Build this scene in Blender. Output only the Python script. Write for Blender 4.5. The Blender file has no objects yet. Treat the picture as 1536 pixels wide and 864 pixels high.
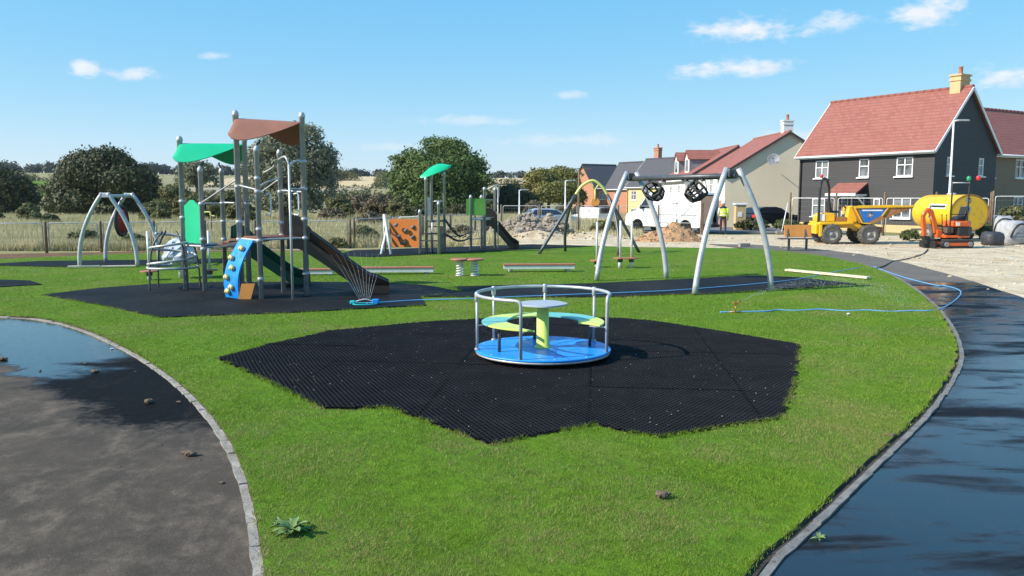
import bpy, bmesh, math, random
import numpy as np
from mathutils import Vector, Matrix

# ------------------------------------------------------------------ camera, sky, sun, exposure
SC = bpy.context.scene
COL = SC.collection
F, CX, CY, H, TP = 1220.0, 768.0, 432.0, 2.05, 0.1123
PITCH = math.atan(TP)
SP, CP = math.sin(PITCH), math.cos(PITCH)
cam = bpy.data.cameras.new("camera")
cam.sensor_width = 36.0
cam.lens = F / 1536.0 * 36.0
cam.clip_start = 0.05
cam.clip_end = 6000
camo = bpy.data.objects.new("camera", cam)
COL.objects.link(camo)
camo.location = (0, 0, H)
camo.rotation_euler = (math.pi / 2 - PITCH, 0, 0)
SC.camera = camo

SUN_EL = math.radians(36)
SH_AZ = math.radians(17)            # shadows run towards +X, a little away from the camera
TO_SUN = Vector((-math.cos(SH_AZ) * math.cos(SUN_EL), -math.sin(SH_AZ) * math.cos(SUN_EL), math.sin(SUN_EL)))
sun = bpy.data.lights.new("sun", 'SUN')
sun.energy = 5.0
sun.angle = math.radians(0.55)
sun.color = (1.0, 0.93, 0.82)
suno = bpy.data.objects.new("sun", sun)
COL.objects.link(suno)
suno.rotation_euler = (-TO_SUN).to_track_quat('-Z', 'Y').to_euler()
suno.location = (-20, -5, 30)

SC.view_settings.view_transform = 'Standard'
SC.view_settings.look = 'None'
SC.view_settings.gamma = 1.0
SC.view_settings.exposure = 0.55
SC.view_settings.use_curve_mapping = False
SC.render.engine = 'CYCLES'
SC.cycles.max_bounces = 6
SC.cycles.diffuse_bounces = 3
SC.cycles.glossy_bounces = 3
SC.cycles.transmission_bounces = 4
SC.cycles.transparent_max_bounces = 8
SC.cycles.use_denoising = True


def R(d):
    return math.radians(d)


# ------------------------------------------------------------------ node helpers
class NT:
    def __init__(s, tree):
        s.t = tree
        s.N = tree.nodes
        s.L = tree.links

    def n(s, typ, ins=None, **kw):
        nd = s.N.new(typ)
        for k, v in kw.items():
            setattr(nd, k, v)
        for k, v in (ins or {}).items():
            s.set(nd.inputs[k], v)
        return nd

    def set(s, sock, v):
        if isinstance(v, bpy.types.NodeSocket):
            s.L.new(v, sock)
        elif isinstance(v, bpy.types.Node):
            s.L.new(v.outputs[0], sock)
        else:
            sock.default_value = v

    def m(s, op, a, b=0.0, c=None, clamp=False):
        nd = s.n('ShaderNodeMath', operation=op, use_clamp=clamp)
        s.set(nd.inputs[0], a)
        s.set(nd.inputs[1], b)
        if c is not None:
            s.set(nd.inputs[2], c)
        return nd.outputs[0]

    def ss(s, x, lo, hi, a=0.0, b=1.0):
        nd = s.n('ShaderNodeMapRange', interpolation_type='SMOOTHSTEP')
        s.set(nd.inputs[0], x)
        nd.inputs[1].default_value = lo
        nd.inputs[2].default_value = hi
        nd.inputs[3].default_value = a
        nd.inputs[4].default_value = b
        return nd.outputs[0]

    def noise(s, vec, scale, detail=3.0, rough=0.55, dist=0.0):
        nd = s.n('ShaderNodeTexNoise', {'Scale': scale, 'Detail': detail, 'Roughness': rough, 'Distortion': dist})
        if vec is not None:
            s.L.new(vec, nd.inputs['Vector'])
        return nd.outputs[0]

    def mix(s, f, a, b, blend='MIX'):
        nd = s.n('ShaderNodeMix', data_type='RGBA', blend_type=blend)
        s.set(nd.inputs[0], f)
        s.set(nd.inputs[6], c4(a) if isinstance(a, (tuple, list)) else a)
        s.set(nd.inputs[7], c4(b) if isinstance(b, (tuple, list)) else b)
        return nd.outputs[2]

    def mapping(s, vec, scale=(1, 1, 1), rot=(0, 0, 0), loc=(0, 0, 0)):
        nd = s.n('ShaderNodeMapping')
        s.L.new(vec, nd.inputs[0])
        nd.inputs[1].default_value = loc
        nd.inputs[2].default_value = rot
        nd.inputs[3].default_value = scale
        return nd.outputs[0]

    def pos(s):
        return s.n('ShaderNodeNewGeometry').outputs['Position']

    def obj(s):
        return s.n('ShaderNodeTexCoord').outputs['Object']

    def sep(s, vec):
        nd = s.n('ShaderNodeSeparateXYZ')
        s.L.new(vec, nd.inputs[0])
        return nd.outputs

    def bump(s, h, strength, dist=0.01, normal=None):
        nd = s.n('ShaderNodeBump', {'Height': h, 'Strength': strength, 'Distance': dist})
        if normal is not None:
            s.L.new(normal, nd.inputs['Normal'])
        return nd.outputs[0]


def c4(c):
    return (c[0], c[1], c[2], 1.0)


# ------------------------------------------------------------------ world: sky with a few small clouds
W = bpy.data.worlds.new("World")
SC.world = W
W.use_nodes = True
W.node_tree.nodes.clear()
nt = NT(W.node_tree)
sky = nt.n('ShaderNodeTexSky', sky_type='NISHITA', sun_disc=False)
sky.sun_elevation = SUN_EL
sky.sun_rotation = math.atan2(TO_SUN.x, TO_SUN.y)
sky.altitude = 50
sky.air_density = 1.0
sky.dust_density = 0.1
sky.ozone_density = 3.0
SKY_STRENGTH = 0.13
skyc = nt.mix(1.0, sky.outputs[0], (SKY_STRENGTH, SKY_STRENGTH, SKY_STRENGTH), 'MULTIPLY')
gm = nt.n('ShaderNodeGamma', {0: skyc, 1: 0.60})
hs = nt.n('ShaderNodeHueSaturation', {'Hue': 0.503, 'Saturation': 1.62, 'Value': 0.70, 'Fac': 1.0, 'Color': gm.outputs[0]})
sp_ = nt.n('ShaderNodeSeparateColor', {0: hs.outputs[0]})
cr = nt.m('MULTIPLY', nt.m('POWER', sp_.outputs[0], .85), .735)
cg = nt.m('MULTIPLY', nt.m('POWER', sp_.outputs[1], .52), .725)
cb = nt.m('MULTIPLY', nt.m('POWER', sp_.outputs[2], .25), .755)
skyc = nt.n('ShaderNodeCombineColor', {0: cr, 1: cg, 2: cb}).outputs[0]
gen = nt.n('ShaderNodeTexCoord').outputs['Generated']
sx, sy, sz = nt.sep(gen)
az = nt.m('ARCTAN2', sx, sy)
el = nt.m('ARCSINE', sz)
vn = nt.n('ShaderNodeCombineXYZ', {0: az, 1: nt.m('MULTIPLY', el, 2.2), 2: 0.0}).outputs[0]
nz = nt.noise(vn, 22.0, 5.0, 0.6)
nz2 = nt.noise(vn, 60.0, 4.0, 0.6)
nzz = nt.m('ADD', nt.m('MULTIPLY', nt.m('SUBTRACT', nz, 0.5), 3.0), nt.m('MULTIPLY', nt.m('SUBTRACT', nz2, 0.5), 1.2))
# azimuth, elevation, half-width, half-height (degrees), brightness
CLOUDS = [(15.6, 10.9, 3.6, .75, 1.0), (21.0, 11.0, 2.2, .6, .75), (26.3, 11.0, 2.0, .95, 1.0), (15.0, 8.4, 3.7, .62, .95),
          (30.6, 7.2, 1.7, .8, .85), (31.2, 12.9, 2.6, .6, .8), (-24.2, 7.6, 1.9, .42, .85), (-27.2, 7.7, .8, .5, .9), (-19.6, 9.0, 1.2, .25, .5),
          (4.0, 6.9, 1.3, .28, .5), (-3.0, 5.2, 3.6, .35, .42), (3.5, 3.9, 4.5, .42, .4), (18.8, 4.0, 2.4, .4, .4), (-8.0, 3.4, 2.5, .3, .35),
          (52, 10, 3.5, .8, .9), (71, 7, 4, .9, .8), (-60, 9, 3.0, .7, .8), (-84, 12, 4.2, .9, .8), (118, 9, 5, 1.0, .8), (165, 12, 4.5, 1.0, .8), (-130, 8, 4.5, .9, .8)]
mask = None
for (a0, e0, hw, hh, br) in CLOUDS:
    da = nt.m('DIVIDE', nt.m('SUBTRACT', az, R(a0)), R(hw))
    de = nt.m('DIVIDE', nt.m('SUBTRACT', el, R(e0)), R(hh))
    q = nt.m('ADD', nt.m('MULTIPLY', da, da), nt.m('MULTIPLY', de, de))
    k = nt.ss(nt.m('ADD', nt.m('SQRT', q), nzz), 1.25, 0.0, 0.0, br * .92)
    mask = k if mask is None else nt.m('MAXIMUM', mask, k)
low = nt.noise(nt.n('ShaderNodeCombineXYZ', {0: az, 1: el, 2: 0.0}).outputs[0], 90.0, 3.0)
cloudc = nt.mix(low, (0.56, 0.59, 0.65), (0.74, 0.73, 0.73))
final = nt.mix(mask, skyc, cloudc)
bg = nt.n('ShaderNodeBackground', {'Color': final, 'Strength': 1.0})
nt.L.new(bg.outputs[0], nt.n('ShaderNodeOutputWorld').inputs[0])


# ------------------------------------------------------------------ pixel <-> place (survey of the photograph: where each thing stands on the ground)
def ray(px, py):
    u, v = (px - CX) / F, (CY - py) / F
    return Vector((u, CP + v * SP, -SP + v * CP))


def G(px, py, z=0.0):
    d = ray(px, py)
    t = (z - H) / d.z
    return Vector((d.x * t, d.y * t, z))


def At(px, py, Y):
    d = ray(px, py)
    t = Y / d.y
    return Vector((d.x * t, Y, H + d.z * t))


# ------------------------------------------------------------------ materials
MATS = {}


def pm(name, c1, c2=None, rough=0.6, metal=0.0, scale=4.0, detail=4.0, bump=0.0, bscale=30.0, spec=0.5, rvar=0.0, dirt=None, coat=0.0, world=False, bdist=0.01):
    """generic procedural paint / metal / plastic: two tones by noise, optional dirt, relief"""
    mt = bpy.data.materials.new(name)
    mt.use_nodes = True
    t = NT(mt.node_tree)
    b = mt.node_tree.nodes['Principled BSDF']
    p = t.pos() if world else t.obj()
    c2 = c2 or tuple(x * 0.82 for x in c1)
    n1 = t.noise(p, scale, detail)
    col = t.mix(t.ss(n1, 0.3, 0.7), c1, c2)
    if dirt:
        n2 = t.noise(p, scale * 2.7, 5.0, 0.65)
        col = t.mix(t.ss(n2, 0.52, 0.72, 0, dirt[1]), col, dirt[0])
    t.set(b.inputs['Base Color'], col)
    if rvar:
        t.set(b.inputs['Roughness'], t.ss(t.noise(p, scale * 3, 3.0), 0.25, 0.75, rough - rvar, rough + rvar))
    else:
        b.inputs['Roughness'].default_value = rough
    b.inputs['Metallic'].default_value = metal
    b.inputs['Specular IOR Level'].default_value = spec
    b.inputs['Coat Weight'].default_value = coat
    if bump:
        t.set(b.inputs['Normal'], t.bump(t.noise(p, bscale, 4.0), bump, bdist))
    MATS[name] = mt
    return mt


def leafmat(name, c1, c2, c3, scale=0.5, transl=0.35, rough=0.6):
    mt = bpy.data.materials.new(name)
    mt.use_nodes = True
    t = NT(mt.node_tree)
    mt.node_tree.nodes.remove(mt.node_tree.nodes['Principled BSDF'])
    geo = t.n('ShaderNodeNewGeometry')
    rnd = geo.outputs['Random Per Island']
    n1 = t.noise(geo.outputs['Position'], scale, 3.0)
    col = t.mix(t.ss(n1, 0.32, 0.68), c1, c2)
    col = t.mix(t.m('MULTIPLY', rnd, 0.75), col, c3)
    pr = t.n('ShaderNodeBsdfPrincipled', {'Base Color': col, 'Roughness': rough, 'Specular IOR Level': 0.3})
    tr = t.n('ShaderNodeBsdfTranslucent', {'Color': col})
    mx = t.n('ShaderNodeMixShader', {0: transl, 1: pr.outputs[0], 2: tr.outputs[0]})
    t.L.new(mx.outputs[0], mt.node_tree.nodes['Material Output'].inputs[0])
    MATS[name] = mt
    return mt


# ------------------------------------------------------------------ mesh building
class MB:
    def __init__(s):
        s.v = []
        s.f = []
        s.mi = []
        s.sm = []

    def add(s, vs, fs, m=0, smooth=False):
        o = len(s.v)
        s.v.extend([tuple(v) for v in vs])
        for f in fs:
            s.f.append([i + o for i in f])
            s.mi.append(m)
            s.sm.append(smooth)
        return s

    def box(s, c, size, rot=None, m=0):
        x, y, z = size[0] / 2, size[1] / 2, size[2] / 2
        vs = [Vector(p) for p in ((-x, -y, -z), (x, -y, -z), (x, y, -z), (-x, y, -z), (-x, -y, z), (x, -y, z), (x, y, z), (-x, y, z))]
        if rot is not None:
            M = rot if isinstance(rot, Matrix) else Matrix.Rotation(rot, 3, 'Z')
            vs = [M @ v for v in vs]
        c = Vector(c)
        s.add([v + c for v in vs], [(0, 3, 2, 1), (4, 5, 6, 7), (0, 1, 5, 4), (1, 2, 6, 5), (2, 3, 7, 6), (3, 0, 4, 7)], m)
        return s

    def beam(s, p0, p1, w, h, up=(0, 0, 1), m=0):
        p0, p1 = Vector(p0), Vector(p1)
        d = p1 - p0
        L = d.length
        d.normalize()
        side = d.cross(Vector(up))
        if side.length < 1e-4:
            side = d.cross(Vector((0, 1, 0)))
        side.normalize()
        u = side.cross(d).normalized()
        M = Matrix((d, side, u)).transposed()
        return s.box((p0 + p1) / 2, (L, w, h), M, m)

    def tube(s, pts, r, n=8, m=0, closed=False, cap=True):
        P = [Vector(p) for p in pts]
        k = len(P)
        rs = r if isinstance(r, (list, tuple)) else [r] * k
        prev = None
        vs = []
        for i in range(k):
            if closed:
                d = (P[(i + 1) % k] - P[i - 1])
            else:
                d = P[min(i + 1, k - 1)] - P[max(i - 1, 0)]
            d = d.normalized() if d.length > 1e-9 else Vector((0, 0, 1))
            if prev is None:
                a = Vector((0, 0, 1)) if abs(d.z) < 0.9 else Vector((1, 0, 0))
                u = d.cross(a).normalized()
            else:
                u = (prev - d * prev.dot(d))
                u = u.normalized() if u.length > 1e-6 else d.orthogonal().normalized()
            prev = u
            w = d.cross(u)
            for j in range(n):
                a = 2 * math.pi * j / n
                vs.append(P[i] + (u * math.cos(a) + w * math.sin(a)) * rs[i])
        fs = []
        for i in range(k if closed else k - 1):
            i2 = (i + 1) % k
            for j in range(n):
                j2 = (j + 1) % n
                fs.append((i * n + j, i * n + j2, i2 * n + j2, i2 * n + j))
        s.add(vs, fs, m, True)
        if cap and not closed:
            o = len(s.v) - len(vs)
            s.f.append([o + j for j in range(n)][::-1])
            s.mi.append(m)
            s.sm.append(False)
            s.f.append([o + (k - 1) * n + j for j in range(n)])
            s.mi.append(m)
            s.sm.append(False)
        return s

    def lathe(s, prof, c=(0, 0, 0), M=None, n=20, m=0, smooth=True, sx=1.0, sy=1.0, cap=True):
        """profile of (radius, height) turned round local z"""
        vs = []
        for (r, z) in prof:
            for j in range(n):
                a = 2 * math.pi * j / n
                vs.append(Vector((r * math.cos(a) * sx, r * math.sin(a) * sy, z)))
        if M is not None:
            vs = [M @ v for v in vs]
        c = Vector(c)
        fs = []
        for i in range(len(prof) - 1):
            for j in range(n):
                j2 = (j + 1) % n
                fs.append((i * n + j, i * n + j2, (i + 1) * n + j2, (i + 1) * n + j))
        s.add([v + c for v in vs], fs, m, smooth)
        o = len(s.v) - len(vs)
        if cap and prof[0][0] > 1e-4:
            s.f.append([o + j for j in range(n)][::-1]); s.mi.append(m); s.sm.append(False)
        if cap and prof[-1][0] > 1e-4:
            q = o + (len(prof) - 1) * n
            s.f.append([q + j for j in range(n)]); s.mi.append(m); s.sm.append(False)
        return s

    def prism(s, outline, z0, z1, M=None, c=(0, 0, 0), m=0):
        n = len(outline)
        vs = [Vector((x, y, z0)) for x, y in outline] + [Vector((x, y, z1)) for x, y in outline]
        if M is not None:
            vs = [M @ v for v in vs]
        c = Vector(c)
        fs = [list(range(n))[::-1], list(range(n, 2 * n))] + [(i, (i + 1) % n, n + (i + 1) % n, n + i) for i in range(n)]
        s.add([v + c for v in vs], fs, m)
        return s

    def ball(s, c, r, n=12, m=0):
        k = max(6, n // 2)
        rx, ry, rz = r if isinstance(r, (tuple, list)) else (r, r, r)
        prof = [(math.sin(math.pi * i / k), -math.cos(math.pi * i / k)) for i in range(k + 1)]
        prof[0] = (1e-5, -1.0)
        prof[-1] = (1e-5, 1.0)
        return s.lathe(prof, c, Matrix.Diagonal((rx, ry, rz)), n, m)

    def build(s, name, mats, parent=None, world=False, bevel=0.0, bseg=2, tri=False, off=None):
        me = bpy.data.meshes.new(name)
        v = s.v
        if world and parent is not None:
            inv = parent.matrix_basis.inverted()
            if parent.parent is not None:
                inv = (parent.parent.matrix_basis @ parent.matrix_basis).inverted()
            v = [tuple(inv @ Vector(p)) for p in v]
        me.from_pydata(v, [], s.f)
        if not isinstance(mats, (list, tuple)):
            mats = [mats]
        for mt in mats:
            me.materials.append(MATS[mt] if isinstance(mt, str) else mt)
        if len(mats) > 1:
            me.polygons.foreach_set('material_index', s.mi)
        me.polygons.foreach_set('use_smooth', s.sm)
        me.update()
        o = bpy.data.objects.new(name, me)
        COL.objects.link(o)
        if parent is not None:
            o.parent = parent
        if bevel:
            bm = bmesh.new()
            bm.from_mesh(me)
            es = [e for e in bm.edges if len(e.link_faces) == 2 and e.calc_face_angle(0) > 0.6]
            bmesh.ops.bevel(bm, geom=es, offset=bevel, segments=bseg, affect='EDGES', profile=0.5, clamp_overlap=True)
            bm.to_mesh(me)
            bm.free()
        return o


def tag(o, label, cat, group=None, kind=None):
    o['label'] = label
    if cat:
        o['category'] = cat
    if group:
        o['group'] = group
    if kind:
        o['kind'] = kind
    return o


def thing(name, label, cat, loc=(0, 0, 0), rz=0.0, group=None):
    o = bpy.data.objects.new(name, None)
    COL.objects.link(o)
    o.location = loc
    o.rotation_euler = (0, 0, rz)
    o.matrix_basis = Matrix.Translation(Vector(loc)) @ Matrix.Rotation(rz, 4, 'Z')
    o.empty_display_size = 0.2
    return tag(o, label, cat, group)


def copy_tree(o, parent=None):
    c = o.copy()
    COL.objects.link(c)
    c.parent = parent
    for ch in [x for x in bpy.data.objects if x.parent == o]:
        copy_tree(ch, c)
    return c


def structure(o):
    o['kind'] = 'structure'
    return o


def quad_mesh(name, verts, nper, mat, parent=None, smooth=False):
    """many separate faces of nper corners from an (N*nper,3) array"""
    n = len(verts) // nper
    me = bpy.data.meshes.new(name)
    me.vertices.add(len(verts))
    me.vertices.foreach_set('co', np.asarray(verts, dtype=np.float32).ravel())
    me.loops.add(len(verts))
    me.loops.foreach_set('vertex_index', np.arange(len(verts), dtype=np.int32))
    me.polygons.add(n)
    me.polygons.foreach_set('loop_start', np.arange(0, len(verts), nper, dtype=np.int32))
    me.polygons.foreach_set('loop_total', np.full(n, nper, dtype=np.int32))
    me.materials.append(MATS[mat] if isinstance(mat, str) else mat)
    me.update(calc_edges=True)
    o = bpy.data.objects.new(name, me)
    COL.objects.link(o)
    if parent is not None:
        o.parent = parent
    return o


def arc3(p0, p1, bulge, n=10):
    """curve from p0 to p1 pushed off the chord by vector bulge (parabola)"""
    p0, p1, b = Vector(p0), Vector(p1), Vector(bulge)
    return [p0.lerp(p1, i / n) + b * (4 * (i / n) * (1 - i / n)) for i in range(n + 1)]


def catmull(P, k=6):
    P = [Vector(p) for p in P]
    out = []
    for i in range(len(P) - 1):
        a, b, c, d = P[max(i - 1, 0)], P[i], P[i + 1], P[min(i + 2, len(P) - 1)]
        for j in range(k):
            t = j / k
            out.append(0.5 * ((2 * b) + (c - a) * t + (2 * a - 5 * b + 4 * c - d) * t * t + (3 * b - a - 3 * c + d) * t ** 3))
    out.append(P[-1])
    return out


def inpoly(x, y, poly):
    """vectorised point in polygon"""
    x, y = np.asarray(x), np.asarray(y)
    r = np.zeros(x.shape, bool)
    n = len(poly)
    for i in range(n):
        x0, y0 = poly[i][0], poly[i][1]
        x1, y1 = poly[(i + 1) % n][0], poly[(i + 1) % n][1]
        c = ((y0 > y) != (y1 > y))
        if y1 != y0:
            r ^= c & (x < (x1 - x0) * (y - y0) / (y1 - y0) + x0)
    return r


def wobble(poly, seg, amp, seed, closed=True):
    """split the outline finely and make it a little ragged"""
    rd = random.Random(seed)
    out = []
    n = len(poly)
    ph = [rd.uniform(0, 6.28) for _ in range(4)]
    s = 0
    for i in range(n if closed else n - 1):
        a, b = Vector(poly[i][:2]), Vector(poly[(i + 1) % n][:2])
        L = (b - a).length
        k = max(1, int(L / seg))
        nrm = Vector((-(b - a).y, (b - a).x)).normalized()
        for j in range(k):
            t = j / k
            w = amp * (0.6 * math.sin((s + t * L) * 2.3 + ph[0]) + 0.5 * math.sin((s + t * L) * 5.1 + ph[1]) + rd.uniform(-.5, .5))
            out.append(a.lerp(b, t) + nrm * w * (0 if j == 0 else 1))
        s += L
    if not closed:
        out.append(Vector(poly[-1][:2]))
    return out


def sheet(name, outline, z, mat, parent=None, side=0.0, sidemat=None):
    """flat sheet over a (possibly concave) outline with optional skirt downwards"""
    bm = bmesh.new()
    vs = [bm.verts.new((p[0], p[1], z)) for p in outline]
    es = [bm.edges.new((vs[i], vs[(i + 1) % len(vs)])) for i in range(len(vs))]
    bmesh.ops.triangle_fill(bm, use_beauty=True, use_dissolve=False, edges=es)
    for f in bm.faces:
        if f.normal.z < 0:
            f.normal_flip()
        f.material_index = 0
    if side:
        lo = [bm.verts.new((p[0], p[1], z - side)) for p in outline]
        for i in range(len(vs)):
            j = (i + 1) % len(vs)
            f = bm.faces.new((vs[i], vs[j], lo[j], lo[i]))
            f.material_index = 1 if sidemat else 0
    me = bpy.data.meshes.new(name)
    bm.to_mesh(me)
    bm.free()
    me.materials.append(MATS[mat])
    if sidemat:
        me.materials.append(MATS[sidemat])
    o = bpy.data.objects.new(name, me)
    COL.objects.link(o)
    if parent is not None:
        o.parent = parent
    return o


def sstep(a, b, x):
    t = np.clip((x - a) / (b - a), 0, 1)
    return t * t * (3 - 2 * t)

# ================================================================== MATERIALS
pm('steel', (.52, .52, .52), (.42, .42, .43), rough=.45, metal=.3, scale=6, dirt=((.30, .29, .27), .5), rvar=.08)
pm('steel_dark', (.10, .105, .115), (.07, .075, .08), rough=.45, metal=.4, scale=6)
pm('white_steel', (.78, .78, .77), (.66, .66, .65), rough=.45, metal=.15, scale=6, dirt=((.4, .38, .34), .4))
pm('blue_plastic', (.01, .28, .80), (.008, .22, .68), rough=.38, scale=3.5, dirt=((.13, .24, .36), .6), rvar=.12)
pm('blue_dark', (.01, .10, .42), (.01, .08, .36), rough=.4, scale=3)
pm('lime', (.62, .74, .16), (.55, .66, .13), rough=.42, scale=3, dirt=((.5, .52, .25), .35))
pm('teal', (.16, .50, .44), (.13, .44, .40), rough=.42, scale=3, dirt=((.3, .42, .38), .35))
pm('table_grey', (.40, .42, .46), (.34, .36, .40), rough=.4, scale=4, rvar=.1)
pm('green_panel', (.008, .47, .225), (.007, .42, .20), rough=.45, scale=2)
pm('green_grass_panel', (.10, .30, .05), (.08, .26, .04), rough=.5, scale=2)
pm('brown_panel', (.34, .14, .085), (.28, .115, .07), rough=.55, scale=2)
pm('brown_deck', (.22, .075, .045), (.17, .06, .036), rough=.6, scale=5)
pm('slide_brown', (.055, .032, .022), (.042, .025, .018), rough=.36, scale=2, spec=.5)
pm('slide_green', (.008, .085, .05), (.006, .07, .04), rough=.36, scale=2)
pm('orange_panel', (.60, .17, .03), (.53, .15, .025), rough=.5, scale=2)
pm('orange_board', (.66, .27, .06), (.56, .22, .045), rough=.55, scale=4)
pm('hold_yellow', (.62, .55, .24), (.5, .44, .2), rough=.6, scale=20)
pm('hold_grey', (.16, .15, .17), (.1, .1, .12), rough=.6, scale=20)
pm('red_deck', (.42, .15, .08), (.34, .12, .065), rough=.6, scale=5)
pm('yellow_tube', (.74, .70, .22), (.66, .62, .18), rough=.4, scale=5)
pm('black_rubber', (.018, .018, .02), (.03, .03, .032), rough=.7, scale=8)
pm('rope', (.03, .03, .035), (.05, .05, .055), rough=.85, scale=30)
pm('red_net', (.45, .03, .03), (.3, .02, .02), rough=.7, scale=20)
pm('wood_post', (.22, .15, .095), (.13, .09, .06), rough=.85, scale=9, bump=.4)
pm('wood_pale', (.72, .62, .44), (.62, .52, .36), rough=.8, scale=6)
pm('concrete', (.32, .29, .25), (.22, .20, .17), rough=.85, scale=9, bump=.5, bscale=60, dirt=((.13, .10, .07), .8), world=True)
pm('concrete_dark', (.21, .20, .185), (.14, .13, .12), rough=.8, scale=9, bump=.5, bscale=60, dirt=((.08, .06, .045), .9), world=True)
pm('mud', (.16, .115, .075), (.10, .07, .045), rough=.9, scale=14, bump=.8, bscale=40)
pm('soil', (.045, .032, .022), (.075, .052, .034), rough=.95, scale=9, bump=.7, bscale=50, world=True)
pm('rubber_cell', (.0095, .0092, .0105), (.014, .0135, .015), rough=.65, scale=2.2, dirt=((.035, .032, .028), .3), world=True, spec=.10)
pm('hose_blue', (.16, .40, .68), (.12, .32, .56), rough=.4)
pm('hose_black', (.03, .03, .03), rough=.5)
pm('aqua_plastic', (.02, .42, .48), rough=.4)
pm('brass', (.45, .22, .05), rough=.45, metal=.5)


def mat_asphalt(name, wetfn, pudfn, dry1, dry2, wetc, dusty):
    """dry tarmac with dust, damp dark tarmac and standing water films"""
    mt = bpy.data.materials.new(name)
    mt.use_nodes = True
    t = NT(mt.node_tree)
    b = mt.node_tree.nodes['Principled BSDF']
    p = t.pos()
    wet = wetfn(t, p)
    pud = t.m('MULTIPLY', wet, pudfn(t, p))
    n1 = t.noise(p, 0.9, 5.0, 0.6, 0.4)
    n2 = t.noise(p, 4.6, 9.0, 0.78)
    n3 = t.noise(p, 160.0, 2.0, 0.6)
    st = t.noise(t.mapping(p, scale=(1.2, .7, 1), rot=(0, 0, R(34))), 1.8, 7.0, 0.7, 1.2)
    dry = t.mix(t.ss(n1, 0.3, 0.72), dry1, dry2)
    dry = t.mix(t.ss(t.m('MULTIPLY', n2, st), 0.18, 0.48, 0, dusty), dry, (.22, .17, .125))
    dry = t.mix(t.ss(n3, 0.35, 0.75, 0, .4), dry, (.035, .033, .03))
    dry = t.mix(t.ss(t.noise(p, 70.0, 4.0, .7), .56, .70, 0, .3), dry, (.21, .18, .145))
    dry = t.mix(t.ss(t.noise(p, 26.0, 3.0, .7), .60, .70, 0, .35), dry, (.02, .018, .016))
    wc = t.mix(t.ss(n3, 0.45, 0.8, 0, .5), wetc, tuple(x * 1.9 for x in wetc))
    wc = t.mix(t.ss(t.m('MULTIPLY', n2, st), 0.27, 0.48, 0, .45), wc, (.075, .055, .04))
    t.set(b.inputs['Base Color'], t.mix(wet, dry, wc))
    rw = t.m('ADD', t.ss(pud, .1, .9, .6, .10), t.ss(t.noise(p, 9.0, 6.0, .75), .45, .75, 0, .16))
    t.set(b.inputs['Roughness'], t.n('ShaderNodeMix', {0: wet, 2: 0.85, 3: rw}).outputs[0])
    t.set(b.inputs['Specular IOR Level'], t.n('ShaderNodeMix', {0: wet, 2: 0.2, 3: t.ss(pud, .1, .9, .02, .5)}).outputs[0])
    hn = t.m('ADD', t.m('MULTIPLY', n3, 0.7), t.m('MULTIPLY', t.noise(p, 60.0, 3.0), 0.6))
    bs = t.n('ShaderNodeMix', {0: wet, 2: 0.55, 3: t.ss(pud, .1, .9, .35, .05)}).outputs[0]
    bn = t.n('ShaderNodeBump', {'Height': hn, 'Strength': bs, 'Distance': 0.008})
    t.set(b.inputs['Normal'], bn.outputs[0])
    MATS[name] = mt


def pud_left(t, p):
    x, y, z = t.sep(p)
    d = t.m('ADD', t.m('SUBTRACT', -5.0, x), t.m('MULTIPLY', t.m('SUBTRACT', y, 10.0), .42))
    n = t.m('MULTIPLY', t.m('SUBTRACT', t.noise(t.mapping(p, scale=(.7, 1.6, 1)), .9, 5.0, .6), 0.5), 4.5)
    return t.ss(t.m('ADD', d, n), -0.8, 0.9)


def pud_right(t, p):
    n = t.noise(t.mapping(p, scale=(.55, 1.5, 1), rot=(0, 0, R(-22))), 1.0, 5.0, .6, .5)
    return t.ss(n, 0.66, 0.40, .12, 1.0)


def wet_left(t, p):
    x, y, z = t.sep(p)
    lim = t.m('ADD', 7.05, t.m('MULTIPLY', t.m('MAXIMUM', t.m('SUBTRACT', -3.55, x), 0.0), 0.98))
    d = t.m('SUBTRACT', y, lim)
    n = t.m('MULTIPLY', t.m('SUBTRACT', t.noise(p, 1.7, 5.0, .6), 0.5), 1.5)
    return t.ss(t.m('ADD', t.m('ADD', d, n), t.m('MULTIPLY', t.m('SUBTRACT', t.noise(p, 14.0, 4.0, .7), .5), .7)), -0.22, 0.30)


def wet_right(t, p):
    x, y, z = t.sep(p)
    d = t.m('SUBTRACT', t.m('ADD', 19.2, t.m('MULTIPLY', x, .05)), y)
    n = t.m('MULTIPLY', t.m('SUBTRACT', t.noise(p, .8, 4.0, .6), 0.5), 3.0)
    return t.ss(t.m('ADD', d, n), -0.3, 0.6)


mat_asphalt('asphalt_west', wet_left, pud_left, (.080, .061, .045), (.047, .037, .029), (.009, .009, .010), .8)
mat_asphalt('asphalt_east', wet_right, pud_right, (.17, .15, .13), (.13, .115, .10), (.012, .014, .018), .5)


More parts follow.
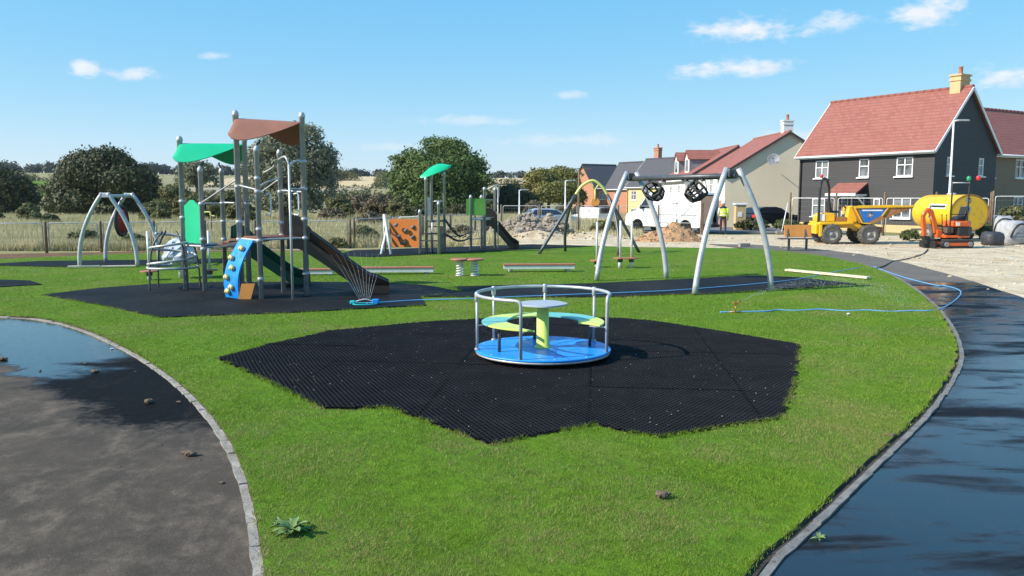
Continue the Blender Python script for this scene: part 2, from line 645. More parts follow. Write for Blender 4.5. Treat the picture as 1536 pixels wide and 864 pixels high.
def mat_ground(name, cols, scales, bump=.6, bscale=25.0, rough=.95, stretch=None, pebbles=0.0, pebcol=(.5, .46, .38), bdist=.02):
    mt = bpy.data.materials.new(name)
    mt.use_nodes = True
    t = NT(mt.node_tree)
    b = mt.node_tree.nodes['Principled BSDF']
    p = t.pos()
    q = t.mapping(p, scale=stretch[0], rot=(0, 0, stretch[1])) if stretch else p
    col = t.mix(t.ss(t.noise(q, scales[0], 5.0, .6, .3), 0.34, 0.66), cols[0], cols[1])
    col = t.mix(t.ss(t.noise(p, scales[1], 5.0, .65), 0.45, 0.7), col, cols[2])
    if len(cols) > 3:
        col = t.mix(t.ss(t.noise(p, scales[2], 4.0, .6), 0.5, 0.72), col, cols[3])
    if pebbles:
        col = t.mix(t.ss(t.noise(p, 34.0, 3.0, .7), 0.58, 0.68, 0, pebbles), col, pebcol)
    t.set(b.inputs['Base Color'], col)
    b.inputs['Roughness'].default_value = rough
    b.inputs['Specular IOR Level'].default_value = 0.15
    h = t.m('ADD', t.noise(p, bscale, 5.0, .65), t.m('MULTIPLY', t.noise(p, bscale * .2, 4.0), 2.0))
    t.set(b.inputs['Normal'], t.bump(h, bump, bdist))
    MATS[name] = mt


mat_ground('lawn', ((.080, .17, .008), (.11, .21, .012), (.065, .13, .009), (.145, .18, .03)), (.7, 6.0, .45), bump=.8, bscale=70)
mat_ground('dirt', ((.60, .485, .335), (.52, .41, .27), (.38, .29, .19), (.64, .54, .40)), (.35, 1.6, .9), bump=.9, bscale=9, stretch=((.5, 1.6, 1), R(-10)), pebbles=.6, bdist=.05)
mat_ground('meadow', ((.28, .245, .125), (.21, .20, .085), (.36, .30, .17), (.14, .15, .055)), (.10, .55, .05), bump=.5, bscale=3, bdist=.1)
mat_ground('red_soil', ((.19, .105, .06), (.15, .085, .05), (.11, .065, .04)), (.8, 3.0), bump=.9, bscale=12, bdist=.04)
mat_ground('stubble', ((.58, .44, .25), (.52, .40, .23), (.48, .36, .2)), (.05, .2), bump=.2, bscale=1, stretch=((.3, .02, 1), R(12)))
mat_ground('fallow', ((.34, .29, .20), (.30, .25, .17), (.26, .23, .15)), (.03, .2), bump=.2, bscale=1)
mat_ground('bare_soil', ((.15, .11, .065), (.11, .08, .045), (.20, .17, .09)), (6.0, 20.0), bump=.8, bscale=60)
mat_ground('road', ((.17, .165, .16), (.14, .135, .13), (.2, .19, .18)), (.4, 2.0), bump=.2, bscale=40)


def mat_rubbermat(name):
    mt = bpy.data.materials.new(name)
    mt.use_nodes = True
    t = NT(mt.node_tree)
    b = mt.node_tree.nodes['Principled BSDF']
    p = t.pos()
    n1 = t.noise(p, .8, 4.0, .6)
    col = t.mix(t.ss(n1, .35, .68), (.010, .010, .011), (.020, .019, .019))
    col = t.mix(t.ss(t.noise(p, 26.0, 3.0, .7), .62, .74, 0, .5), col, (.055, .05, .042))
    q = t.mapping(p, rot=(0, 0, R(30)))
    vor = t.n('ShaderNodeTexVoronoi', {'Scale': 18.0, 'Randomness': .0})
    t.L.new(q, vor.inputs['Vector'])
    t.set(b.inputs['Base Color'], col)
    b.inputs['Roughness'].default_value = .62
    b.inputs['Specular IOR Level'].default_value = .08
    t.set(b.inputs['Normal'], t.bump(vor.outputs[0], .9, .03))
    MATS[name] = mt


mat_rubbermat('rubber_mat')
leafmat('weed_blade', (.2, .3, .05), (.25, .33, .08), (.3, .36, .1), scale=2)
def mat_grass():
    mt = bpy.data.materials.new('grass_blade')
    mt.use_nodes = True
    t = NT(mt.node_tree)
    mt.node_tree.nodes.remove(mt.node_tree.nodes['Principled BSDF'])
    geo = t.n('ShaderNodeNewGeometry')
    rnd = geo.outputs['Random Per Island']
    p = geo.outputs['Position']
    col = t.mix(t.ss(t.noise(p, 1.3, 4.0), .32, .68), (.135, .245, .011), (.200, .315, .020))
    col = t.mix(t.ss(t.noise(p, 7.0, 5.0, .65), .45, .70, 0, .55), col, (.072, .135, .010))
    col = t.mix(t.m('MULTIPLY', rnd, .6), col, (.27, .36, .05))
    # thin, worn and yellowed turf in patches, and where the turf meets the path corners
    x, y, z = t.sep(p)
    worn = t.ss(t.noise(p, .5, 6.0, .7, .5), .46, .62, 0, .85)
    for (cx, cy, rr) in ((-1.15, 4.5, 1.0), (.95, 4.9, .8), (-.35, 6.3, .55), (1.6, 6.3, .45), (3.2, 7.6, .7), (-2.2, 6.9, .4), (.2, 4.6, .5)):
        d = t.m('SQRT', t.m('ADD', t.m('POWER', t.m('SUBTRACT', x, cx), 2.0), t.m('POWER', t.m('SUBTRACT', y, cy), 2.0)))
        d = t.m('ADD', d, t.m('MULTIPLY', t.m('SUBTRACT', t.noise(p, 4.0, 4.0), .5), rr * 1.1))
        worn = t.m('MAXIMUM', worn, t.ss(d, rr, rr * .2, 0, .95))
    col = t.mix(t.m('MULTIPLY', worn, t.m('ADD', .45, t.m('MULTIPLY', rnd, .55))), col, (.34, .275, .125))
    pr = t.n('ShaderNodeBsdfPrincipled', {'Base Color': col, 'Roughness': .5, 'Specular IOR Level': .3})
    tr = t.n('ShaderNodeBsdfTranslucent', {'Color': col})
    mx = t.n('ShaderNodeMixShader', {0: .3, 1: pr.outputs[0], 2: tr.outputs[0]})
    t.L.new(mx.outputs[0], mt.node_tree.nodes['Material Output'].inputs[0])
    MATS['grass_blade'] = mt


mat_grass()
leafmat('dry_blade', (.55, .47, .26), (.24, .24, .10), (.62, .54, .33), scale=.22, transl=.3)
leafmat('weed_leaf', (.17, .30, .07), (.22, .34, .11), (.28, .36, .16), scale=3)

# ================================================================== GROUND
def ground_z(x, y):
    x, y = np.asarray(x, float), np.asarray(y, float)
    drop = 1.6 * sstep(52, 90, y) * (1 - sstep(20, 31, x)) * sstep(-12, 4, x)
    hill = (10.5 + 4.0 * sstep(60, -160, x)) * sstep(170, 470, y)
    roll = 0.8 * np.sin(x * .021 + 1.0) * sstep(160, 300, y)
    return -0.05 - drop * (1 - sstep(110, 260, y)) + hill + roll


def gz(x, y):
    return float(ground_z(x, y))


xs = np.unique(np.concatenate([np.linspace(-1500, -120, 24), np.linspace(-120, 120, 61), np.linspace(120, 1500, 24)]))
ys = np.unique(np.concatenate([np.linspace(-60, 40, 11), np.linspace(40, 130, 40), np.linspace(130, 520, 60), np.linspace(520, 2600, 14)]))
XX, YY = np.meshgrid(xs, ys)
ZZ = ground_z(XX, YY)
nx = len(xs)
m = MB()
m.v = [tuple(p) for p in np.stack([XX.ravel(), YY.ravel(), ZZ.ravel()], 1)]
for j in range(len(ys) - 1):
    for i in range(nx - 1):
        m.f.append((j * nx + i, j * nx + i + 1, (j + 1) * nx + i + 1, (j + 1) * nx + i)); m.mi.append(0); m.sm.append(True)
structure(m.build('ground', 'meadow'))

# --- lawn, paths, dirt (outlines surveyed from the photograph)
WEST_EDGE = [(-700, 452), (-300, 460), (0, 476), (60, 480), (120, 494), (190, 525), (250, 563), (300, 607), (340, 658), (368, 718), (384, 780), (396, 864), (404, 1000), (402, 1300)]
EAST_EDGE = [(1000, 1100), (1120, 866), (1200, 792), (1300, 697), (1380, 622), (1424, 562), (1433, 530), (1420, 490), (1388, 450), (1346, 420), (1306, 402), (1250, 388), (1195, 380), (1130, 374)]
BACK_EDGE = [(1060, 373), (960, 372), (860, 369), (780, 368), (690, 371), (600, 375), (500, 378), (380, 379), (240, 380), (110, 385), (0, 390), (-300, 402), (-700, 415)]
west = [p.xy for p in catmull([G(*p) for p in WEST_EDGE], 5)]
east = [p.xy for p in catmull([G(*p) for p in EAST_EDGE], 5)]
back = [G(*p).xy for p in BACK_EDGE]
LAWN_Z = 0.035
lawn_poly = wobble([p for p in west] + [p for p in east] + back, .35, .018, 3)
structure(sheet('lawn', lawn_poly, LAWN_Z, 'lawn', side=.06, sidemat='soil'))

# the two tarmac paths
wp = [p for p in west] + [Vector((-1.0, -3.0)), Vector((-16, -3)), Vector((-24, 6))]
west_path = structure(sheet('tarmac_path', wp, 0.004, 'asphalt_west'))
east_out = [G(*p).xy for p in [(1060, 366), (1130, 367), (1200, 371), (1290, 381), (1350, 392), (1440, 416), (1536, 447)]] + [Vector(p) for p in ((10.35, 15.0), (9.5, 12.2), (8.3, 9.4), (6.5, 6.6), (4.7, 4.0), (3.2, 1.0), (2.4, -3.0), (0.6, -3.0))]
ep = [Vector((.2, -1.0))] + east[:] + east_out
ep = wobble(ep, .6, .02, 8)
east_path = structure(sheet('tarmac_path', ep, 0.004, 'asphalt_east'))

east_off = []
for i, p in enumerate(east):
    d = (east[min(i + 1, len(east) - 1)] - east[max(i - 1, 0)]).normalized()
    east_off.append(p + Vector((d.y, -d.x)) * .045)
structure(sheet('soil_edge', wobble([p for p in east[2:52]] + [p + (p - q) * -1.0 for p, q in zip(east[2:52][::-1], [2 * p - o for p, o in zip(east[2:52][::-1], east_off[2:52][::-1])])] if False else [p for p in east[2:52]] + east_off[2:52][::-1], .3, .006, 21), .009, 'soil'))
# concrete edging stones, one by one, along both paths
def edging(parent, line, side, width, seed, step=.42, ztop=.022, keep=None, mat='concrete'):
    rd = random.Random(seed)
    pts = [Vector(p) for p in line]
    acc = [0]
    for i in range(1, len(pts)):
        acc.append(acc[-1] + (pts[i] - pts[i - 1]).length)

    def at(s):
        for i in range(1, len(pts)):
            if s <= acc[i] or i == len(pts) - 1:
                t = (s - acc[i - 1]) / max(1e-6, acc[i] - acc[i - 1])
                return pts[i - 1].lerp(pts[i], min(1.0, t))
    shared = {}
    s = 0
    while s < acc[-1] - .05:
        L = step
        a, b = at(s), at(min(s + L, acc[-1]))
        s += L
        if (a - b).length < .05 or a.y < 1.0 or a.length > 27:
            continue
        d = (b - a)
        k = rd.randrange(5)
        if k not in shared:
            mb = MB()
            rr = random.Random(seed * 10 + k)
            n = 4
            top, bot = [], []
            for i in range(n + 1):
                x = -.5 + i / n
                x *= .985
                top.append((x, -.5 + rr.uniform(-.09, .06), rr.uniform(-.006, .004)))
            for i in range(n + 1):
                x = (.5 - i / n) * .985
                top.append((x, .5 + rr.uniform(-.06, .09), rr.uniform(-.006, .004)))
            N = len(top)
            vs = top + [(x, y, -.08) for x, y, z in top]
            mb.add(vs, [list(range(N))] + [(i, N + i, N + (i + 1) % N, (i + 1) % N) for i in range(N)])
            o = mb.build('kerb_stone', mat, parent)
            shared[k] = o.data
        else:
            o = bpy.data.objects.new('kerb_stone', shared[k])
            COL.objects.link(o)
            o.parent = parent
        nrm = Vector((-d.y, d.x)).normalized() * side
        c = (a + b) / 2 + nrm * (width / 2)
        o.location = (c.x, c.y, ztop + rd.uniform(-.006, .006))
        o.rotation_euler = (rd.uniform(-.02, .02), 0, math.atan2(d.y, d.x) + rd.uniform(-.02, .02))
        o.scale = (d.length, width * rd.uniform(.92, 1.06), 1)


edging(west_path, west, -1, .062, 5, .38, ztop=.018)
edging(east_path, [p + Vector((.0, 0)) for p in east_off], -1, .052, 7, .60, ztop=.022, mat='concrete_dark')

dirt_poly = wobble([G(*p).xy for p in [(700, 371), (780, 367), (860, 368.2), (960, 371), (1060, 372), (1130, 371), (1200, 375), (1290, 384), (1350, 395), (1440, 419), (1536, 451)]] +
                   [Vector((11.5, 14.5)), Vector((11, 9)), Vector((40, 8)), Vector((46, 40)), Vector((24, 43.5)), Vector((16, 44)), Vector((8, 45)), Vector((2, 47)), Vector((-3, 42))], 1.0, .08, 11)
structure(sheet('dirt', dirt_poly, -0.018, 'dirt'))
soil_poly = wobble([G(*p).xy for p in [(-400, 404), (0, 391), (110, 386), (240, 381), (380, 380), (500, 379), (520, 374), (380, 374.5), (240, 375.5), (120, 378), (0, 380), (-400, 392)]], 1.0, .15, 12)
structure(sheet('red_soil_strip', soil_poly, -0.022, 'red_soil'))
# estate road and pavement in front of the far houses (ground falls away there, so the sheets are draped)
def drape(name, outline, mat, off, nx=24, ny=10):
    """outline: 4 corners, bilinear patch laid on the ground"""
    a, b, c, d = [Vector(p) for p in outline]
    mb = MB()
    for j in range(ny + 1):
        for i in range(nx + 1):
            u, v = i / nx, j / ny
            p = a.lerp(b, u).lerp(d.lerp(c, u), v)
            mb.v.append((p.x, p.y, gz(p.x, p.y) + off))
    for j in range(ny):
        for i in range(nx):
            mb.f.append((j * (nx + 1) + i, j * (nx + 1) + i + 1, (j + 1) * (nx + 1) + i + 1, (j + 1) * (nx + 1) + i)); mb.mi.append(0); mb.sm.append(True)
    return structure(mb.build(name, mat))


drape('estate_road', ((-4, 49), (20, 45.6), (20, 62), (-4, 64)), 'road', .05)
drape('stubble_field', ((-125, 310), (-52, 300), (-72, 455), (-135, 455)), 'stubble', .4)
drape('fallow_field', ((-115, 225), (-38, 220), (-52, 298), (-125, 306)), 'fallow', .4)
drape('stubble_field', ((-10, 330), (60, 330), (60, 460), (-6, 460)), 'stubble', .4)
drape('meadow_strip', ((-330, 260), (-140, 250), (-150, 330), (-330, 340)), 'lawn', .4)

# ================================================================== RUBBER MATS
MAT1 = [(325, 538), (405, 517), (455, 507), (490, 498), (560, 491), (640, 484), (735, 479), (850, 477), (930, 478), (985, 483), (1090, 499), (1200, 518), (1196, 555), (1187, 592), (1172, 628),
        (1085, 641), (990, 657), (935, 648), (893, 638), (815, 652), (737, 668), (660, 641), (580, 612), (530, 614), (482, 613), (400, 572)]
MAT2 = [(65, 443), (150, 458), (240, 477), (430, 470), (639, 459), (632, 446), (690, 438), (640, 429), (575, 425), (480, 424), (330, 424), (230, 427), (150, 433)]
MAT3 = [(634, 446), (694, 438.5), (680, 431), (760, 429), (890, 426), (1060, 418), (1120, 414), (1200, 417), (1285, 427), (1200, 433), (1060, 441), (927, 446), (742, 447), (690, 446)]
MAT4 = [(500, 384), (560, 386), (660, 381), (760, 376), (890, 369.5), (800, 367), (620, 373), (530, 376)]
MAT5 = [(-60, 399), (60, 392.5), (160, 391), (240, 390.5), (350, 388), (372, 392), (240, 398), (110, 401), (0, 399)]
MAT6 = [(-200, 418), (0, 420.5), (45, 422), (63, 427.5), (0, 431), (-200, 436)]


def gp(poly, z=LAWN_Z):
    return [G(px, py, z).xy for px, py in poly]


mats_w = [gp(q) for q in (MAT1, MAT2, MAT3, MAT4, MAT5, MAT6)]
mat_labels = ['black honeycomb rubber mat with zigzag edge under the blue roundabout', 'black rubber safety mat under the tower with the blue climbing plate',
              'long black rubber mat under the swing frame with cradle seats', 'black rubber mat under the orange climbing wall tower', 'dark rubber mat under the red basket swing',
              'pointed dark rubber mat at the lawn beyond the wet tarmac, nothing standing on it']
for i, (poly, lab) in enumerate(zip(mats_w, mat_labels)):
    c = sum(poly, Vector((0, 0))) / len(poly)
    if i == 0:
        root = thing('rubber_mat', lab, 'mat', (c.x, c.y, LAWN_Z), group='rubber mats')
        o = sheet('soil_base', [p - c for p in poly], .004, 'soil', root)
        # honeycomb tiles
        ANG = R(-6)
        ca, sa = math.cos(ANG), math.sin(ANG)
        P = .052
        TW, TH = 30, 23       # cells per tile
        loc = [((p.x - c.x) * ca + (p.y - c.y) * sa, -(p.x - c.x) * sa + (p.y - c.y) * ca) for p in poly]
        lx, ly = [q[0] for q in loc], [q[1] for q in loc]
        i0, i1 = int(min(lx) / P) - 1, int(max(lx) / P) + 1
        j0, j1 = int(min(ly) / P / .866) - 1, int(max(ly) / P / .866) + 1
        ii, jj = np.meshgrid(np.arange(i0, i1), np.arange(j0, j1))
        ins = inpoly((ii + .5 + .5 * (jj % 2)) * P, (jj + .5) * P * .866, loc)
        tiles = {}
        for a, b in zip(ii[ins], jj[ins]):
            tiles.setdefault(((a - i0) // TW, (b - j0) // TH), []).append((a, b))
        for key in sorted(tiles):
            if len(tiles[key]) < 60:
                for dk in ((0, -1), (0, 1), (-1, 0), (1, 0)):
                    k2 = (key[0] + dk[0], key[1] + dk[1])
                    if k2 in tiles and len(tiles[k2]) >= 60:
                        tiles[k2] += tiles.pop(key)
                        break
        rd = random.Random(4)
        h = P / 2
        q = .0165
        for key, cells in sorted(tiles.items()):
            mb = MB()
            dz = rd.uniform(-.002, .004)
            for a, b in cells:
                cx, cy = (a + .5 + .5 * (b % 2)) * P, (b + .5) * P * .866
                zt = .020 + dz
                vs = []
                for rr0, z_ in ((P * .5774, zt), (P * .40, zt - .001), (P * .36, .006)):
                    for k in range(6):
                        an = math.pi / 6 + k * math.pi / 3
                        vs.append((cx + rr0 * math.cos(an), cy + rr0 * math.sin(an), z_ + (.003 if rr0 > P * .5 and k % 2 else 0)))
                fs = [(k, (k + 1) % 6, 6 + (k + 1) % 6, 6 + k) for k in range(6)] + [(6 + k, 6 + (k + 1) % 6, 12 + (k + 1) % 6, 12 + k) for k in range(6)]
                mb.add(vs, fs)
            t_ = mb.build('mat_tile', 'rubber_cell', root)
            t_.rotation_euler = (0, 0, ANG + rd.uniform(-.002, .002))
            t_.location = (rd.uniform(-.009, .009), rd.uniform(-.009, .009), 0)
    else:
        pw = wobble([p - c for p in poly], .4, .012, 30 + i)
        o = sheet('rubber_mat', pw, .022, 'rubber_mat', side=.022)
        o.location = (c.x, c.y, LAWN_Z)
        tag(o, lab, 'mat', 'rubber mats')

# specks of grass clippings, grit and pale litter lying on the mats
rs = np.random.default_rng(77)
mb = MB()
for poly, cnt in ((mats_w[0], 900), (mats_w[1], 500), (mats_w[2], 300)):
    P_ = np.array([tuple(p) for p in poly])
    lo, hi = P_.min(0), P_.max(0)
    q = lo + (hi - lo) * rs.random((cnt, 2))
    q = q[inpoly(q[:, 0], q[:, 1], poly)]
    for x, y in q:
        s = rs.uniform(.0018, .0048)
        a = rs.uniform(0, 6.28)
        ca_, sa_ = math.cos(a) * s * 1.6, math.sin(a) * s * 1.6
        z = LAWN_Z + .026
        mb.add([(x - ca_, y - sa_, z), (x + sa_ * .4, y - ca_ * .4, z), (x + ca_, y + sa_, z + .003), (x - sa_ * .4, y + ca_ * .4, z + .004)], [(0, 1, 2, 3)])
pm('litter', (.50, .46, .36), (.26, .27, .14), rough=.9, scale=3, world=True)
tag(mb.build('debris', 'litter'), 'tiny pale grit and grass clippings strewn over the rubber mats', 'debris', kind='stuff')
# ================================================================== GRASS
rng = np.random.default_rng(5)


def grass_points(poly_in, holes, n, ymin, ymax, fovx=.66, power=1.0):
    """random places over the lawn, thicker towards the camera"""
    y = ymin * (ymax / ymin) ** (rng.random(n) ** power)
    x = (rng.random(n) * 2 - 1) * fovx * y
    k = inpoly(x, y, poly_in)
    for hpoly in holes:
        k &= ~inpoly(x, y, hpoly)
    return x[k], y[k]


def blades(x, y, z0, h0, h1, w, lean):
    n = len(x)
    a = rng.random(n) * 2 * np.pi
    hh = h0 + (h1 - h0) * rng.random(n)
    la = rng.random(n) * 2 * np.pi
    lm = lean * hh * rng.random(n)
    dx, dy = np.cos(a) * w * .5, np.sin(a) * w * .5
    V = np.zeros((n, 3, 3), np.float32)
    V[:, 0] = np.stack([x - dx, y - dy, np.full(n, 0) + z0], 1)
    V[:, 1] = np.stack([x + dx, y + dy, np.full(n, 0) + z0], 1)
    V[:, 2] = np.stack([x + np.cos(la) * lm, y + np.sin(la) * lm, z0 + hh], 1)
    return V.reshape(-1, 3)


gx, gy = grass_points([tuple(p) for p in lawn_poly], mats_w, 1150000, 3.6, 30.0)
# worn spots and lifted seams of the new turf: bare soil with few blades
BARE = [(690, 686, .13), (660, 680, .08), (630, 672, .07), (600, 664, .05), (722, 676, .09), (1010, 676, .13), (1215, 560, .10), (1240, 655, .16), (560, 655, .08), (905, 668, .08), (1150, 700, .10), (800, 700, .06), (395, 690, .07), (1290, 690, .08), (1360, 605, .08), (480, 770, .10), (1080, 820, .16)]
SEAMS = [[(590, 660), (630, 672), (672, 690), (700, 684), (730, 671)]]
keep = np.ones(len(gx), bool)
rnd_ = rng.random(len(gx))
for k, (px, py, r) in enumerate(BARE):
    c = G(px, py, LAWN_Z)
    d2 = np.hypot(gx - c.x, (gy - c.y) * .8) + .06 * np.sin(gx * 31 + k) * np.sin(gy * 27)
    keep &= ~((d2 < r * .9) & (rnd_ < .62))
    out = [c.xy + Vector((math.cos(a) * r * 1.1, math.sin(a) * r * 1.25)) for a in np.linspace(0, 2 * math.pi, 15)[:-1]]
for k, sm in enumerate(SEAMS):
    pts = catmull([G(px, py, LAWN_Z) for px, py in sm], 6)
    L_, R_ = [], []
    for i, p in enumerate(pts):
        d = (pts[min(i + 1, len(pts) - 1)] - pts[max(i - 1, 0)]).normalized()
        n_ = Vector((-d.y, d.x))
        w_ = .013 + .010 * math.sin(i * 1.7 + k)
        L_.append(p.xy + n_ * w_)
        R_.append(p.xy - n_ * w_)
        keep &= ~((np.hypot(gx - p.x, gy - p.y) < .045) & (rnd_ < .7))
gx, gy = gx[keep], gy[keep]
sc_ = np.clip(gy / 6.0, .7, 3.2)
lump = .75 + .5 * (np.sin(gx * 3.1) * np.sin(gy * 2.7 + gx) * .5 + .5) + .35 * np.sin(gx * 23 + 3 * np.sin(gy * 9)) * np.sin(gy * 19 + 2 * np.sin(gx * 11))
V = blades(gx, gy, LAWN_Z - .004, .009 * lump, .026 * lump, .0042 * sc_, 1.1)
# longer ragged blades where the turf meets mats and kerbs
ex, ey = [], []
for poly, cnt in [(mats_w[0], 26000), (mats_w[1], 9000), (mats_w[2], 9000), ([tuple(p) for p in west[8:]], 12000), ([tuple(p) for p in east[:40]], 12000)]:
    P_ = np.array([tuple(p)[:2] for p in poly])
    Q_ = np.roll(P_, -1, 0) if len(poly) < 30 else np.vstack([P_[1:], P_[-1:]])
    Ls = np.hypot(*(Q_ - P_).T)
    i = rng.choice(len(P_), cnt, p=Ls / Ls.sum())
    u = rng.random(cnt)[:, None]
    q = P_[i] * (1 - u) + Q_[i] * u + rng.normal(size=(cnt, 2)) * .016
    clump = np.sin(q[:, 0] * 9 + q[:, 1] * 5) + np.sin(q[:, 1] * 13 - q[:, 0] * 4) > -.5
    q = q[clump]
    ok = inpoly(q[:, 0], q[:, 1], [tuple(p) for p in lawn_poly]) | (rng.random(len(q)) < .25)
    ex.append(q[ok, 0]); ey.append(q[ok, 1])
ex, ey = np.concatenate(ex), np.concatenate(ey)
V2 = blades(ex, ey, LAWN_Z - .004, .014, .042, .005 * np.clip(ey / 6, .8, 3), 1.2)
V = np.concatenate([V, V2])
g = quad_mesh('grass', V, 3, 'grass_blade')
tag(g, 'short bright green mown turf grass between the tarmac paths', 'grass', kind='stuff')
# tall dry meadow grass behind the fence
n = 150000
y = 31.5 + 62 * rng.random(n) ** 1.5
x = -.72 * y + rng.random(n) * (.72 * y + np.where(y < 42, .0, .16) * y)
d = np.sin(x * .45) * np.sin(y * .31 + x * .2) + .6 * rng.random(n)
k = (d > -.35) & (y > 31.0 + np.maximum(0, x + 17) * .23)
x, y = x[k], y[k]
hgt = .55 + .45 * np.sin(x * .37 + 1) * np.sin(y * .53 + x * .11)
V = blades(x, y, gz(-30, 45), .12 + .1 * hgt, .25 + .4 * hgt, .04, .6)
tag(quad_mesh('meadow_grass', V, 3, 'dry_blade'), 'tall dry straw-coloured meadow grass behind the wire fence', 'grass', kind='stuff')

# ================================================================== HOUSES
def mat_rows(name, c1, c2, c3, row=.15, col=None, depth=.5, rough=.7, axis='z', jit=.5, mortar=None, brick=False):
    """cladding, roof tiles or bricks too far away to pick apart: rows in object space with tone per piece"""
    mt = bpy.data.materials.new(name)
    mt.use_nodes = True
    t = NT(mt.node_tree)
    b = mt.node_tree.nodes['Principled BSDF']
    p = t.obj()
    x, y, z = t.sep(p)
    along = t.m('ADD', x, y)
    r = t.m('DIVIDE', z, row)
    fr = t.m('FRACT', r)
    ri = t.m('FLOOR', r)
    if col:
        k = t.m('ADD', t.m('DIVIDE', along, col), t.m('MULTIPLY', t.m('MODULO', ri, 2.0), .5))
    else:
        k = t.m('DIVIDE', along, 3.1)
    ki = t.m('FLOOR', k)
    wn = t.n('ShaderNodeTexWhiteNoise', noise_dimensions='2D')
    cv = t.n('ShaderNodeCombineXYZ', {0: ki, 1: ri, 2: 0.0})
    t.L.new(cv.outputs[0], wn.inputs['Vector'])
    colr = t.mix(t.m('MULTIPLY', wn.outputs[0], jit), c1, c2)
    colr = t.mix(t.ss(t.noise(p, .7, 4.0), .4, .7, 0, .6), colr, c3)
    if mortar:
        e = t.m('LESS_THAN', fr, .16)
        if col:
            e = t.m('MAXIMUM', e, t.m('LESS_THAN', t.m('FRACT', k), .07))
        colr = t.mix(t.m('MULTIPLY', e, .6), colr, mortar)
    t.set(b.inputs['Base Color'], colr)
    b.inputs['Roughness'].default_value = rough
    b.inputs['Specular IOR Level'].default_value = .3
    h = t.m('SUBTRACT', 1.0, fr) if not brick else t.ss(fr, .05, .2)
    t.set(b.inputs['Normal'], t.bump(h, depth, .02))
    MATS[name] = mt


mat_rows('cladding_black', (.048, .045, .046), (.060, .056, .057), (.053, .050, .051), row=.15, depth=.8, rough=.6)
mat_rows('tile_red', (.26, .092, .072), (.36, .148, .118), (.31, .122, .096), row=.2, col=.24, depth=.8, rough=.8, mortar=(.16, .055, .042))
mat_rows('tile_slate', (.075, .072, .08), (.10, .097, .105), (.085, .082, .09), row=.2, col=.3, depth=.4, rough=.65)
mat_rows('brick_brown', (.20, .135, .085), (.27, .185, .12), (.22, .16, .11), row=.075, col=.225, mortar=(.3, .27, .22), brick=True, depth=.3)
mat_rows('brick_orange', (.42, .17, .09), (.52, .24, .13), (.46, .21, .12), row=.075, col=.225, mortar=(.42, .34, .27), brick=True, depth=.3)
mat_rows('brick_shaded', (.30, .10, .06), (.38, .14, .085), (.33, .12, .07), row=.075, col=.225, mortar=(.34, .25, .2), brick=True, depth=.3)  # darker copy of the orange brick, the gable's shade put into its colour
mat_rows('brick_buff', (.55, .38, .18), (.62, .45, .23), (.5, .34, .17), row=.075, col=.225, mortar=(.55, .45, .3), brick=True, depth=.3)
pm('render_cream', (.74, .63, .47), (.70, .59, .44), rough=.9, scale=.6, bump=.1, bscale=50)
pm('render_white', (.78, .76, .72), (.74, .72, .68), rough=.9, scale=.6)
pm('render_yellow', (.74, .60, .26), (.70, .56, .24), rough=.9, scale=.6)
pm('trim_white', (.80, .80, .79), (.74, .74, .73), rough=.5, scale=2)
pm('fascia_dark', (.05, .04, .04), rough=.6)
pm('lead', (.22, .23, .25), rough=.6)
pm('door_dark', (.035, .035, .04), rough=.5)
pm('terracotta', (.40, .16, .09), rough=.8)
gl = bpy.data.materials.new('window_glass')
gl.use_nodes = True
_b = gl.node_tree.nodes['Principled BSDF']
_t = NT(gl.node_tree)
_t.set(_b.inputs['Base Color'], _t.mix(_t.ss(_t.noise(_t.obj(), .9, 3.0), .4, .65), (.20, .21, .22), (.03, .035, .04)))
_b.inputs['Roughness'].default_value = .06
_b.inputs['Specular IOR Level'].default_value = .8
MATS['window_glass'] = gl


def wall_grid(mb, org, ex, L, Hh, holes, depth=.12, nrm=None):
    """wall in the plane org + ex*u + z*v with rectangular openings (u0,u1,v0,v1) and their reveals"""
    org, ex = Vector(org), Vector(ex)
    us = sorted(set([0, L] + [h[0] for h in holes] + [h[1] for h in holes]))
    vs = sorted(set([0, Hh] + [h[2] for h in holes] + [h[3] for h in holes]))
    P = lambda u, v, d=0: org + ex * u + Vector((0, 0, v)) - nrm * d
    for i in range(len(us) - 1):
        for j in range(len(vs) - 1):
            cu, cv = (us[i] + us[i + 1]) / 2, (vs[j] + vs[j + 1]) / 2
            if any(h[0] < cu < h[1] and h[2] < cv < h[3] for h in holes):
                continue
            mb.add([P(us[i], vs[j]), P(us[i + 1], vs[j]), P(us[i + 1], vs[j + 1]), P(us[i], vs[j + 1])], [(0, 1, 2, 3)])
    for (a, b, c, d) in holes:
        for (p, q) in (((a, c), (b, c)), ((b, c), (b, d)), ((b, d), (a, d)), ((a, d), (a, c))):
            mb.add([P(*p), P(*q), P(q[0], q[1], depth), P(p[0], p[1], depth)], [(0, 1, 2, 3)])


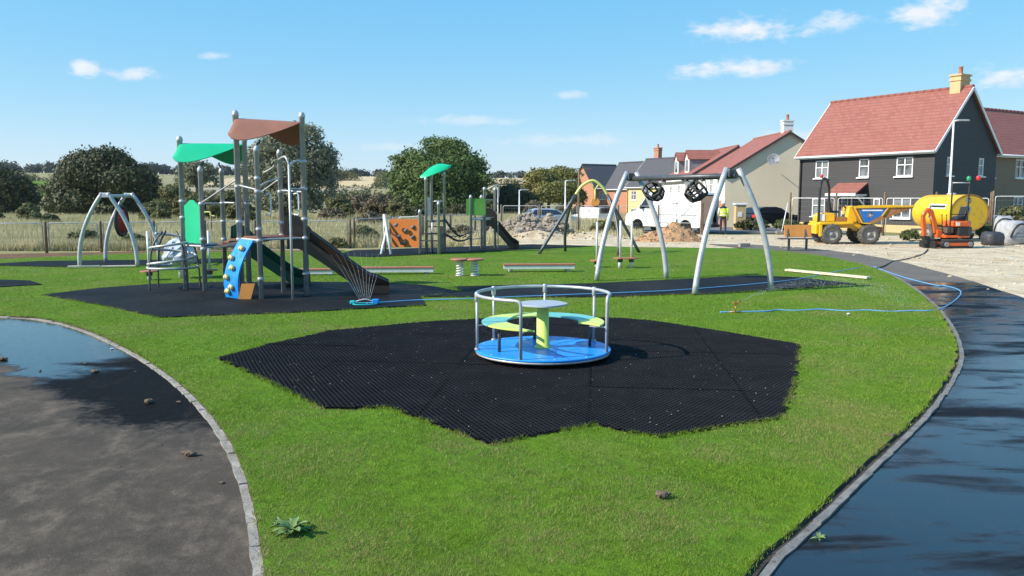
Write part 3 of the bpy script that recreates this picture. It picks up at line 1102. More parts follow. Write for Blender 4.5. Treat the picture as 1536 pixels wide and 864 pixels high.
def house(name, label, corner, ang, L, Wd, eave, ridge, wall, roofm, base=None, gable=None, front=(), right=(), left=(), chimney=None, plinth=None, group='houses of the estate', gutter=True, over=.28, bargem='trim_white', lower=None, wallback=None):
    """ridge along local x (0..L); front wall y=0, gables at x=0 and x=L; openings (u0,u1,v0,v1,kind)"""
    bz = gz(corner[0], corner[1]) if base is None else base
    t = thing(name, label, 'house', (corner[0], corner[1], bz), ang, group)
    gable = gable or wall
    X, Y = Vector((1, 0, 0)), Vector((0, 1, 0))
    sides = {'front': (Vector((0, 0, 0)), X, L, -Y, front, wall), 'right': (Vector((L, 0, 0)), Y, Wd, X, right, gable), 'back': (Vector((L, Wd, 0)), -X, L, Y, (), wall), 'left': (Vector((0, Wd, 0)), -Y, Wd, -X, left, gable)}
    for sn, (og, ex, ln, nr, ops, wm) in sides.items():
        mb = MB()
        wall_grid(mb, og, ex, ln, eave, [o[:4] for o in ops], .12, nr)
        if sn in ('left', 'right'):
            mb.add([og + Vector((0, 0, eave)), og + ex * ln + Vector((0, 0, eave)), og + ex * (ln / 2) + Vector((0, 0, ridge))], [(0, 1, 2)])
        wo = mb.build('wall', wm, t)
        for o in ops:
            a, b, c, d = o[:4]
            kind = o[4] if len(o) > 4 else 'w'
            P = lambda u, v, dd=0: og + ex * u + Vector((0, 0, v)) - nr * dd
            if kind in 'wn':
                fr = MB()
                fw = .07
                rot = Matrix((ex, nr, Vector((0, 0, 1)))).transposed()
                for (u, v, su, sv) in (((a + b) / 2, c + fw / 2, b - a, fw), ((a + b) / 2, d - fw / 2, b - a, fw), (a + fw / 2, (c + d) / 2, fw, d - c - 2 * fw), (b - fw / 2, (c + d) / 2, fw, d - c - 2 * fw)):
                    fr.box(P(u, v, .06), (su, .07, sv), rot)
                k = max(1, round((b - a) / .55)) if kind == 'w' else 1
                for i in range(1, k):
                    fr.box(P(a + (b - a) * i / k, (c + d) / 2, .06), (.06, .06, d - c - 2 * fw), rot)
                fr.box(P((a + b) / 2, c + (d - c) * .6, .06), (b - a - 2 * fw, .055, .05), rot)
                wi = fr.build('window', 'trim_white', t)
                gp_ = MB()
                gp_.add([P(a + .03, c + .03, .085), P(b - .03, c + .03, .085), P(b - .03, d - .03, .085), P(a + .03, d - .03, .085)], [(0, 1, 2, 3)])
                gp_.build('pane', 'window_glass', wi)
                si = MB()
                si.box(P((a + b) / 2, c - .04, -.04), (b - a + .16, .14, .07), rot)
                si.build('sill', 'trim_white', wi)
            else:
                rot = Matrix((ex, nr, Vector((0, 0, 1)))).transposed()
                fr = MB()
                fr.box(P(a + .04, (c + d) / 2, .05), (.08, .09, d - c), rot)
                fr.box(P(b - .04, (c + d) / 2, .05), (.08, .09, d - c), rot)
                fr.box(P((a + b) / 2, d - .04, .05), (b - a - .16, .09, .08), rot)
                dr = MB()
                dr.box(P((a + b) / 2, (c + d) / 2 - .02, .08), (b - a - .17, .05, d - c - .09), rot)
                for v in (.3, .7):
                    for u in (.3, .7):
                        dr.box(P(a + (b - a) * u, c + (d - c) * v, .05), ((b - a) * .26, .02, (d - c) * .28), rot)
                do = dr.build('door', 'door_dark', t)
                fr.build('frame', 'trim_white', do)
                hd = MB()
                hd.ball(P(b - .2, c + (d - c) * .47, .02), .035, 8)
                hd.build('handle', 'steel', do)
    # roof: two thick slopes
    rise = ridge - eave
    run = Wd / 2
    sl = rise / run
    ov = over
    th = .12
    rf = MB()
    for sgn in (0, 1):
        y0 = -ov if sgn == 0 else Wd + ov
        z0 = eave - ov * sl + .06
        ym, zm = Wd / 2, ridge + .06
        xa, xb = -ov * .6, L + ov * .6
        a = [(xa, y0, z0), (xb, y0, z0), (xb, ym, zm), (xa, ym, zm)]
        bl = [(x, y, z - th) for x, y, z in a]
        fs = [(0, 1, 2, 3), (7, 6, 5, 4), (0, 4, 5, 1), (1, 5, 6, 2), (3, 7, 4, 0)]
        if sgn:
            fs = [f[::-1] for f in fs]
        rf.add(a + bl, fs)
    ro = rf.build('roof', roofm, t)
    rg = MB()
    n = max(2, int(L / .45))
    for i in range(n):
        x0, x1 = -ov * .6 + (L + ov * 1.2) * i / n, -ov * .6 + (L + ov * 1.2) * (i + .985) / n
        rg.tube([(x0, Wd / 2, ridge + .04), (x1, Wd / 2, ridge + .04)], .11, 8)
    rg.build('ridge_tiles', roofm, ro)
    # barge boards on both gables, gutters and downpipe
    for gx_ in (-ov * .6 - .02, L + ov * .6 + .02):
        bb = MB()
        for s in (0, 1):
            y0 = -ov if s == 0 else Wd + ov
            bb.beam((gx_, y0, eave - ov * sl - .05), (gx_, Wd / 2, ridge - .05), .035, .15, up=(0, -rise if s == 0 else rise, run))
        bb.build('barge_board', bargem, t)
    if gutter:
        for s, y0 in ((0, -ov - .05), (1, Wd + ov + .05)):
            gu = MB()
            gu.tube([(-ov * .6, y0, eave - ov * sl - .02), (L + ov * .6, y0, eave - ov * sl - .02)], .065, 8)
            gu.box((L / 2, y0 + (.09 if s == 0 else -.09), eave - ov * sl - .06), (L + ov * 1.2 - .03, .03, .16))
            gu.build('gutter', 'trim_white', t)
        dp = MB()
        dp.tube([(.18, -ov - .05, eave - ov * sl - .08), (.18, -.07, eave - .45), (.18, -.07, .1)], .04, 8)
        dp.build('downpipe', 'fascia_dark', t)
    if plinth:
        pl = MB()
        pl.box((L / 2, -.03, .22), (L + .02, .05, .44))
        pl.build('plinth', plinth, t)
        pl = MB()
        pl.box((L + .03, Wd / 2, .22), (.05, Wd - .02, .44))
        pl.build('plinth', plinth, t)
    if lower:
        lo = MB()
        lo.box((L / 2, -.03, lower[1] / 2), (L + .02, .05, lower[1]))
        # keep clear of openings: strips between them
        if front:
            lo = MB()
            cuts = sorted([(o[0], o[1]) for o in front if o[2] < lower[1]])
            x = 0
            for a, b in cuts + [(L, L)]:
                if a - x > .02:
                    lo = MB()
                    lo.box(((x + a) / 2, -.03, lower[1] / 2), (a - x, .05, lower[1]))
                    lo.build('brick_facing', lower[0], t)
                x = b
    if chimney:
        cx, cyy, w, d, top, cm, pots = chimney
        ch = MB()
        zb = ridge - abs(cyy - Wd / 2) * sl - .5
        ch.box((cx, cyy, (zb + top) / 2), (w, d, top - zb))
        ch.box((cx, cyy, top - .22), (w + .1, d + .1, .12))
        ch.box((cx, cyy, top + .05), (w + .14, d + .14, .1))
        co = ch.build('chimney', cm, ro)
        for i in range(pots):
            po = MB()
            po.lathe([(.11, 0), (.14, .06), (.12, .1), (.11, .42), (.14, .45), (.1, .46)], (cx + (i - (pots - 1) / 2) * .3, cyy, top + .1), n=12)
            po.build('chimney_pot', 'terracotta', ro)
        fl = MB()
        fl.prism([(-w / 2 - .12, 0), (w / 2 + .12, 0), (w / 2 + .12, .5), (-w / 2 - .12, .5)], 0, .02, Matrix(((1, 0, 0), (0, .70, -.71), (0, .71, .70))) if False else None, (cx, cyy - d / 2 - .62, ridge - (Wd / 2 - (cyy - d / 2 - .62)) * sl + .3)) if False else None
    return t, ro


# black weatherboarded house, gable and front survey: corner at (18.93, 54.1), front runs towards the camera
BANG = math.atan2(-.858, .513)
bh, bh_roof = house('clad_house', 'black weatherboarded house with red tiled roof and buff chimney', (18.93, 54.1), BANG, 9.3, 6.2, 4.95, 8.35, 'cladding_black', 'tile_red', base=-.05,
                    front=[(1.25, 2.25, 3.28, 4.38), (4.45, 5.15, 3.28, 4.38), (6.95, 8.0, 3.28, 4.38), (1.1, 2.1, .85, 2.0), (3.3, 3.8, .7, 2.1, 'n'), (4.0, 4.95, .1, 2.15, 'd'), (5.55, 6.0, .85, 2.0, 'n'), (6.85, 8.0, .85, 2.05)],
                    right=[(1.2, 1.75, 3.3, 4.35, 'n'), (4.4, 4.95, 3.3, 4.35, 'n'), (4.4, 4.95, .9, 2.0, 'n')], chimney=(8.55, 3.25, .62, .95, 9.05, 'brick_buff', 1), plinth='brick_buff')
# porch canopy over its door
po = MB()
po.add([(3.05, -.02, 2.95), (5.15, -.02, 2.95), (5.15, -1.15, 2.3), (3.05, -1.15, 2.3), (3.05, -.02, 2.85), (5.15, -.02, 2.85), (5.15, -1.15, 2.2), (3.05, -1.15, 2.2)], [(3, 2, 1, 0), (4, 5, 6, 7), (0, 4, 7, 3), (2, 6, 5, 1), (3, 7, 6, 2)])
pc = po.build('porch_roof', 'tile_red', bh)
po = MB()
po.box((4.1, -1.17, 2.22), (2.16, .05, .16))
for x in (3.08, 5.12):
    po.box((x, -.6, 2.2), (.06, 1.1, .1))
    po.beam((x, -1.0, 2.15), (x, -.06, 1.45), .07, .07)
po.build('bracket', 'trim_white', pc)
# meter box lamp beside the door
lp = MB()
lp.box((6.4, -.07, 1.85), (.16, .14, .26))
lp.build('wall_lamp', 'door_dark', bh)

house('brick_house', 'brown brick house with red tiled roof joined to the black clad house', (28.62, 50.75), math.atan2(.513, .858), 10.5, 5.6, 5.0, 7.95, 'brick_brown', 'tile_red', base=-.05,
      front=[(1.1, 2.1, 3.3, 4.5), (4.6, 5.8, 3.3, 4.5), (1.2, 2.2, .8, 2.1), (4.6, 5.8, .8, 2.1), (7.2, 8.15, .1, 2.1, 'd')], right=[(1.5, 2.4, 3.2, 4.4)])

# cream rendered house, gable towards the playground
CANG = math.atan2(-.999, .03)
ch, ch_roof = house('rendered_house', 'cream rendered house with red roof and white chimney behind the white van', (16.88, 74.57), CANG, 8.6, 10.2, 4.95, 8.05, 'render_white', 'tile_red', base=-.85, gable='render_cream',
                    front=[(1.0, 2.0, 3.2, 4.4), (4.0, 5.0, 3.2, 4.4), (6.2, 7.0, 3.2, 4.4, 'n'), (1.0, 2.4, .8, 2.1), (4.2, 5.1, .1, 2.1, 'd')], right=[(2.0, 3.1, .9, 2.0)],
                    chimney=(7.2, 5.4, .6, .8, 9.0, 'render_white', 1), bargem='fascia_dark', over=.35, lower=('brick_orange', 2.6))
# satellite dish on the gable with its arm
sd = thing('satellite_dish', 'grey satellite dish on the cream rendered gable', 'dish', tuple(At(1156, 242, 65.6)), 0)
m_ = MB()
Mx = Vector((-.35, -.85, .35)).to_track_quat('Z', 'Y').to_matrix()
m_.lathe([(.02, 0), (.2, .02), (.36, .07), (.47, .14), (.485, .14), (.37, .05), (.2, 0), (.02, -.02)], (0, -.75, .1), Mx, 18, sx=1.0, sy=.95)
dsh = m_.build('dish', 'lead', sd)
m_ = MB()
m_.tube([(0, -.75, .1), (0, -.5, -.15), (0, .18, -.22)], .03, 6)
m_.tube([(0, -.75, -.25), (-.2, -1.2, .15)], .02, 6)
m_.build('bracket', 'lead', sd)
m_ = MB()
m_.box((-.2, -1.2, .18), (.08, .16, .08))
m_.build('receiver', 'fascia_dark', sd)

# terrace behind with dormers
th_, th_roof = house('terraced_house', 'white fronted terrace with red roof and two dormers beyond the cream gable', (15.4, 85.2), CANG, 10.5, 9.6, 5.0, 7.9, 'render_white', 'tile_red', base=-1.3,
                     front=[(1.0, 2.0, 3.2, 4.4), (4.4, 5.4, 3.2, 4.4), (7.8, 8.8, 3.2, 4.4), (1.0, 2.3, .8, 2.1), (4.2, 5.1, .1, 2.1, 'd'), (7.6, 8.9, .8, 2.1)], bargem='fascia_dark', lower=('brick_orange', 2.9))
for k, dx in enumerate((3.1, 7.4)):
    w, dep, zb, ze, zr = 1.5, 2.6, 5.35, 7.0, 7.75
    yb = 1.0
    d_ = MB()
    d_.add([(dx - w / 2, yb, zb), (dx - w / 2, yb, ze), (dx - w / 2, yb + dep, ze), (dx - w / 2, yb + dep, zb), (dx + w / 2, yb, zb), (dx + w / 2, yb, ze), (dx + w / 2, yb + dep, ze), (dx + w / 2, yb + dep, zb)], [(0, 1, 2, 3), (7, 6, 5, 4)])
    d_.add([(dx - w / 2, yb, zb), (dx + w / 2, yb, zb), (dx + w / 2, yb, ze), (dx - w / 2, yb, ze)], [(0, 1, 2, 3)])
    d_.v = d_.v[:8]
    d_.f[-1] = [0, 4, 5, 1]
    do = d_.build('dormer', 'lead', th_roof)
    d_ = MB()
    d_.box((dx, yb - .02, (zb + ze) / 2 + .02), (w + .04, .08, ze - zb - .05))
    d_.add([(dx - w / 2, yb - .05, ze), (dx + w / 2, yb - .05, ze), (dx, yb - .05, zr - .1)], [(0, 1, 2)])
    d_.build('dormer_front', 'trim_white', th_roof)
    d_ = MB()
    d_.box((dx, yb - .07, (zb + ze) / 2 + .1), (w * .62, .03, (ze - zb) * .62))
    d_.build('dormer_pane', 'window_glass', th_roof)
    d_ = MB()
    for s in (-1, 1):
        x0 = dx + s * (w / 2 + .15)
        a = [(x0, yb - .2, ze - .12), (dx, yb - .2, zr), (dx, yb + dep + .4, zr), (x0, yb + dep + .1, ze - .12)]
        a += [(x, y, z - .07) for x, y, z in a]
        fs = [(0, 1, 2, 3), (7, 6, 5, 4), (0, 4, 5, 1), (3, 7, 4, 0)]
        d_.add(a, fs if s < 0 else [f[::-1] for f in fs])
    d_.build('dormer_roof', 'tile_red', th_roof)

# yellow rendered house with slate roof
hx = At(940.5, 295, 108)
yh, yr = house('rendered_house', 'pale yellow rendered house with dark slate roof and brick chimney', (hx.x, 108), BANG + R(6), 8.0, 7.2, 5.1, 8.6, 'render_yellow', 'tile_slate', base=-1.6,
               front=[(.7, 1.7, 3.2, 4.4), (3.2, 4.2, 3.2, 4.4), (6.0, 7.0, 3.2, 4.4), (.7, 1.9, .8, 2.1), (3.3, 4.2, .1, 2.1, 'd'), (6.0, 7.2, .8, 2.1)], chimney=(1.7, 3.9, .8, .7, 10.0, 'brick_orange', 1))
po = MB()
po.add([(3.0, -.02, 2.9), (4.5, -.02, 2.9), (4.5, -1.0, 2.3), (3.0, -1.0, 2.3), (3.0, -.02, 2.8), (4.5, -.02, 2.8), (4.5, -1.0, 2.2), (3.0, -1.0, 2.2)], [(3, 2, 1, 0), (4, 5, 6, 7), (0, 4, 7, 3), (2, 6, 5, 1), (3, 7, 6, 2)])
po.build('porch_roof', 'tile_slate', yh)
# orange brick house and its cross wing
hx = At(894, 295, 118)
house('brick_house', 'orange brick house with slate roof and gable end towards the hedge', (hx.x - .2, 119), math.atan2(.513, .858), 6.0, 5.6, 5.1, 8.3, 'brick_orange', 'tile_slate', base=-1.55,
      left=[(2.2, 3.2, 3.2, 4.4), (2.2, 3.2, .8, 2.1)], front=[(1.0, 2.0, 3.2, 4.4), (1.0, 2.0, .8, 2.1)], bargem='fascia_dark')
hx = At(911, 295, 112)
house('brick_house', 'brick house with slate roof, gable coloured darker for shade and pale eaves beside the yellow house', (hx.x, 113.5), BANG + R(4), 5.2, 5.0, 5.0, 8.3, 'brick_orange', 'tile_slate', base=-1.6, gable='brick_shaded',
      front=[(1.6, 2.6, 3.2, 4.4), (1.6, 2.6, .8, 2.1)], bargem='fascia_dark')

# ================================================================== TREES
pm('bark', (.11, .09, .07), (.07, .06, .05), rough=.9, scale=8, bump=.6)
leafmat('leaf_dark', (.040, .052, .016), (.060, .072, .022), (.085, .082, .03), scale=.35, transl=.2)
leafmat('leaf_oak', (.060, .115, .018), (.095, .155, .028), (.13, .16, .045), scale=.35, transl=.25)
leafmat('leaf_willow', (.15, .17, .09), (.19, .20, .12), (.26, .26, .18), scale=.4, transl=.25)
leafmat('leaf_yellow', (.22, .20, .045), (.12, .15, .04), (.27, .23, .07), scale=.3, transl=.3)
leafmat('leaf_hedge', (.10, .11, .035), (.14, .145, .05), (.18, .165, .07), scale=.25, transl=.25)
leafmat('leaf_brown', (.12, .095, .055), (.14, .12, .065), (.18, .15, .09), scale=.3, transl=.2)
leafmat('leaf_far', (.045, .058, .036), (.06, .072, .045), (.055, .06, .045), scale=.05, transl=.2)


def leaf_cloud(lobes, n, size, seed, clus=46, spread=.20, aspect=1.0, inner=.0):
    r = np.random.default_rng(seed)
    lob = np.array(lobes, float)
    wgt = (lob[:, 3] * lob[:, 4] + lob[:, 3] * lob[:, 5] + lob[:, 4] * lob[:, 5])
    wgt /= wgt.sum()
    C, Rr, O = [], [], []
    for k, l in enumerate(lob):
        nc = max(8, int(clus * wgt[k] * len(lob)))
        d = r.normal(size=(nc, 3))
        d /= np.linalg.norm(d, axis=1)[:, None]
        d[:, 2] = np.where(d[:, 2] < -.35, -d[:, 2] * .8, d[:, 2])
        rad = r.uniform(.62, 1.0, nc)[:, None]
        C.append(l[:3] + d * l[3:6] * rad)
        Rr.append(np.full(nc, l[3:6].mean()) * r.uniform(.7, 1.35, nc))
        O.append(d)
    C, Rr, O = np.concatenate(C), np.concatenate(Rr), np.concatenate(O)
    w = Rr ** 2
    idx = r.choice(len(C), n, p=w / w.sum())
    off = r.normal(size=(n, 3))
    off /= np.linalg.norm(off, axis=1)[:, None]
    off *= (r.random(n) ** .45)[:, None]
    pos = C[idx] + off * (Rr[idx] * spread * 1.7)[:, None] * np.array([1, 1, .75])
    nr = off * .9 + O[idx] * .5 + r.normal(size=(n, 3)) * .55
    nr /= np.linalg.norm(nr, axis=1)[:, None]
    a = np.cross(nr, r.normal(size=(n, 3)))
    a /= np.linalg.norm(a, axis=1)[:, None] + 1e-9
    b = np.cross(nr, a)
    s = size * r.uniform(.55, 1.35, n)[:, None]
    V = np.empty((n, 4, 3), np.float32)
    V[:, 0] = pos - a * s * aspect
    V[:, 1] = pos - b * s * .55
    V[:, 2] = pos + a * s * aspect
    V[:, 3] = pos + b * s * .55
    return V.reshape(-1, 3)


def tree(name, label, base, hgt, lobes, n, size, mat, seed, trunk=.25, cat='tree', group=None, clus=46, spread=.20, aspect=1.0, limbs=7):
    """lobes relative to the base point"""
    b = Vector((base[0], base[1], gz(base[0], base[1])))
    t = thing(name, label, cat, tuple(b), 0, group)
    rd = random.Random(seed)
    mb = MB()
    top = Vector((rd.uniform(-.3, .3), rd.uniform(-.3, .3), hgt * .62))
    pts = [Vector((0, 0, -.15)), Vector((0, 0, .3)), top * .4 + Vector((rd.uniform(-.2, .2), 0, 0)), top]
    mb.tube(catmull(pts, 4), [trunk * (1.25 - .9 * i / 12) for i in range(13)], 8)
    for k in range(limbs):
        l = lobes[k % len(lobes)]
        e = Vector(l[:3]) + Vector((rd.uniform(-.5, .5) * l[3], rd.uniform(-.5, .5) * l[4], rd.uniform(-.2, .6) * l[5]))
        s0 = top * rd.uniform(.35, .95)
        mid = s0.lerp(e, .5) + Vector((0, 0, .12 * (e - s0).length))
        path = catmull([s0, mid, e], 4)
        mb.tube(path, [trunk * .5 * (1 - .85 * i / (len(path) - 1)) for i in range(len(path))], 6)
    mb.build('trunk', 'bark', t)
    quad_mesh('crown', leaf_cloud(lobes, n, size, seed, clus, spread, aspect), 4, mat, t)
    return t


def px_lobes(base, Y, spec, dscale=.85):
    """(px, py, half-width px, half-height px, depth offset) -> lobes relative to base at depth Y"""
    b = Vector((base[0], base[1], gz(base[0], base[1])))
    out = []
    for (px, py, hw, hh, dy) in spec:
        p = At(px, py, Y + dy)
        k = (Y + dy) / F
        out.append((p.x - b.x, p.y - b.y, p.z - b.z, hw * k, hw * k * dscale, hh * k))
    return out


def ptree(name, label, px, Y, spec, n, size, mat, seed, **kw):
    base = (At(px, 295, Y).x, Y)
    rq = random.Random(seed * 7 + 1)
    extra = []
    for (qx, qy, hw, hh, dy) in spec:
        for _ in range(4):
            an = rq.uniform(0, 2 * math.pi)
            k = rq.uniform(.75, 1.12)
            f = rq.uniform(.16, .34)
            extra.append((qx + math.cos(an) * hw * k, qy - abs(math.sin(an)) * hh * k, hw * f, hh * f, dy + rq.uniform(-1.5, 1.5)))
    lob = px_lobes(base, Y, list(spec) + extra)
    top = max(l[2] + l[5] for l in lob)
    return tree(name, label, base, top, lob, n, size, mat, seed, **kw)


ptree('oak_tree', 'broad dark domed tree behind the basket swing', 152, 92, [(150, 262, 52, 36, 0), (108, 290, 34, 30, 2), (190, 280, 44, 34, -1), (215, 305, 30, 26, 0), (130, 308, 50, 24, 0), (165, 240, 28, 14, 1), (85, 315, 22, 20, 1), (180, 320, 50, 18, 0)], 60000, .19, 'leaf_dark', 1, trunk=.5, clus=90)
ptree('oak_tree', 'dark round tree standing clear of the broad domed tree', 10, 95, [(5, 290, 40, 34, 0), (-30, 285, 40, 36, 0), (30, 305, 26, 26, 0), (-10, 320, 50, 22, 0)], 32000, .20, 'leaf_dark', 2, trunk=.45, clus=70)
ptree('willow_tree', 'tall loose grey-green tree behind the brown canopy tower', 428, 72, [(452, 208, 34, 24, 0), (425, 222, 40, 28, 0), (482, 240, 28, 28, 0), (470, 250, 34, 32, 0), (395, 250, 36, 34, 0), (440, 262, 50, 40, 0), (480, 285, 28, 34, 0), (388, 295, 30, 34, 0), (435, 305, 52, 26, 0), (410, 205, 18, 14, 0), (498, 262, 14, 20, 0)], 30000, .11, 'leaf_willow', 3, trunk=.38, clus=230, spread=.15, aspect=1.6, limbs=12)
ptree('oak_tree', 'round bright green tree behind the far orange climbing wall', 655, 98, [(670, 232, 34, 26, 2), (625, 258, 38, 32, 0), (690, 258, 40, 34, 1), (655, 275, 60, 36, 0), (605, 290, 24, 28, -1), (712, 285, 26, 30, 0), (660, 305, 64, 20, 0), (650, 218, 20, 14, 2)], 62000, .18, 'leaf_oak', 4, trunk=.5, clus=100)
ptree('bare_tree', 'thin sparse tree with open branches seen between the tower posts', 296, 130, [(296, 258, 26, 16, 0), (280, 272, 18, 12, 0), (314, 274, 16, 12, 0)], 2600, .26, 'leaf_willow', 5, trunk=.3, clus=40, spread=.25, limbs=14)
ptree('field_maple', 'yellowing rounded tree behind the lamp posts', 822, 112, [(812, 276, 24, 22, 0), (842, 272, 26, 20, 2), (828, 292, 38, 22, 0), (858, 290, 16, 22, 0), (868, 300, 12, 18, 0)], 34000, .19, 'leaf_yellow', 6, trunk=.35, clus=70)
ptree('hawthorn_tree', 'dark green bushy tree beside the yellowing tree', 768, 104, [(768, 298, 24, 20, 0), (745, 306, 20, 16, 0), (790, 306, 18, 18, 0), (770, 316, 34, 12, 0)], 24000, .18, 'leaf_dark', 7, trunk=.25, clus=60)

# bushes and hedge runs behind the meadow, each one its own
BUSH = [(262, 300, 34, 26, 80, 'leaf_hedge'), (232, 318, 22, 18, 70, 'leaf_hedge'), (300, 312, 30, 24, 75, 'leaf_hedge'), (340, 308, 24, 26, 78, 'leaf_hedge'), (362, 320, 22, 18, 66, 'leaf_hedge'),
        (508, 312, 20, 22, 82, 'leaf_hedge'), (540, 308, 26, 20, 92, 'leaf_brown'), (572, 306, 24, 20, 88, 'leaf_brown'), (600, 312, 20, 20, 80, 'leaf_hedge'), (498, 326, 22, 14, 70, 'leaf_brown'), (555, 328, 20, 9, 60, 'leaf_brown'),
        (44, 322, 18, 18, 68, 'leaf_hedge'), (730, 312, 18, 16, 95, 'leaf_hedge'), (802, 312, 16, 14, 95, 'leaf_brown'), (845, 316, 14, 12, 90, 'leaf_brown'), (868, 318, 12, 12, 88, 'leaf_dark'), (-25, 318, 26, 20, 72, 'leaf_dark'),
        (75, 330, 14, 10, 62, 'leaf_dark'), (640, 318, 26, 14, 84, 'leaf_dark'), (690, 318, 26, 14, 86, 'leaf_dark')]
BLAB = ['olive bush behind the green canopied tower, under the sparse open tree', 'olive bush between the broad domed tree and the green canopied tower', 'olive bush seen between the posts of the green canopied tower',
        'tall olive bush where green and brown canopied towers meet', 'low olive bush at the foot of the tall grey-green tree, near the meadow', 'olive bush at the edge of the tall grey-green tree, towards the stubble field',
        'brown thorn bush standing below the stubble field', 'brown thorn bush beside the round bright green tree', 'olive bush directly behind the orange climbing wall', 'low brown thorn bush in front of the olive bush by the grey-green tree', 'low brown scrub at the meadow edge behind the leaning tripod legs',
        'olive bush between the two dark trees beyond the basket swing', 'olive bush beyond the second tower, beside the round bright green tree', 'brown bush at the foot of the yellowing tree, by the slim lamp', 'brown bush under the yellowing tree, by the second slim lamp', 'small dark bush beside the tall thin pole', 'dark bush under the round dark tree beyond the meadow fence',
        'small dark bush at the foot of the broad domed tree', 'dark bush under the round bright green tree, behind the green leaf canopy', 'dark bush under the round bright green tree, behind the rope bridge']
for k, (px, py, hw, hh, Y, mt) in enumerate(BUSH):
    rd = random.Random(50 + k)
    sp = [(px, py, hw * .8, hh * .85, 0), (px - hw * .4, py + hh * .4, hw * .6, hh * .6, 1), (px + hw * .45, py + hh * .35, hw * .6, hh * .65, -1), (px + rd.uniform(-.3, .3) * hw, py - hh * .4, hw * .4, hh * .5, 0), (px, py + hh * .8, hw * .9, hh * .5, 0)]
    base = (At(px, 295, Y).x, Y)
    lob = px_lobes(base, Y, sp)
    tree('hedge_bush', BLAB[k], base, max(l[2] for l in lob), lob, 9000, .12, mt, 80 + k, trunk=.09, cat='bush', group='hedge bushes round the meadow', clus=30, limbs=5)
# far tree line on the hill
rdn = np.random.default_rng(9)
far = []
for k in range(230):
    x = -330 + 3.2 * k + rdn.uniform(-2, 2)
    y = 468 + rdn.uniform(-8, 20)
    s = rdn.uniform(1.3, 3.4) * (1.25 if x < -150 else 1.0)
    far.append((x, y, gz(x, y) + s * .55, s * 1.4, s, s * .75))
tag(quad_mesh('treeline', leaf_cloud(far, 46000, .75, 31, clus=10, spread=.4), 4, 'leaf_far'), 'dark distant woodland along the hill crest', 'woodland', kind='stuff')
fh = []
for (x0, y0, x1, y1, s) in [(-128, 306, -46, 298, 1.0), (-120, 224, -36, 219, 1.6), (-330, 340, -140, 330, 1.6), (-330, 258, -140, 248, 1.8), (-140, 200, -20, 190, 1.5), (-50, 330, 70, 332, 1.4), (-72, 455, -48, 300, 1.5)]:
    L = math.hypot(x1 - x0, y1 - y0)
    for i in range(int(L / 2.2)):
        u = i / int(L / 2.2)
        x, y = x0 + (x1 - x0) * u, y0 + (y1 - y0) * u
        q = s * rdn.uniform(.7, 1.4)
        fh.append((x, y, gz(x, y) + q * .6, q * 1.3, q, q * .9))
for (x, y, q) in [(-82, 360, 3.6), (-76, 362, 3.2), (-70, 361, 2.4), (-98, 366, 3.0)]:
    fh.append((x, y, gz(x, y) + q * .6, q * 1.2, q, q))
tag(quad_mesh('far_hedge_foliage', leaf_cloud(fh, 52000, .42, 33, clus=10, spread=.4), 4, 'leaf_hedge'), 'far hedgerows dividing the stubble fields on the hillside', 'hedgerow', kind='stuff')

# ================================================================== PLAY EQUIPMENT
LZ = LAWN_Z
MZ = LAWN_Z + .022


def post(parent, x, y, z0, z1, r=.057, mat='steel', cap=True, name='post', n=12):
    mb = MB()
    prof = [(r, z0), (r, z1)]
    if cap:
        prof += [(r * 1.15, z1 + .005), (r * 1.2, z1 + .05), (r * .9, z1 + .10), (r * .35, z1 + .125), (1e-4, z1 + .13)]
    mb.lathe(prof, (x, y, 0), n=n)
    o = mb.build(name, mat, parent, world=True)
    return o


def collars(parent, x, y, zs, r=.074, h=.06):
    for z in zs:
        mb = MB()
        mb.lathe([(r * .9, z - h / 2), (r, z - h / 2 + .008), (r, z + h / 2 - .008), (r * .9, z + h / 2)], (x, y, 0), n=12)
        mb.build('collar', 'steel', parent, world=True)


def part(parent, name, mat, fn, bevel=0.0):
    mb = MB()
    fn(mb)
    return mb.build(name, mat, parent, world=True, bevel=bevel)


def sheet3(mb, grid, th, m=0):
    """thick sheet through a grid of points (rows of Vectors)"""
    nr, nc = len(grid), len(grid[0])
    nrm = [[None] * nc for _ in range(nr)]
    for i in range(nr):
        for j in range(nc):
            a = grid[min(i + 1, nr - 1)][j] - grid[max(i - 1, 0)][j]
            b = grid[i][min(j + 1, nc - 1)] - grid[i][max(j - 1, 0)]
            c = a.cross(b)
            nrm[i][j] = c.normalized() if c.length > 1e-9 else Vector((0, 0, 1))
    top = [grid[i][j] + nrm[i][j] * th / 2 for i in range(nr) for j in range(nc)]
    bot = [grid[i][j] - nrm[i][j] * th / 2 for i in range(nr) for j in range(nc)]
    N = nr * nc
    fs = []
    for i in range(nr - 1):
        for j in range(nc - 1):
            q = (i * nc + j, (i + 1) * nc + j, (i + 1) * nc + j + 1, i * nc + j + 1)
            fs.append(q)
            fs.append(tuple(N + k for k in q[::-1]))
    mb.add(top + bot, fs, m, True)
    rim = [(0, j) for j in range(nc)] + [(i, nc - 1) for i in range(1, nr)] + [(nr - 1, j) for j in range(nc - 2, -1, -1)] + [(i, 0) for i in range(nr - 2, 0, -1)]
    o = len(mb.v) - 2 * N
    for k in range(len(rim)):
        a, b = rim[k], rim[(k + 1) % len(rim)]
        ia, ib = o + a[0] * nc + a[1], o + b[0] * nc + b[1]
        mb.add([mb.v[ia], mb.v[ib], mb.v[ib + N], mb.v[ia + N]], [(0, 1, 2, 3)], m)


# ---------------------------------------------------------------- roundabout
rc = G(814, 521, .16)
ROT = thing('roundabout', 'blue disc roundabout with steel handrail, lime and teal seat ring and grey table', 'roundabout', (rc.x, rc.y, LZ))
RR = 103.0 / F * rc.y


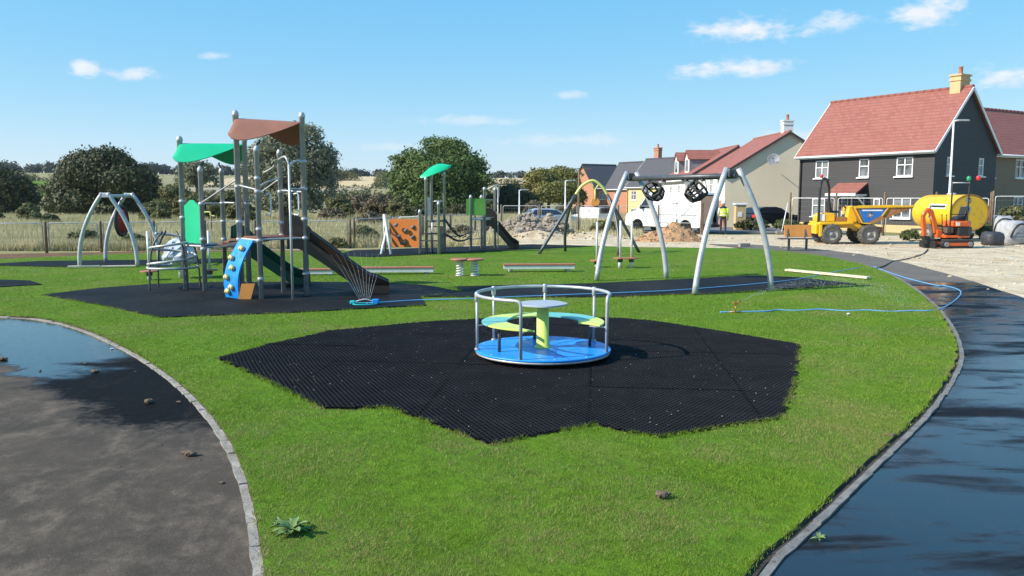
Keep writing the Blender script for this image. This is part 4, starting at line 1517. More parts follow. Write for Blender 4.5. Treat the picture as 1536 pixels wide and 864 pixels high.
def rp(ang, r, z):
    """angle from the camera-facing front, positive to +X; local coordinates"""
    return Vector((math.sin(R(ang)) * r, -math.cos(R(ang)) * r, z))


zp = .16 - LZ          # platform top
mb = MB()
mb.lathe([(RR - .006, zp - .028), (RR, zp - .022), (RR, zp - .006), (RR - .006, zp)], n=64)
plat = mb.build('platform', 'blue_plastic', ROT)
mb = MB()
mb.lathe([(RR - .05, zp - .060), (RR - .012, zp - .054), (RR - .004, zp - .030)], n=64)
mb.build('rim', 'steel', ROT)
mb = MB()
mb.lathe([(.42, .006), (.42, zp - .05), (.4, zp - .03)], n=32)
mb.build('hub', 'steel_dark', ROT)
# seams between the platform panels
for a in (20, 140, 260):
    mb = MB()
    mb.beam(rp(a, .1, zp + .0015), rp(a, RR - .02, zp + .0015), .006, .003)
    mb.build('panel_seam', 'blue_dark', plat)
for a in range(0, 360, 30):
    mb = MB()
    mb.lathe([(.012, zp), (.012, zp + .004), (.006, zp + .006)], rp(a + 8, RR - .05, 0), n=8)
    mb.build('bolt', 'steel', plat)
zr = .845 - LZ
ra = RR * .975
rr_ = .0205
rail = [rp(a, ra, zr) for a in np.linspace(-24, -288, 60)]
ends = []
e0, e1 = rp(-21, ra, zr), rp(-291.4, ra, zr)
pts = [rp(-20, ra, zp), rp(-20, ra, zr - .09), rp(-20.4, ra, zr - .035), rp(-21.6, ra, zr - .008)] + rail + [rp(-290.6, ra, zr - .008), rp(-292, ra, zr - .035), rp(-292.4, ra, zr - .09), rp(-292.4, ra, zp)]
mb = MB()
mb.tube(pts, rr_, 10)
mb.build('handrail', 'steel', ROT)
for a in (-80, -131, 176, 124):
    mb = MB()
    mb.tube([rp(a, ra, zp), rp(a, ra, zr - .03)], .017, 10)
    po_ = mb.build('rail_post', 'steel', ROT)
    mb = MB()
    mb.lathe([(.024, zr - .085), (.029, zr - .08), (.029, zr + .02), (.024, zr + .03), (.01, zr + .032)], rp(a, ra, 0), n=12)
    mb.build('collar', 'steel', po_)
    mb = MB()
    mb.lathe([(.035, zp), (.035, zp + .012), (.02, zp + .016)], rp(a, ra, 0), n=12)
    mb.build('foot_flange', 'steel', po_)
zt = .725 - LZ
mb = MB()
out = []
for k in range(48):
    a = 2 * math.pi * k / 48
    r = .30 + .010 * math.cos(5 * a + .6)
    out.append((r * math.cos(a), r * math.sin(a)))
mb.prism(out, zt - .022, zt)
mb.build('table', 'table_grey', ROT, bevel=.004)
mb = MB()
mb.lathe([(.10, zp), (.10, zp + .012), (.077, zp + .016), (.077, zt - .03), (.06, zt - .022)], n=24)
mb.build('column', 'lime', ROT)
# seat ring: five plates with curved joints
zs = .50 - LZ
segs = [(-9, -62, 'lime'), (-63, -112, 'teal'), (-113, -172, 'lime'), (-173, -246, 'teal'), (-247, -299, 'lime')]
for i, (a0, a1, mt) in enumerate(segs):
    out = []
    ro, ri = RR * .90, RR * .53
    sk0 = -14 if i else 10
    sk1 = -14 if i < 4 else 12
    if i == 0:
        sk0 = -26
    n = 16
    for k in range(n + 1):
        a = a0 + (a1 - a0) * k / n
        p = rp(a, ro, 0)
        out.append((p.x, p.y))
    for k in range(1, 5):
        a = a1 + sk1 * math.sin(math.pi * k / 10)
        p = rp(a, ro + (ri - ro) * k / 5, 0)
        out.append((p.x, p.y))
    for k in range(n + 1):
        a = (a1 + sk1) + ((a0 + sk0) - (a1 + sk1)) * k / n
        p = rp(a, ri, 0)
        out.append((p.x, p.y))
    for k in range(1, 5):
        a = a0 + sk0 * math.sin(math.pi * (5 - k) / 10)
        p = rp(a, ri + (ro - ri) * k / 5, 0)
        out.append((p.x, p.y))
    mb = MB()
    mb.prism(out[::-1] if True else out, zs - .02, zs)
    so = mb.build('seat_plate', mt, ROT, bevel=.003, bseg=1)
    bm = bmesh.new(); bm.from_mesh(so.data); bmesh.ops.recalc_face_normals(bm, faces=bm.faces); bm.to_mesh(so.data); bm.free()
for a in (-20, -80, -131, 176, 124, 67.6):
    mb = MB()
    mb.beam(rp(a, ra, zs - .035), rp(a, RR * .72, zs - .03), .03, .012)
    mb.build('seat_bracket', 'steel', ROT)
for a in (-62, -172, 100):
    mb = MB()
    mb.tube([rp(a, RR * .72, zp), rp(a, RR * .72, zs - .02)], .02, 8)
    mb.build('seat_leg', 'steel_dark', ROT)

# ---------------------------------------------------------------- main climbing tower
pB5, pB6, pB7, pB4 = Vector((-4.92, 15.85)), Vector((-4.79, 16.95)), Vector((-4.18, 16.45)), Vector((-5.45, 16.30))
pG1, pG9, pG2, pG3 = Vector((-7.12, 17.66)), Vector((-5.79, 17.82)), Vector((-6.55, 17.25)), Vector((-6.46, 18.25))
TW_ = thing('climbing_tower', 'tall climbing tower with brown and green canopies, two slides and blue climbing plate', 'climbing frame', (-5.5, 16.9, MZ))
zb, zg = 1.27, 1.03      # deck heights
for (p, top, cl) in ((pB4, 3.62, (1.2, 1.55, 2.25)), (pB7, 3.60, (.5, 1.22, 1.6, 2.2, 2.75)), (pG1, 3.22, (1.0, 1.95, 1.6)), (pG9, 3.22, (1.05, 1.9))):
    post(TW_, p.x, p.y, 0, top, .057)
    collars(TW_, p.x, p.y, cl)
for (p, top, cl) in ((pB5, 2.90, (.45, 1.2, 1.42, 2.15, 2.4)), (pB6, 2.90, (1.25, 1.5, 2.15)), (pG2, 2.56, (.95, 1.15, 1.9)), (pG3, 2.56, (1.1, 1.5, 1.9))):
    post(TW_, p.x, p.y, 0, top, .05)
    collars(TW_, p.x, p.y, cl, .066)


def canopy(name, mat, A, C, B, D, zA, drop, parent, ztip):
    """sheet folded along A-C with rounded low corners B and D"""
    grid = []
    n = 14
    A3, C3 = Vector((A.x, A.y, zA)), Vector((C.x, C.y, ztip))
    for i in range(n + 1):
        s = i / n
        row = []
        r = A3.lerp(C3, s)
        for j in range(-7, 8):
            t = j / 7
            side = (B if t < 0 else D) - (A + C) / 2
            # rounded outline: leaf with its widest point shifted towards A in front and towards C behind
            ph = s ** (.52 if t < 0 else 1.9)
            wdt = max(0.0, math.sin(math.pi * ph)) ** .55
            q = abs(t) * wdt
            row.append(Vector((r.x + side.x * q * 1.08, r.y + side.y * q * 1.08, r.z - drop * (q ** 1.35) + .02)))
        grid.append(row)
    mb = MB()
    sheet3(mb, grid, .018)
    o = mb.build(name, mat, parent, world=True)
    bm = bmesh.new(); bm.from_mesh(o.data); bmesh.ops.recalc_face_normals(bm, faces=bm.faces); bm.to_mesh(o.data); bm.free()
    return o


canopy('canopy', 'brown_panel', pB4, pB7, pB5, pB6, 3.56, .44, TW_, 3.50)
canopy('canopy', 'green_panel', pG1, pG9, pG2, pG3, 3.16, .42, TW_, 3.16)
for (p, z, c) in ((pB5, 2.98, 3.30), (pB6, 2.98, 3.22), (pG2, 2.64, 2.92), (pG3, 2.64, 2.90)):
    cen = (pB4 + pB7) / 2 if p in (pB5, pB6) else (pG1 + pG9) / 2
    d = (cen - p).normalized()
    part(TW_, 'canopy_hook', 'steel_dark', lambda m: m.tube(catmull([(p.x, p.y, z - .02), (p.x + d.x * .02, p.y + d.y * .02, z + .06), (p.x + d.x * .12, p.y + d.y * .12, z + .10), (p.x + d.x * .13, p.y + d.y * .13, z + .16)], 4), .02, 8))


def deck(parent, pts, z, mat, th=.045, inset=.94):
    c = sum(pts, Vector((0, 0))) / len(pts)
    out = [(c + (p - c) * inset) for p in pts]
    part(parent, 'deck', mat, lambda m: m.prism([(p.x, p.y) for p in out], z - th, z), bevel=.006)


deck(TW_, [pB5, pB7, pB6, pB4], zb, 'brown_deck')
deck(TW_, [pG2, pG9, pG3, pG1], zg, 'steel_dark')


def railbar(p, q, z0, z1, r=.019, bulge=0.0, name='rail'):
    a, b = Vector((p.x, p.y, z0)), Vector((q.x, q.y, z1))
    return part(TW_, name, 'steel', lambda m: m.tube(arc3(a, b, (0, 0, bulge), 8), r, 8))


railbar(pB4, pB5, 2.28, 2.18)
railbar(pB4, pB5, 1.22, 1.20, .022)
railbar(pB5, pB6, 2.22, 2.42, .018, .04)
railbar(pB6, pB7, 2.18, 2.14)
railbar(pG2, pB4, 1.92, 2.40, .018)
railbar(pG3, pG9, 1.92, 1.90)
railbar(pG9, pB4, 1.62, 2.2, .016)
railbar(pG9, pB6, 1.92, 2.42, .018)
railbar(pG1, pG2, 1.0, 1.0, .022)
railbar(pG1, pG3, 1.0, 1.0, .022)
railbar(pG2, pG9, .98, .98, .022)
railbar(pG1, pG3, 1.9, 1.9)
railbar(pB5, pB7, 1.22, 1.22, .022)
# arched grab bar and fireman's pole in front of post 7
px_, py_ = -4.24, 15.62
part(TW_, 'sliding_pole', 'steel', lambda m: m.tube([(px_, py_, 0), (px_, py_, 2.66)], .024, 10))
part(TW_, 'arched_bar', 'steel', lambda m: m.tube(catmull([(-4.95, 16.35, 2.52), (-4.72, 16.2, 2.62), (-4.5, 15.95, 2.78), (-4.32, 15.68, 2.80), (px_, py_, 2.66)], 5), .02, 8))
part(TW_, 'pole_arm', 'steel', lambda m: m.tube(catmull([(px_, py_, 2.64), (px_ + .06, py_ + .3, 2.74), (pB7.x, pB7.y, 2.70)], 5), .02, 8))
part(TW_, 'pole_strut', 'steel', lambda m: m.tube([(px_, py_, 2.2), (pB7.x, pB7.y, 2.2)], .016, 8))
# oval grab handles
for (x, y, z) in ((-4.74, 15.9, 1.9), (-4.28, 16.22, 1.9)):
    def hnd(m):
        m.tube([(x - .05, y, z - .2), (x + .03, y, z - .22), (x + .05, y, z - .17), (x + .05, y, z + .17), (x + .03, y, z + .22), (x - .05, y, z + .2)], .016, 8)
    part(TW_, 'grab_handle', 'white_steel', hnd)
# green side panel with peaked top between posts 1 and 2
def gpanel(m):
    a, b = pG1.lerp(pG2, .10), pG1.lerp(pG2, .90)
    ex = Vector((b.x - a.x, b.y - a.y, 0))
    L = ex.length
    ex.normalize()
    M = Matrix((ex, Vector((0, 0, 1)), ex.cross(Vector((0, 0, 1))))).transposed()
    m.prism([(0, 1.06), (L, 1.06), (L, 1.86), (L * .82, 1.9), (L * .62, 1.98), (L * .38, 1.98), (L * .18, 1.9), (0, 1.86)], -.009, .009, M, (a.x, a.y, 0))
part(TW_, 'side_panel', 'green_panel', gpanel)
# stepped bridge between the towers
for k in range(4):
    a = pG9.lerp(pB4, .0 + .28 * k) if False else Vector((-6.05, 17.35)).lerp(Vector((-5.3, 16.75)), (k + .5) / 4)
    z = zg + (zb - zg) * (k + .7) / 4.6
    d = Vector((.75, -.6)).normalized()
    def stp(m):
        m.box((a.x, a.y, z), (.20, .55, .035), Matrix.Rotation(math.atan2(d.y, d.x), 3, 'Z'))
    part(TW_, 'bridge_step', 'brown_deck', stp, bevel=.006)
part(TW_, 'bridge_beam', 'steel_dark', lambda m: m.beam((-6.3, 17.2, zg - .05), (-5.3, 16.35, zb - .1), .04, .06))
part(TW_, 'bridge_beam', 'steel_dark', lambda m: m.beam((-5.9, 17.7, zg - .05), (-5.05, 17.0, zb - .1), .04, .06))
# dark V ropes hanging below the bridge rail
part(TW_, 'rope', 'rope', lambda m: m.tube([(-5.66, 17.3, 2.0), (-5.72, 17.2, 1.3)], .012, 6))


def slide(parent, p0, p1, z0, z1, w, mat, wall=.20, endf=.42):
    p0, p1 = Vector((p0[0], p0[1])), Vector((p1[0], p1[1]))
    d = (p1 - p0)
    L = d.length
    d.normalize()
    s = Vector((-d.y, d.x))
    prof = []
    N = 22
    for i in range(N + 1):
        u = i / N
        # flat lip, straight chute, run-out
        zz = z0 + (z1 - z0) * float(np.clip((u - .06) / .74, 0, 1) * .8 + sstep(.02, .92, u) * .2)
        prof.append((u * L, zz))
    prof[0] = (-.12, z0)
    grid = []
    for (u, z) in prof:
        c = p0 + d * u
        wl = wall * (1.0 if u < L * .85 else max(.35, 1 - (u - L * .85) / (L * .15) * .65))
        row = []
        for (o, h) in ((-w / 2 - .03, wl + .02), (-w / 2 - .015, wl + .035), (-w / 2, wl), (-w / 2, .05), (-w / 2 + .06, 0), (0, -.008), (w / 2 - .06, 0), (w / 2, .05), (w / 2, wl), (w / 2 + .015, wl + .035), (w / 2 + .03, wl + .02)):
            row.append(Vector((c.x + s.x * o, c.y + s.y * o, z + h)))
        grid.append(row)
    mb = MB()
    sheet3(mb, grid, .016)
    o = mb.build('slide', mat, parent, world=True)
    bm = bmesh.new(); bm.from_mesh(o.data); bmesh.ops.recalc_face_normals(bm, faces=bm.faces); bm.to_mesh(o.data); bm.free()
    # side skirts of the chute
    for k, sg in enumerate((-1, 1)):
        mb = MB()
        top = [Vector((p0.x + d.x * u + s.x * sg * (w / 2 + .032), p0.y + d.y * u + s.y * sg * (w / 2 + .032), z + .03)) for u, z in prof]
        bot = [Vector((q.x, q.y, max(MZ + .01, q.z - .30 + .10 * (i / N)))) for i, q in enumerate(top)]
        n = len(top)
        mb.add(top + bot, [(i, i + 1, n + i + 1, n + i) for i in range(n - 1)])
        mb.build('slide_skirt', mat, o, world=True)
    # hood sides at the top
    for sg in (-1, 1):
        a = p0 + s * sg * (w / 2 + .02)
        mb = MB()
        ex = Vector((d.x, d.y, 0))
        M = Matrix((ex, Vector((0, 0, 1)), ex.cross(Vector((0, 0, 1))))).transposed()
        mb.prism([(-.18, z0 - .02), (.32, z0 - .1), (.34, z0 + .1), (.12, z0 + .36), (-.02, z0 + .42), (-.16, z0 + .36)], -.012, .012, M, (a.x, a.y, 0))
        mb.build('slide_cheek', mat, o, world=True)
    return o


slide(TW_, (-4.45, 16.62), (-2.58, 16.95), zb, .20, .46, 'slide_brown')
slide(TW_, (-6.05, 18.12), (-4.72, 18.75), zg, .18, .46, 'slide_green')
# curved blue climbing plate with holds, against the side between posts 4 and 5
tm = (pB4 + pB5) / 2
tdir = (pB5 - pB4).normalized()
nrm_ = Vector((tdir.y, -tdir.x))
if nrm_.y > 0:
    nrm_ = -nrm_
cen_ = []
for i in range(13):
    u = i / 12
    z = 1.20 * (1 - u) + .0 * u + MZ * u
    o_ = .04 + .40 * math.sin(math.pi * .5 * u) ** 1.0 + .16 * math.sin(math.pi * u)
    cen_.append((tm + nrm_ * o_ * .62 - tdir * (.06 + .16 * u), z))
grid = []
for (c, z) in cen_:
    grid.append([Vector((c.x + tdir.x * w, c.y + tdir.y * w, z)) for w in (-.25, -.12, 0, .12, .25)])
mb = MB()
sheet3(mb, grid, .03)
cp = mb.build('climbing_plate', 'blue_plastic', TW_, world=True)
bm = bmesh.new(); bm.from_mesh(cp.data); bmesh.ops.recalc_face_normals(bm, faces=bm.faces); bm.to_mesh(cp.data); bm.free()
for (i, w) in ((2, .08), (4, -.12), (6, .03), (8, -.12), (10, .05), (11, -.10)):
    c, z = cen_[i]
    mb = MB()
    for k in range(3):
        mb.ball((c.x + tdir.x * (w + (k - 1) * .035) + nrm_.x * .045, c.y + tdir.y * (w + (k - 1) * .035) + nrm_.y * .045, z + .03 + (.02 if k == 1 else 0)), (.045, .045, .05), 8)
    mb.build('climbing_hold', 'hold_yellow', cp, world=True)
part(TW_, 'plate_brace', 'orange_board', lambda m: m.prism([(-5.36, .02), (-5.12, .02), (-5.02, .36), (-5.28, .36)], 0, .03, Matrix(((1, 0, 0), (0, 0, 1), (0, 1, 0))), (0, 15.78, 0)))

# spiral climber hooked on the green tower
SPC = Vector((-7.42, 17.75))
SPO = thing('spiral_climber', 'grey steel spiral climber with looping tubes beside the green panel', 'climber', (SPC.x, SPC.y, MZ))
hp = []
for i in range(56):
    a = 2 * math.pi * i / 26 + 2.2
    r = .52 - .12 * i / 56
    hp.append((SPC.x + math.cos(a) * r, SPC.y + math.sin(a) * r, .52 + .75 * i / 56))
part(SPO, 'spiral_tube', 'steel', lambda m: m.tube(hp, .028, 8))
part(SPO, 'ring_tube', 'steel', lambda m: m.tube([(SPC.x + math.cos(a) * .52, SPC.y + math.sin(a) * .52, .52) for a in np.linspace(2.0, 6.9, 26)], .026, 8))
for a in (2.6, 4.0, 5.6, .4):
    part(SPO, 'leg', 'steel_dark', lambda m: m.tube(catmull([(SPC.x + math.cos(a) * .54, SPC.y + math.sin(a) * .54, 0), (SPC.x + math.cos(a) * .52, SPC.y + math.sin(a) * .52, .5), (SPC.x + math.cos(a) * .43, SPC.y + math.sin(a) * .43, 1.0), (SPC.x + math.cos(a) * .2, SPC.y + math.sin(a) * .2, 1.3)], 4), .022, 8))

# ---------------------------------------------------------------- swing frames
def curved_leg(parent, base, apex, out, r, mat='steel', n=14, lean=.35):
    b, a = Vector(base), Vector(apex)
    d = Vector((b.x - a.x, b.y - a.y, 0)).normalized()
    pts = [b.lerp(a, i / n) + d * out * (4 * (i / n) * (1 - i / n)) for i in range(n + 1)]
    part(parent, 'leg', mat, lambda m: m.tube(pts, r, 12))


SW = thing('swing_frame', 'silver bowed-leg swing frame with dark crossbar on the long black mat', 'swing', (3.8, 18.8, MZ))
aL, aR = Vector((2.95, 20.2, 2.58)), Vector((4.68, 17.45, 2.58))
l1, l2, l3, l4 = G(895, 420, MZ), G(999.5, 417.5, MZ), G(1042, 441, MZ), G(1156, 435, MZ)
for b, ap, sgn in ((l1, aL, -.12), (l2, aL, .10), (l3, aR, -.12), (l4, aR, .12)):
    curved_leg(SW, b, ap + Vector((sgn, 0, .06)), .17, .062)
bd = (aR - aL).normalized()
part(SW, 'crossbar', 'steel_dark', lambda m: m.tube([aL - bd * .12 - Vector((0, 0, .09)), aR + bd * .12 - Vector((0, 0, .09))], .062, 12))
for ap in (aL, aR):
    part(SW, 'apex_bracket', 'steel_dark', lambda m: m.box(ap - Vector((0, 0, .04)), (.30, .12, .17), math.atan2(bd.y, bd.x) + R(90)), bevel=.02)
    for s in (-1, 1):
        part(SW, 'bolt', 'steel_dark', lambda m: m.lathe([(.03, 0), (.03, .03), (.02, .04)], (ap.x + s * .1, ap.y, ap.z + .045), n=8))
for k, (t_, tilt, lab) in enumerate(((.27, 62, 'black cradle swing seat folded up at the crossbar beside the slate roofed house'), (.66, 48, 'black cradle swing seat folded up at the crossbar above the white van'))):
    c = aL.lerp(aR, t_)
    st = thing('cradle_seat', lab, 'swing seat', (c.x, c.y, 2.10), math.atan2(bd.y, bd.x), 'cradle swing seats tied up')
    M = Matrix.Rotation(R(tilt if k == 0 else -tilt), 3, 'X') @ Matrix.Rotation(R(18), 3, 'Y')
    C0 = Vector((0, -.05 if k == 0 else .05, .06))
    tp = [M @ Vector((math.cos(a) * .24, math.sin(a) * .20, .14)) + C0 for a in np.linspace(0, 2 * math.pi, 9)[:-1] + .39]
    md = [M @ Vector((math.cos(a) * .24, math.sin(a) * .20, -.04)) + C0 for a in np.linspace(0, 2 * math.pi, 9)[:-1] + .39]
    bt = [M @ Vector((math.cos(a) * .15, math.sin(a) * .13, -.20)) + C0 for a in np.linspace(0, 2 * math.pi, 9)[:-1] + .39]
    for nm, ring in (('top_hoop', tp), ('middle_hoop', md), ('bottom_hoop', bt)):
        mb = MB(); mb.tube(ring, .028, 6, closed=True); mb.build(nm, 'black_rubber', st)
    for i in range(8):
        mb = MB(); mb.tube([tp[i], md[i], bt[i]], .022, 6); mb.build('strap', 'black_rubber', st)
    mb = MB(); mb.add(bt, [list(range(8))]); mb.build('seat_base', 'black_rubber', st)
    mb = MB()
    mb.add([tp[0], tp[1], tp[2], md[2], md[1], md[0]], [(0, 1, 4, 5), (1, 2, 3, 4)])
    mb.build('side_panel', 'black_rubber', st)
    for s in (-1, 1):
        mb = MB()
        e = tp[0 if s > 0 else 4]
        mb.tube(catmull([(s * .25, 0, 2.49 - 2.10), (s * .27, .06, .30), tuple(e)], 5), .010, 6)
        mb.build('chain', 'steel', st)
        mb = MB(); mb.box((s * .25, 0, 2.49 - 2.10 - .05), (.05, .08, .10)); mb.build('hanger', 'steel_dark', st)

# basket swing
BS = thing('swing_frame', 'silver four-leg basket swing frame in front of the dry meadow', 'swing', (-10.6, 24.7, LZ))
q1, q2, q3, q4 = G(120, 401, MZ), G(206, 400, MZ), G(159, 393, MZ), G(238.5, 392, MZ)
b1, b2 = Vector(((q1.x + q2.x) / 2, (q1.y + q2.y) / 2, 0)), Vector(((q3.x + q4.x) / 2, (q3.y + q4.y) / 2, 0))
b1.z = 2.12
b2.z = 2.12
for b, ap, sg in ((q1, b1, -.07), (q2, b1, .07), (q3, b2, -.07), (q4, b2, .07)):
    curved_leg(BS, b, ap + Vector((sg, 0, .03)), .2, .055)
part(BS, 'crossbar', 'steel', lambda m: m.tube([b1 - Vector((0, 0, .05)), b2 - Vector((0, 0, .05))], .05, 10))
for ap in (b1, b2):
    part(BS, 'apex_bracket', 'steel', lambda m: m.box(ap - Vector((0, 0, .03)), (.28, .1, .14)), bevel=.02)
bm_ = (b1 + b2) / 2
bk = thing('basket_seat', 'red and black round basket swing seat hanging on edge', 'swing seat', (bm_.x + .08, bm_.y, .92), R(92))
mb = MB(); mb.tube([(math.cos(a) * .40, .10 * math.sin(2 * a) * 0, math.sin(a) * .42 + .42) for a in np.linspace(0, 2 * math.pi, 29)[:-1]], .055, 8, closed=True); mb.build('hoop', 'black_rubber', bk)
for k in range(9):
    x = -.32 + .08 * k
    h = math.sqrt(max(.01, .38 ** 2 - x * x))
    mb = MB(); mb.tube([(x, .0, .42 - h), (x, -.03, .42), (x, 0, .42 + h)], .024, 6); mb.build('net_rope', 'red_net', bk)
for k in range(7):
    z = .16 + .085 * k
    h = math.sqrt(max(.01, .38 ** 2 - (z - .42) ** 2))
    mb = MB(); mb.tube([(-h, 0, z), (h, 0, z)], .022, 6); mb.build('net_rope', 'red_net', bk)
for s in (-1, 1):
    mb = MB(); mb.tube([(s * .18, 0, .80), (s * .3, .12 * s, 1.0), (s * .2, .2 * s, 1.14)], .014, 6); mb.build('chain', 'steel_dark', bk)

# yellow arch with hanging disc
YA = thing('arch_swing', 'dark-legged frame with yellow curved top tube and hanging round seat', 'swing', tuple(G(885, 380, LZ)))
Yd = 29.2
eL, eR = At(863.5, 292, Yd), At(911, 292, Yd)
top_ = At(889, 271, Yd)
part(YA, 'arch_tube', 'yellow_tube', lambda m: m.tube(catmull([eL, At(873, 279, Yd), top_, At(903, 280, Yd), eR], 6), .052, 10))
for bpx, e in (((808.5, 381), eL), ((848, 377), eL), ((927.5, 383), eR), ((959, 379), eR)):
    g_ = G(bpx[0], bpx[1], LZ)
    k = .10 if bpx[0] in (848, 927.5) else .0
    dv = Vector((g_.x - e.x, 0, 0)).normalized()
    part(YA, 'leg', 'steel_dark', lambda m: m.tube(arc3(g_, e, dv * k * 1.4 + Vector((0, 0, k)), 8), .055, 10))
hd = At(893, 303, Yd)
part(YA, 'hanger', 'yellow_tube', lambda m: [m.tube([At(886, 272, Yd), At(892, 284, Yd)], .025, 6), m.tube([At(899, 275, Yd), At(893, 284, Yd)], .025, 6), m.tube([At(892.5, 284, Yd), hd], .03, 6)])
part(YA, 'disc_seat', 'orange_board', lambda m: m.lathe([(.15, -.03), (.165, -.02), (.165, .02), (.15, .03)], hd, Matrix.Rotation(R(78), 3, 'X'), 18))

# ---------------------------------------------------------------- far climbing unit
FZ = MZ
Yf = 29.0
FT = thing('play_tower', 'far climbing frame with orange wall, leaf-shaped green canopy and brown slide', 'climbing frame', tuple(G(660, 380, LZ)))


def fpost(bpx, bpy, tpy, r=.05, tpx=None):
    g_ = G(bpx, bpy, FZ)
    tp_ = At(bpx if tpx is None else tpx, tpy, g_.y)
    post(FT, g_.x, g_.y, FZ, tp_.z - .06, r)
    return g_, tp_.z


A1, z1_ = fpost(630.5, 380.5, 317)
A2, z2_ = fpost(640, 379.5, 268)
A3, z3_ = fpost(648, 377.5, 264)
A4, z4_ = fpost(658.5, 380.5, 305)
A5, z5_ = fpost(667, 377.5, 260)
# orange wall between the leaning tripod and post A1
wl, wr = At(584, 350, A1.y + .1), At(628, 350, A1.y)
def owall(m):
    Y0 = A1.y
    P_ = [At(584, 328.5, Y0 + .25), At(629, 329, Y0), At(629, 371, Y0), At(589, 370.5, Y0 + .25)]
    off = Vector((.0, .04, 0))
    m.add([p - off / 2 for p in P_] + [p + off / 2 for p in P_], [(3, 2, 1, 0), (4, 5, 6, 7), (0, 1, 5, 4), (1, 2, 6, 5), (2, 3, 7, 6), (3, 0, 4, 7)])
ow = part(FT, 'climbing_wall', 'orange_panel', owall)
for (px, py) in ((594, 338), (609, 346), (619.5, 341), (598, 355.5), (619, 356), (605, 365)):
    c = At(px, py, A1.y + .1)
    mb = MB()
    mb.ball(c - Vector((0, .08, 0)), (.07, .06, .06), 8)
    mb.ball(c - Vector((-.04, .08, -.04)), (.05, .05, .05), 8)
    mb.build('climbing_hold', 'hold_grey', ow, world=True)
part(ow, 'rope', 'rope', lambda m: m.tube(catmull([At(585, 343, A1.y + .1), At(588, 350, A1.y), At(596, 356, A1.y - .05), At(602, 367, A1.y - .03)], 5), .03, 6))
tq = At(576, 322, A1.y + .3)
for (bx, by) in ((571.5, 382), (586.5, 382), (578, 378)):
    part(FT, 'tripod_leg', 'white_steel', lambda m: m.tube([G(bx, by, FZ), tq if bx != 571.5 else At(579.5, 346, A1.y + .3)], .045, 8))
part(FT, 'top_rail', 'steel', lambda m: m.tube(catmull([At(599, 329, A1.y + .2), At(600, 326, A1.y + .2), At(615, 325.5, A1.y + .1), At(630, 324, A1.y)], 4), .02, 6))
# ladder rungs
for y_ in (350, 361):
    part(FT, 'rung', 'rope', lambda m: m.tube([At(630.5, y_, A1.y), At(658.5, y_ + .3, A4.y)], .025, 6))
    part(FT, 'rung', 'rope', lambda m: m.tube([At(640, y_ - 10, A2.y), At(667, y_ - 10, A5.y)], .02, 6))
part(FT, 'top_rail', 'steel', lambda m: m.tube([At(648, 302, A3.y), At(667, 302, A5.y)], .028, 6))
part(FT, 'ladder_post', 'steel', lambda m: m.tube([G(648.5, 379.5, FZ), At(648.5, 334, A4.y)], .032, 8))
part(FT, 'deck', 'steel_dark', lambda m: m.prism([(A2.x, A2.y), (A4.x, A4.y), (A5.x, A5.y), (A3.x, A3.y)], 1.15, 1.22))
part(FT, 'side_panel', 'steel_dark', lambda m: m.box(((A4.x + A5.x) / 2, (A4.y + A5.y) / 2, FZ + .48), (.05, (A5 - A4).xy.length * .8, .9), math.atan2((A5 - A4).y, (A5 - A4).x) - R(90)))
part(FT, 'mesh_panel', 'steel', lambda m: m.box(((A2.x + A3.x) / 2, (A2.y + A3.y) / 2 - .02, 1.72), ((A3 - A2).xy.length * .8, .02, .62), math.atan2((A3 - A2).y, (A3 - A2).x)))
# leaf canopy, tilted
grid = []
la, lb = At(630.5, 264.5, A3.y - .2), At(676.5, 248, A3.y + .2)
for i in range(15):
    s = i / 14
    c = la.lerp(lb, s)
    wd = math.sin(math.pi * s ** .9) ** .75 * .34
    up = Vector((0, .75, .45)).normalized()
    grid.append([c + up * (wd * j / 4) + Vector((0, 0, .10 * math.sin(math.pi * s) - .05 * (j / 4) ** 2)) for j in range(-4, 5)])
mb = MB()
sheet3(mb, grid, .03)
o = mb.build('canopy', 'green_panel', FT, world=True)
bm = bmesh.new(); bm.from_mesh(o.data); bmesh.ops.recalc_face_normals(bm, faces=bm.faces); bm.to_mesh(o.data); bm.free()
# second tower
C1, _ = fpost(706.5, 374.5, 295)
C2, _ = fpost(722.5, 372.5, 295)
C3, _ = fpost(727, 374, 283, .055)
C4, _ = fpost(742.5, 372.5, 284)
part(FT, 'sliding_pole', 'steel', lambda m: m.tube([G(747, 373, FZ), At(747, 281, C4.y)], .022, 8))
part(FT, 'arched_bar', 'steel', lambda m: m.tube(catmull([At(731, 284, C3.y), At(744, 277.5, C3.y), At(748, 279, C4.y), At(748, 296, C4.y)], 5), .024, 8))
part(FT, 'side_panel', 'green_grass_panel', lambda m: m.box(((C1.x + C2.x) / 2, C1.y, (At(714, 298, C1.y).z + At(714, 323, C1.y).z) / 2), ((C2 - C1).xy.length * .82, .02, At(714, 298, C1.y).z - At(714, 323, C1.y).z)))
part(FT, 'deck', 'steel', lambda m: m.prism([(C1.x, C1.y), (C3.x, C3.y), (C4.x, C4.y + .2), (C2.x, C2.y + .2)], 1.16, 1.22))
for (a_, b_, py) in ((C1, C3, 300), (C3, C4, 300), (C1, C3, 327), (C3, C4, 327), (C1, C2, 359)):
    za = At(715, py, C1.y).z
    part(FT, 'rail', 'steel', lambda m: m.tube([(a_.x, a_.y, za), (b_.x, b_.y, za)], .02, 6))
slide(FT, (C4.x - .25, C4.y + .15), (At(777, 366, C4.y).x, C4.y + .35), 1.2, .2, .46, 'slide_brown')
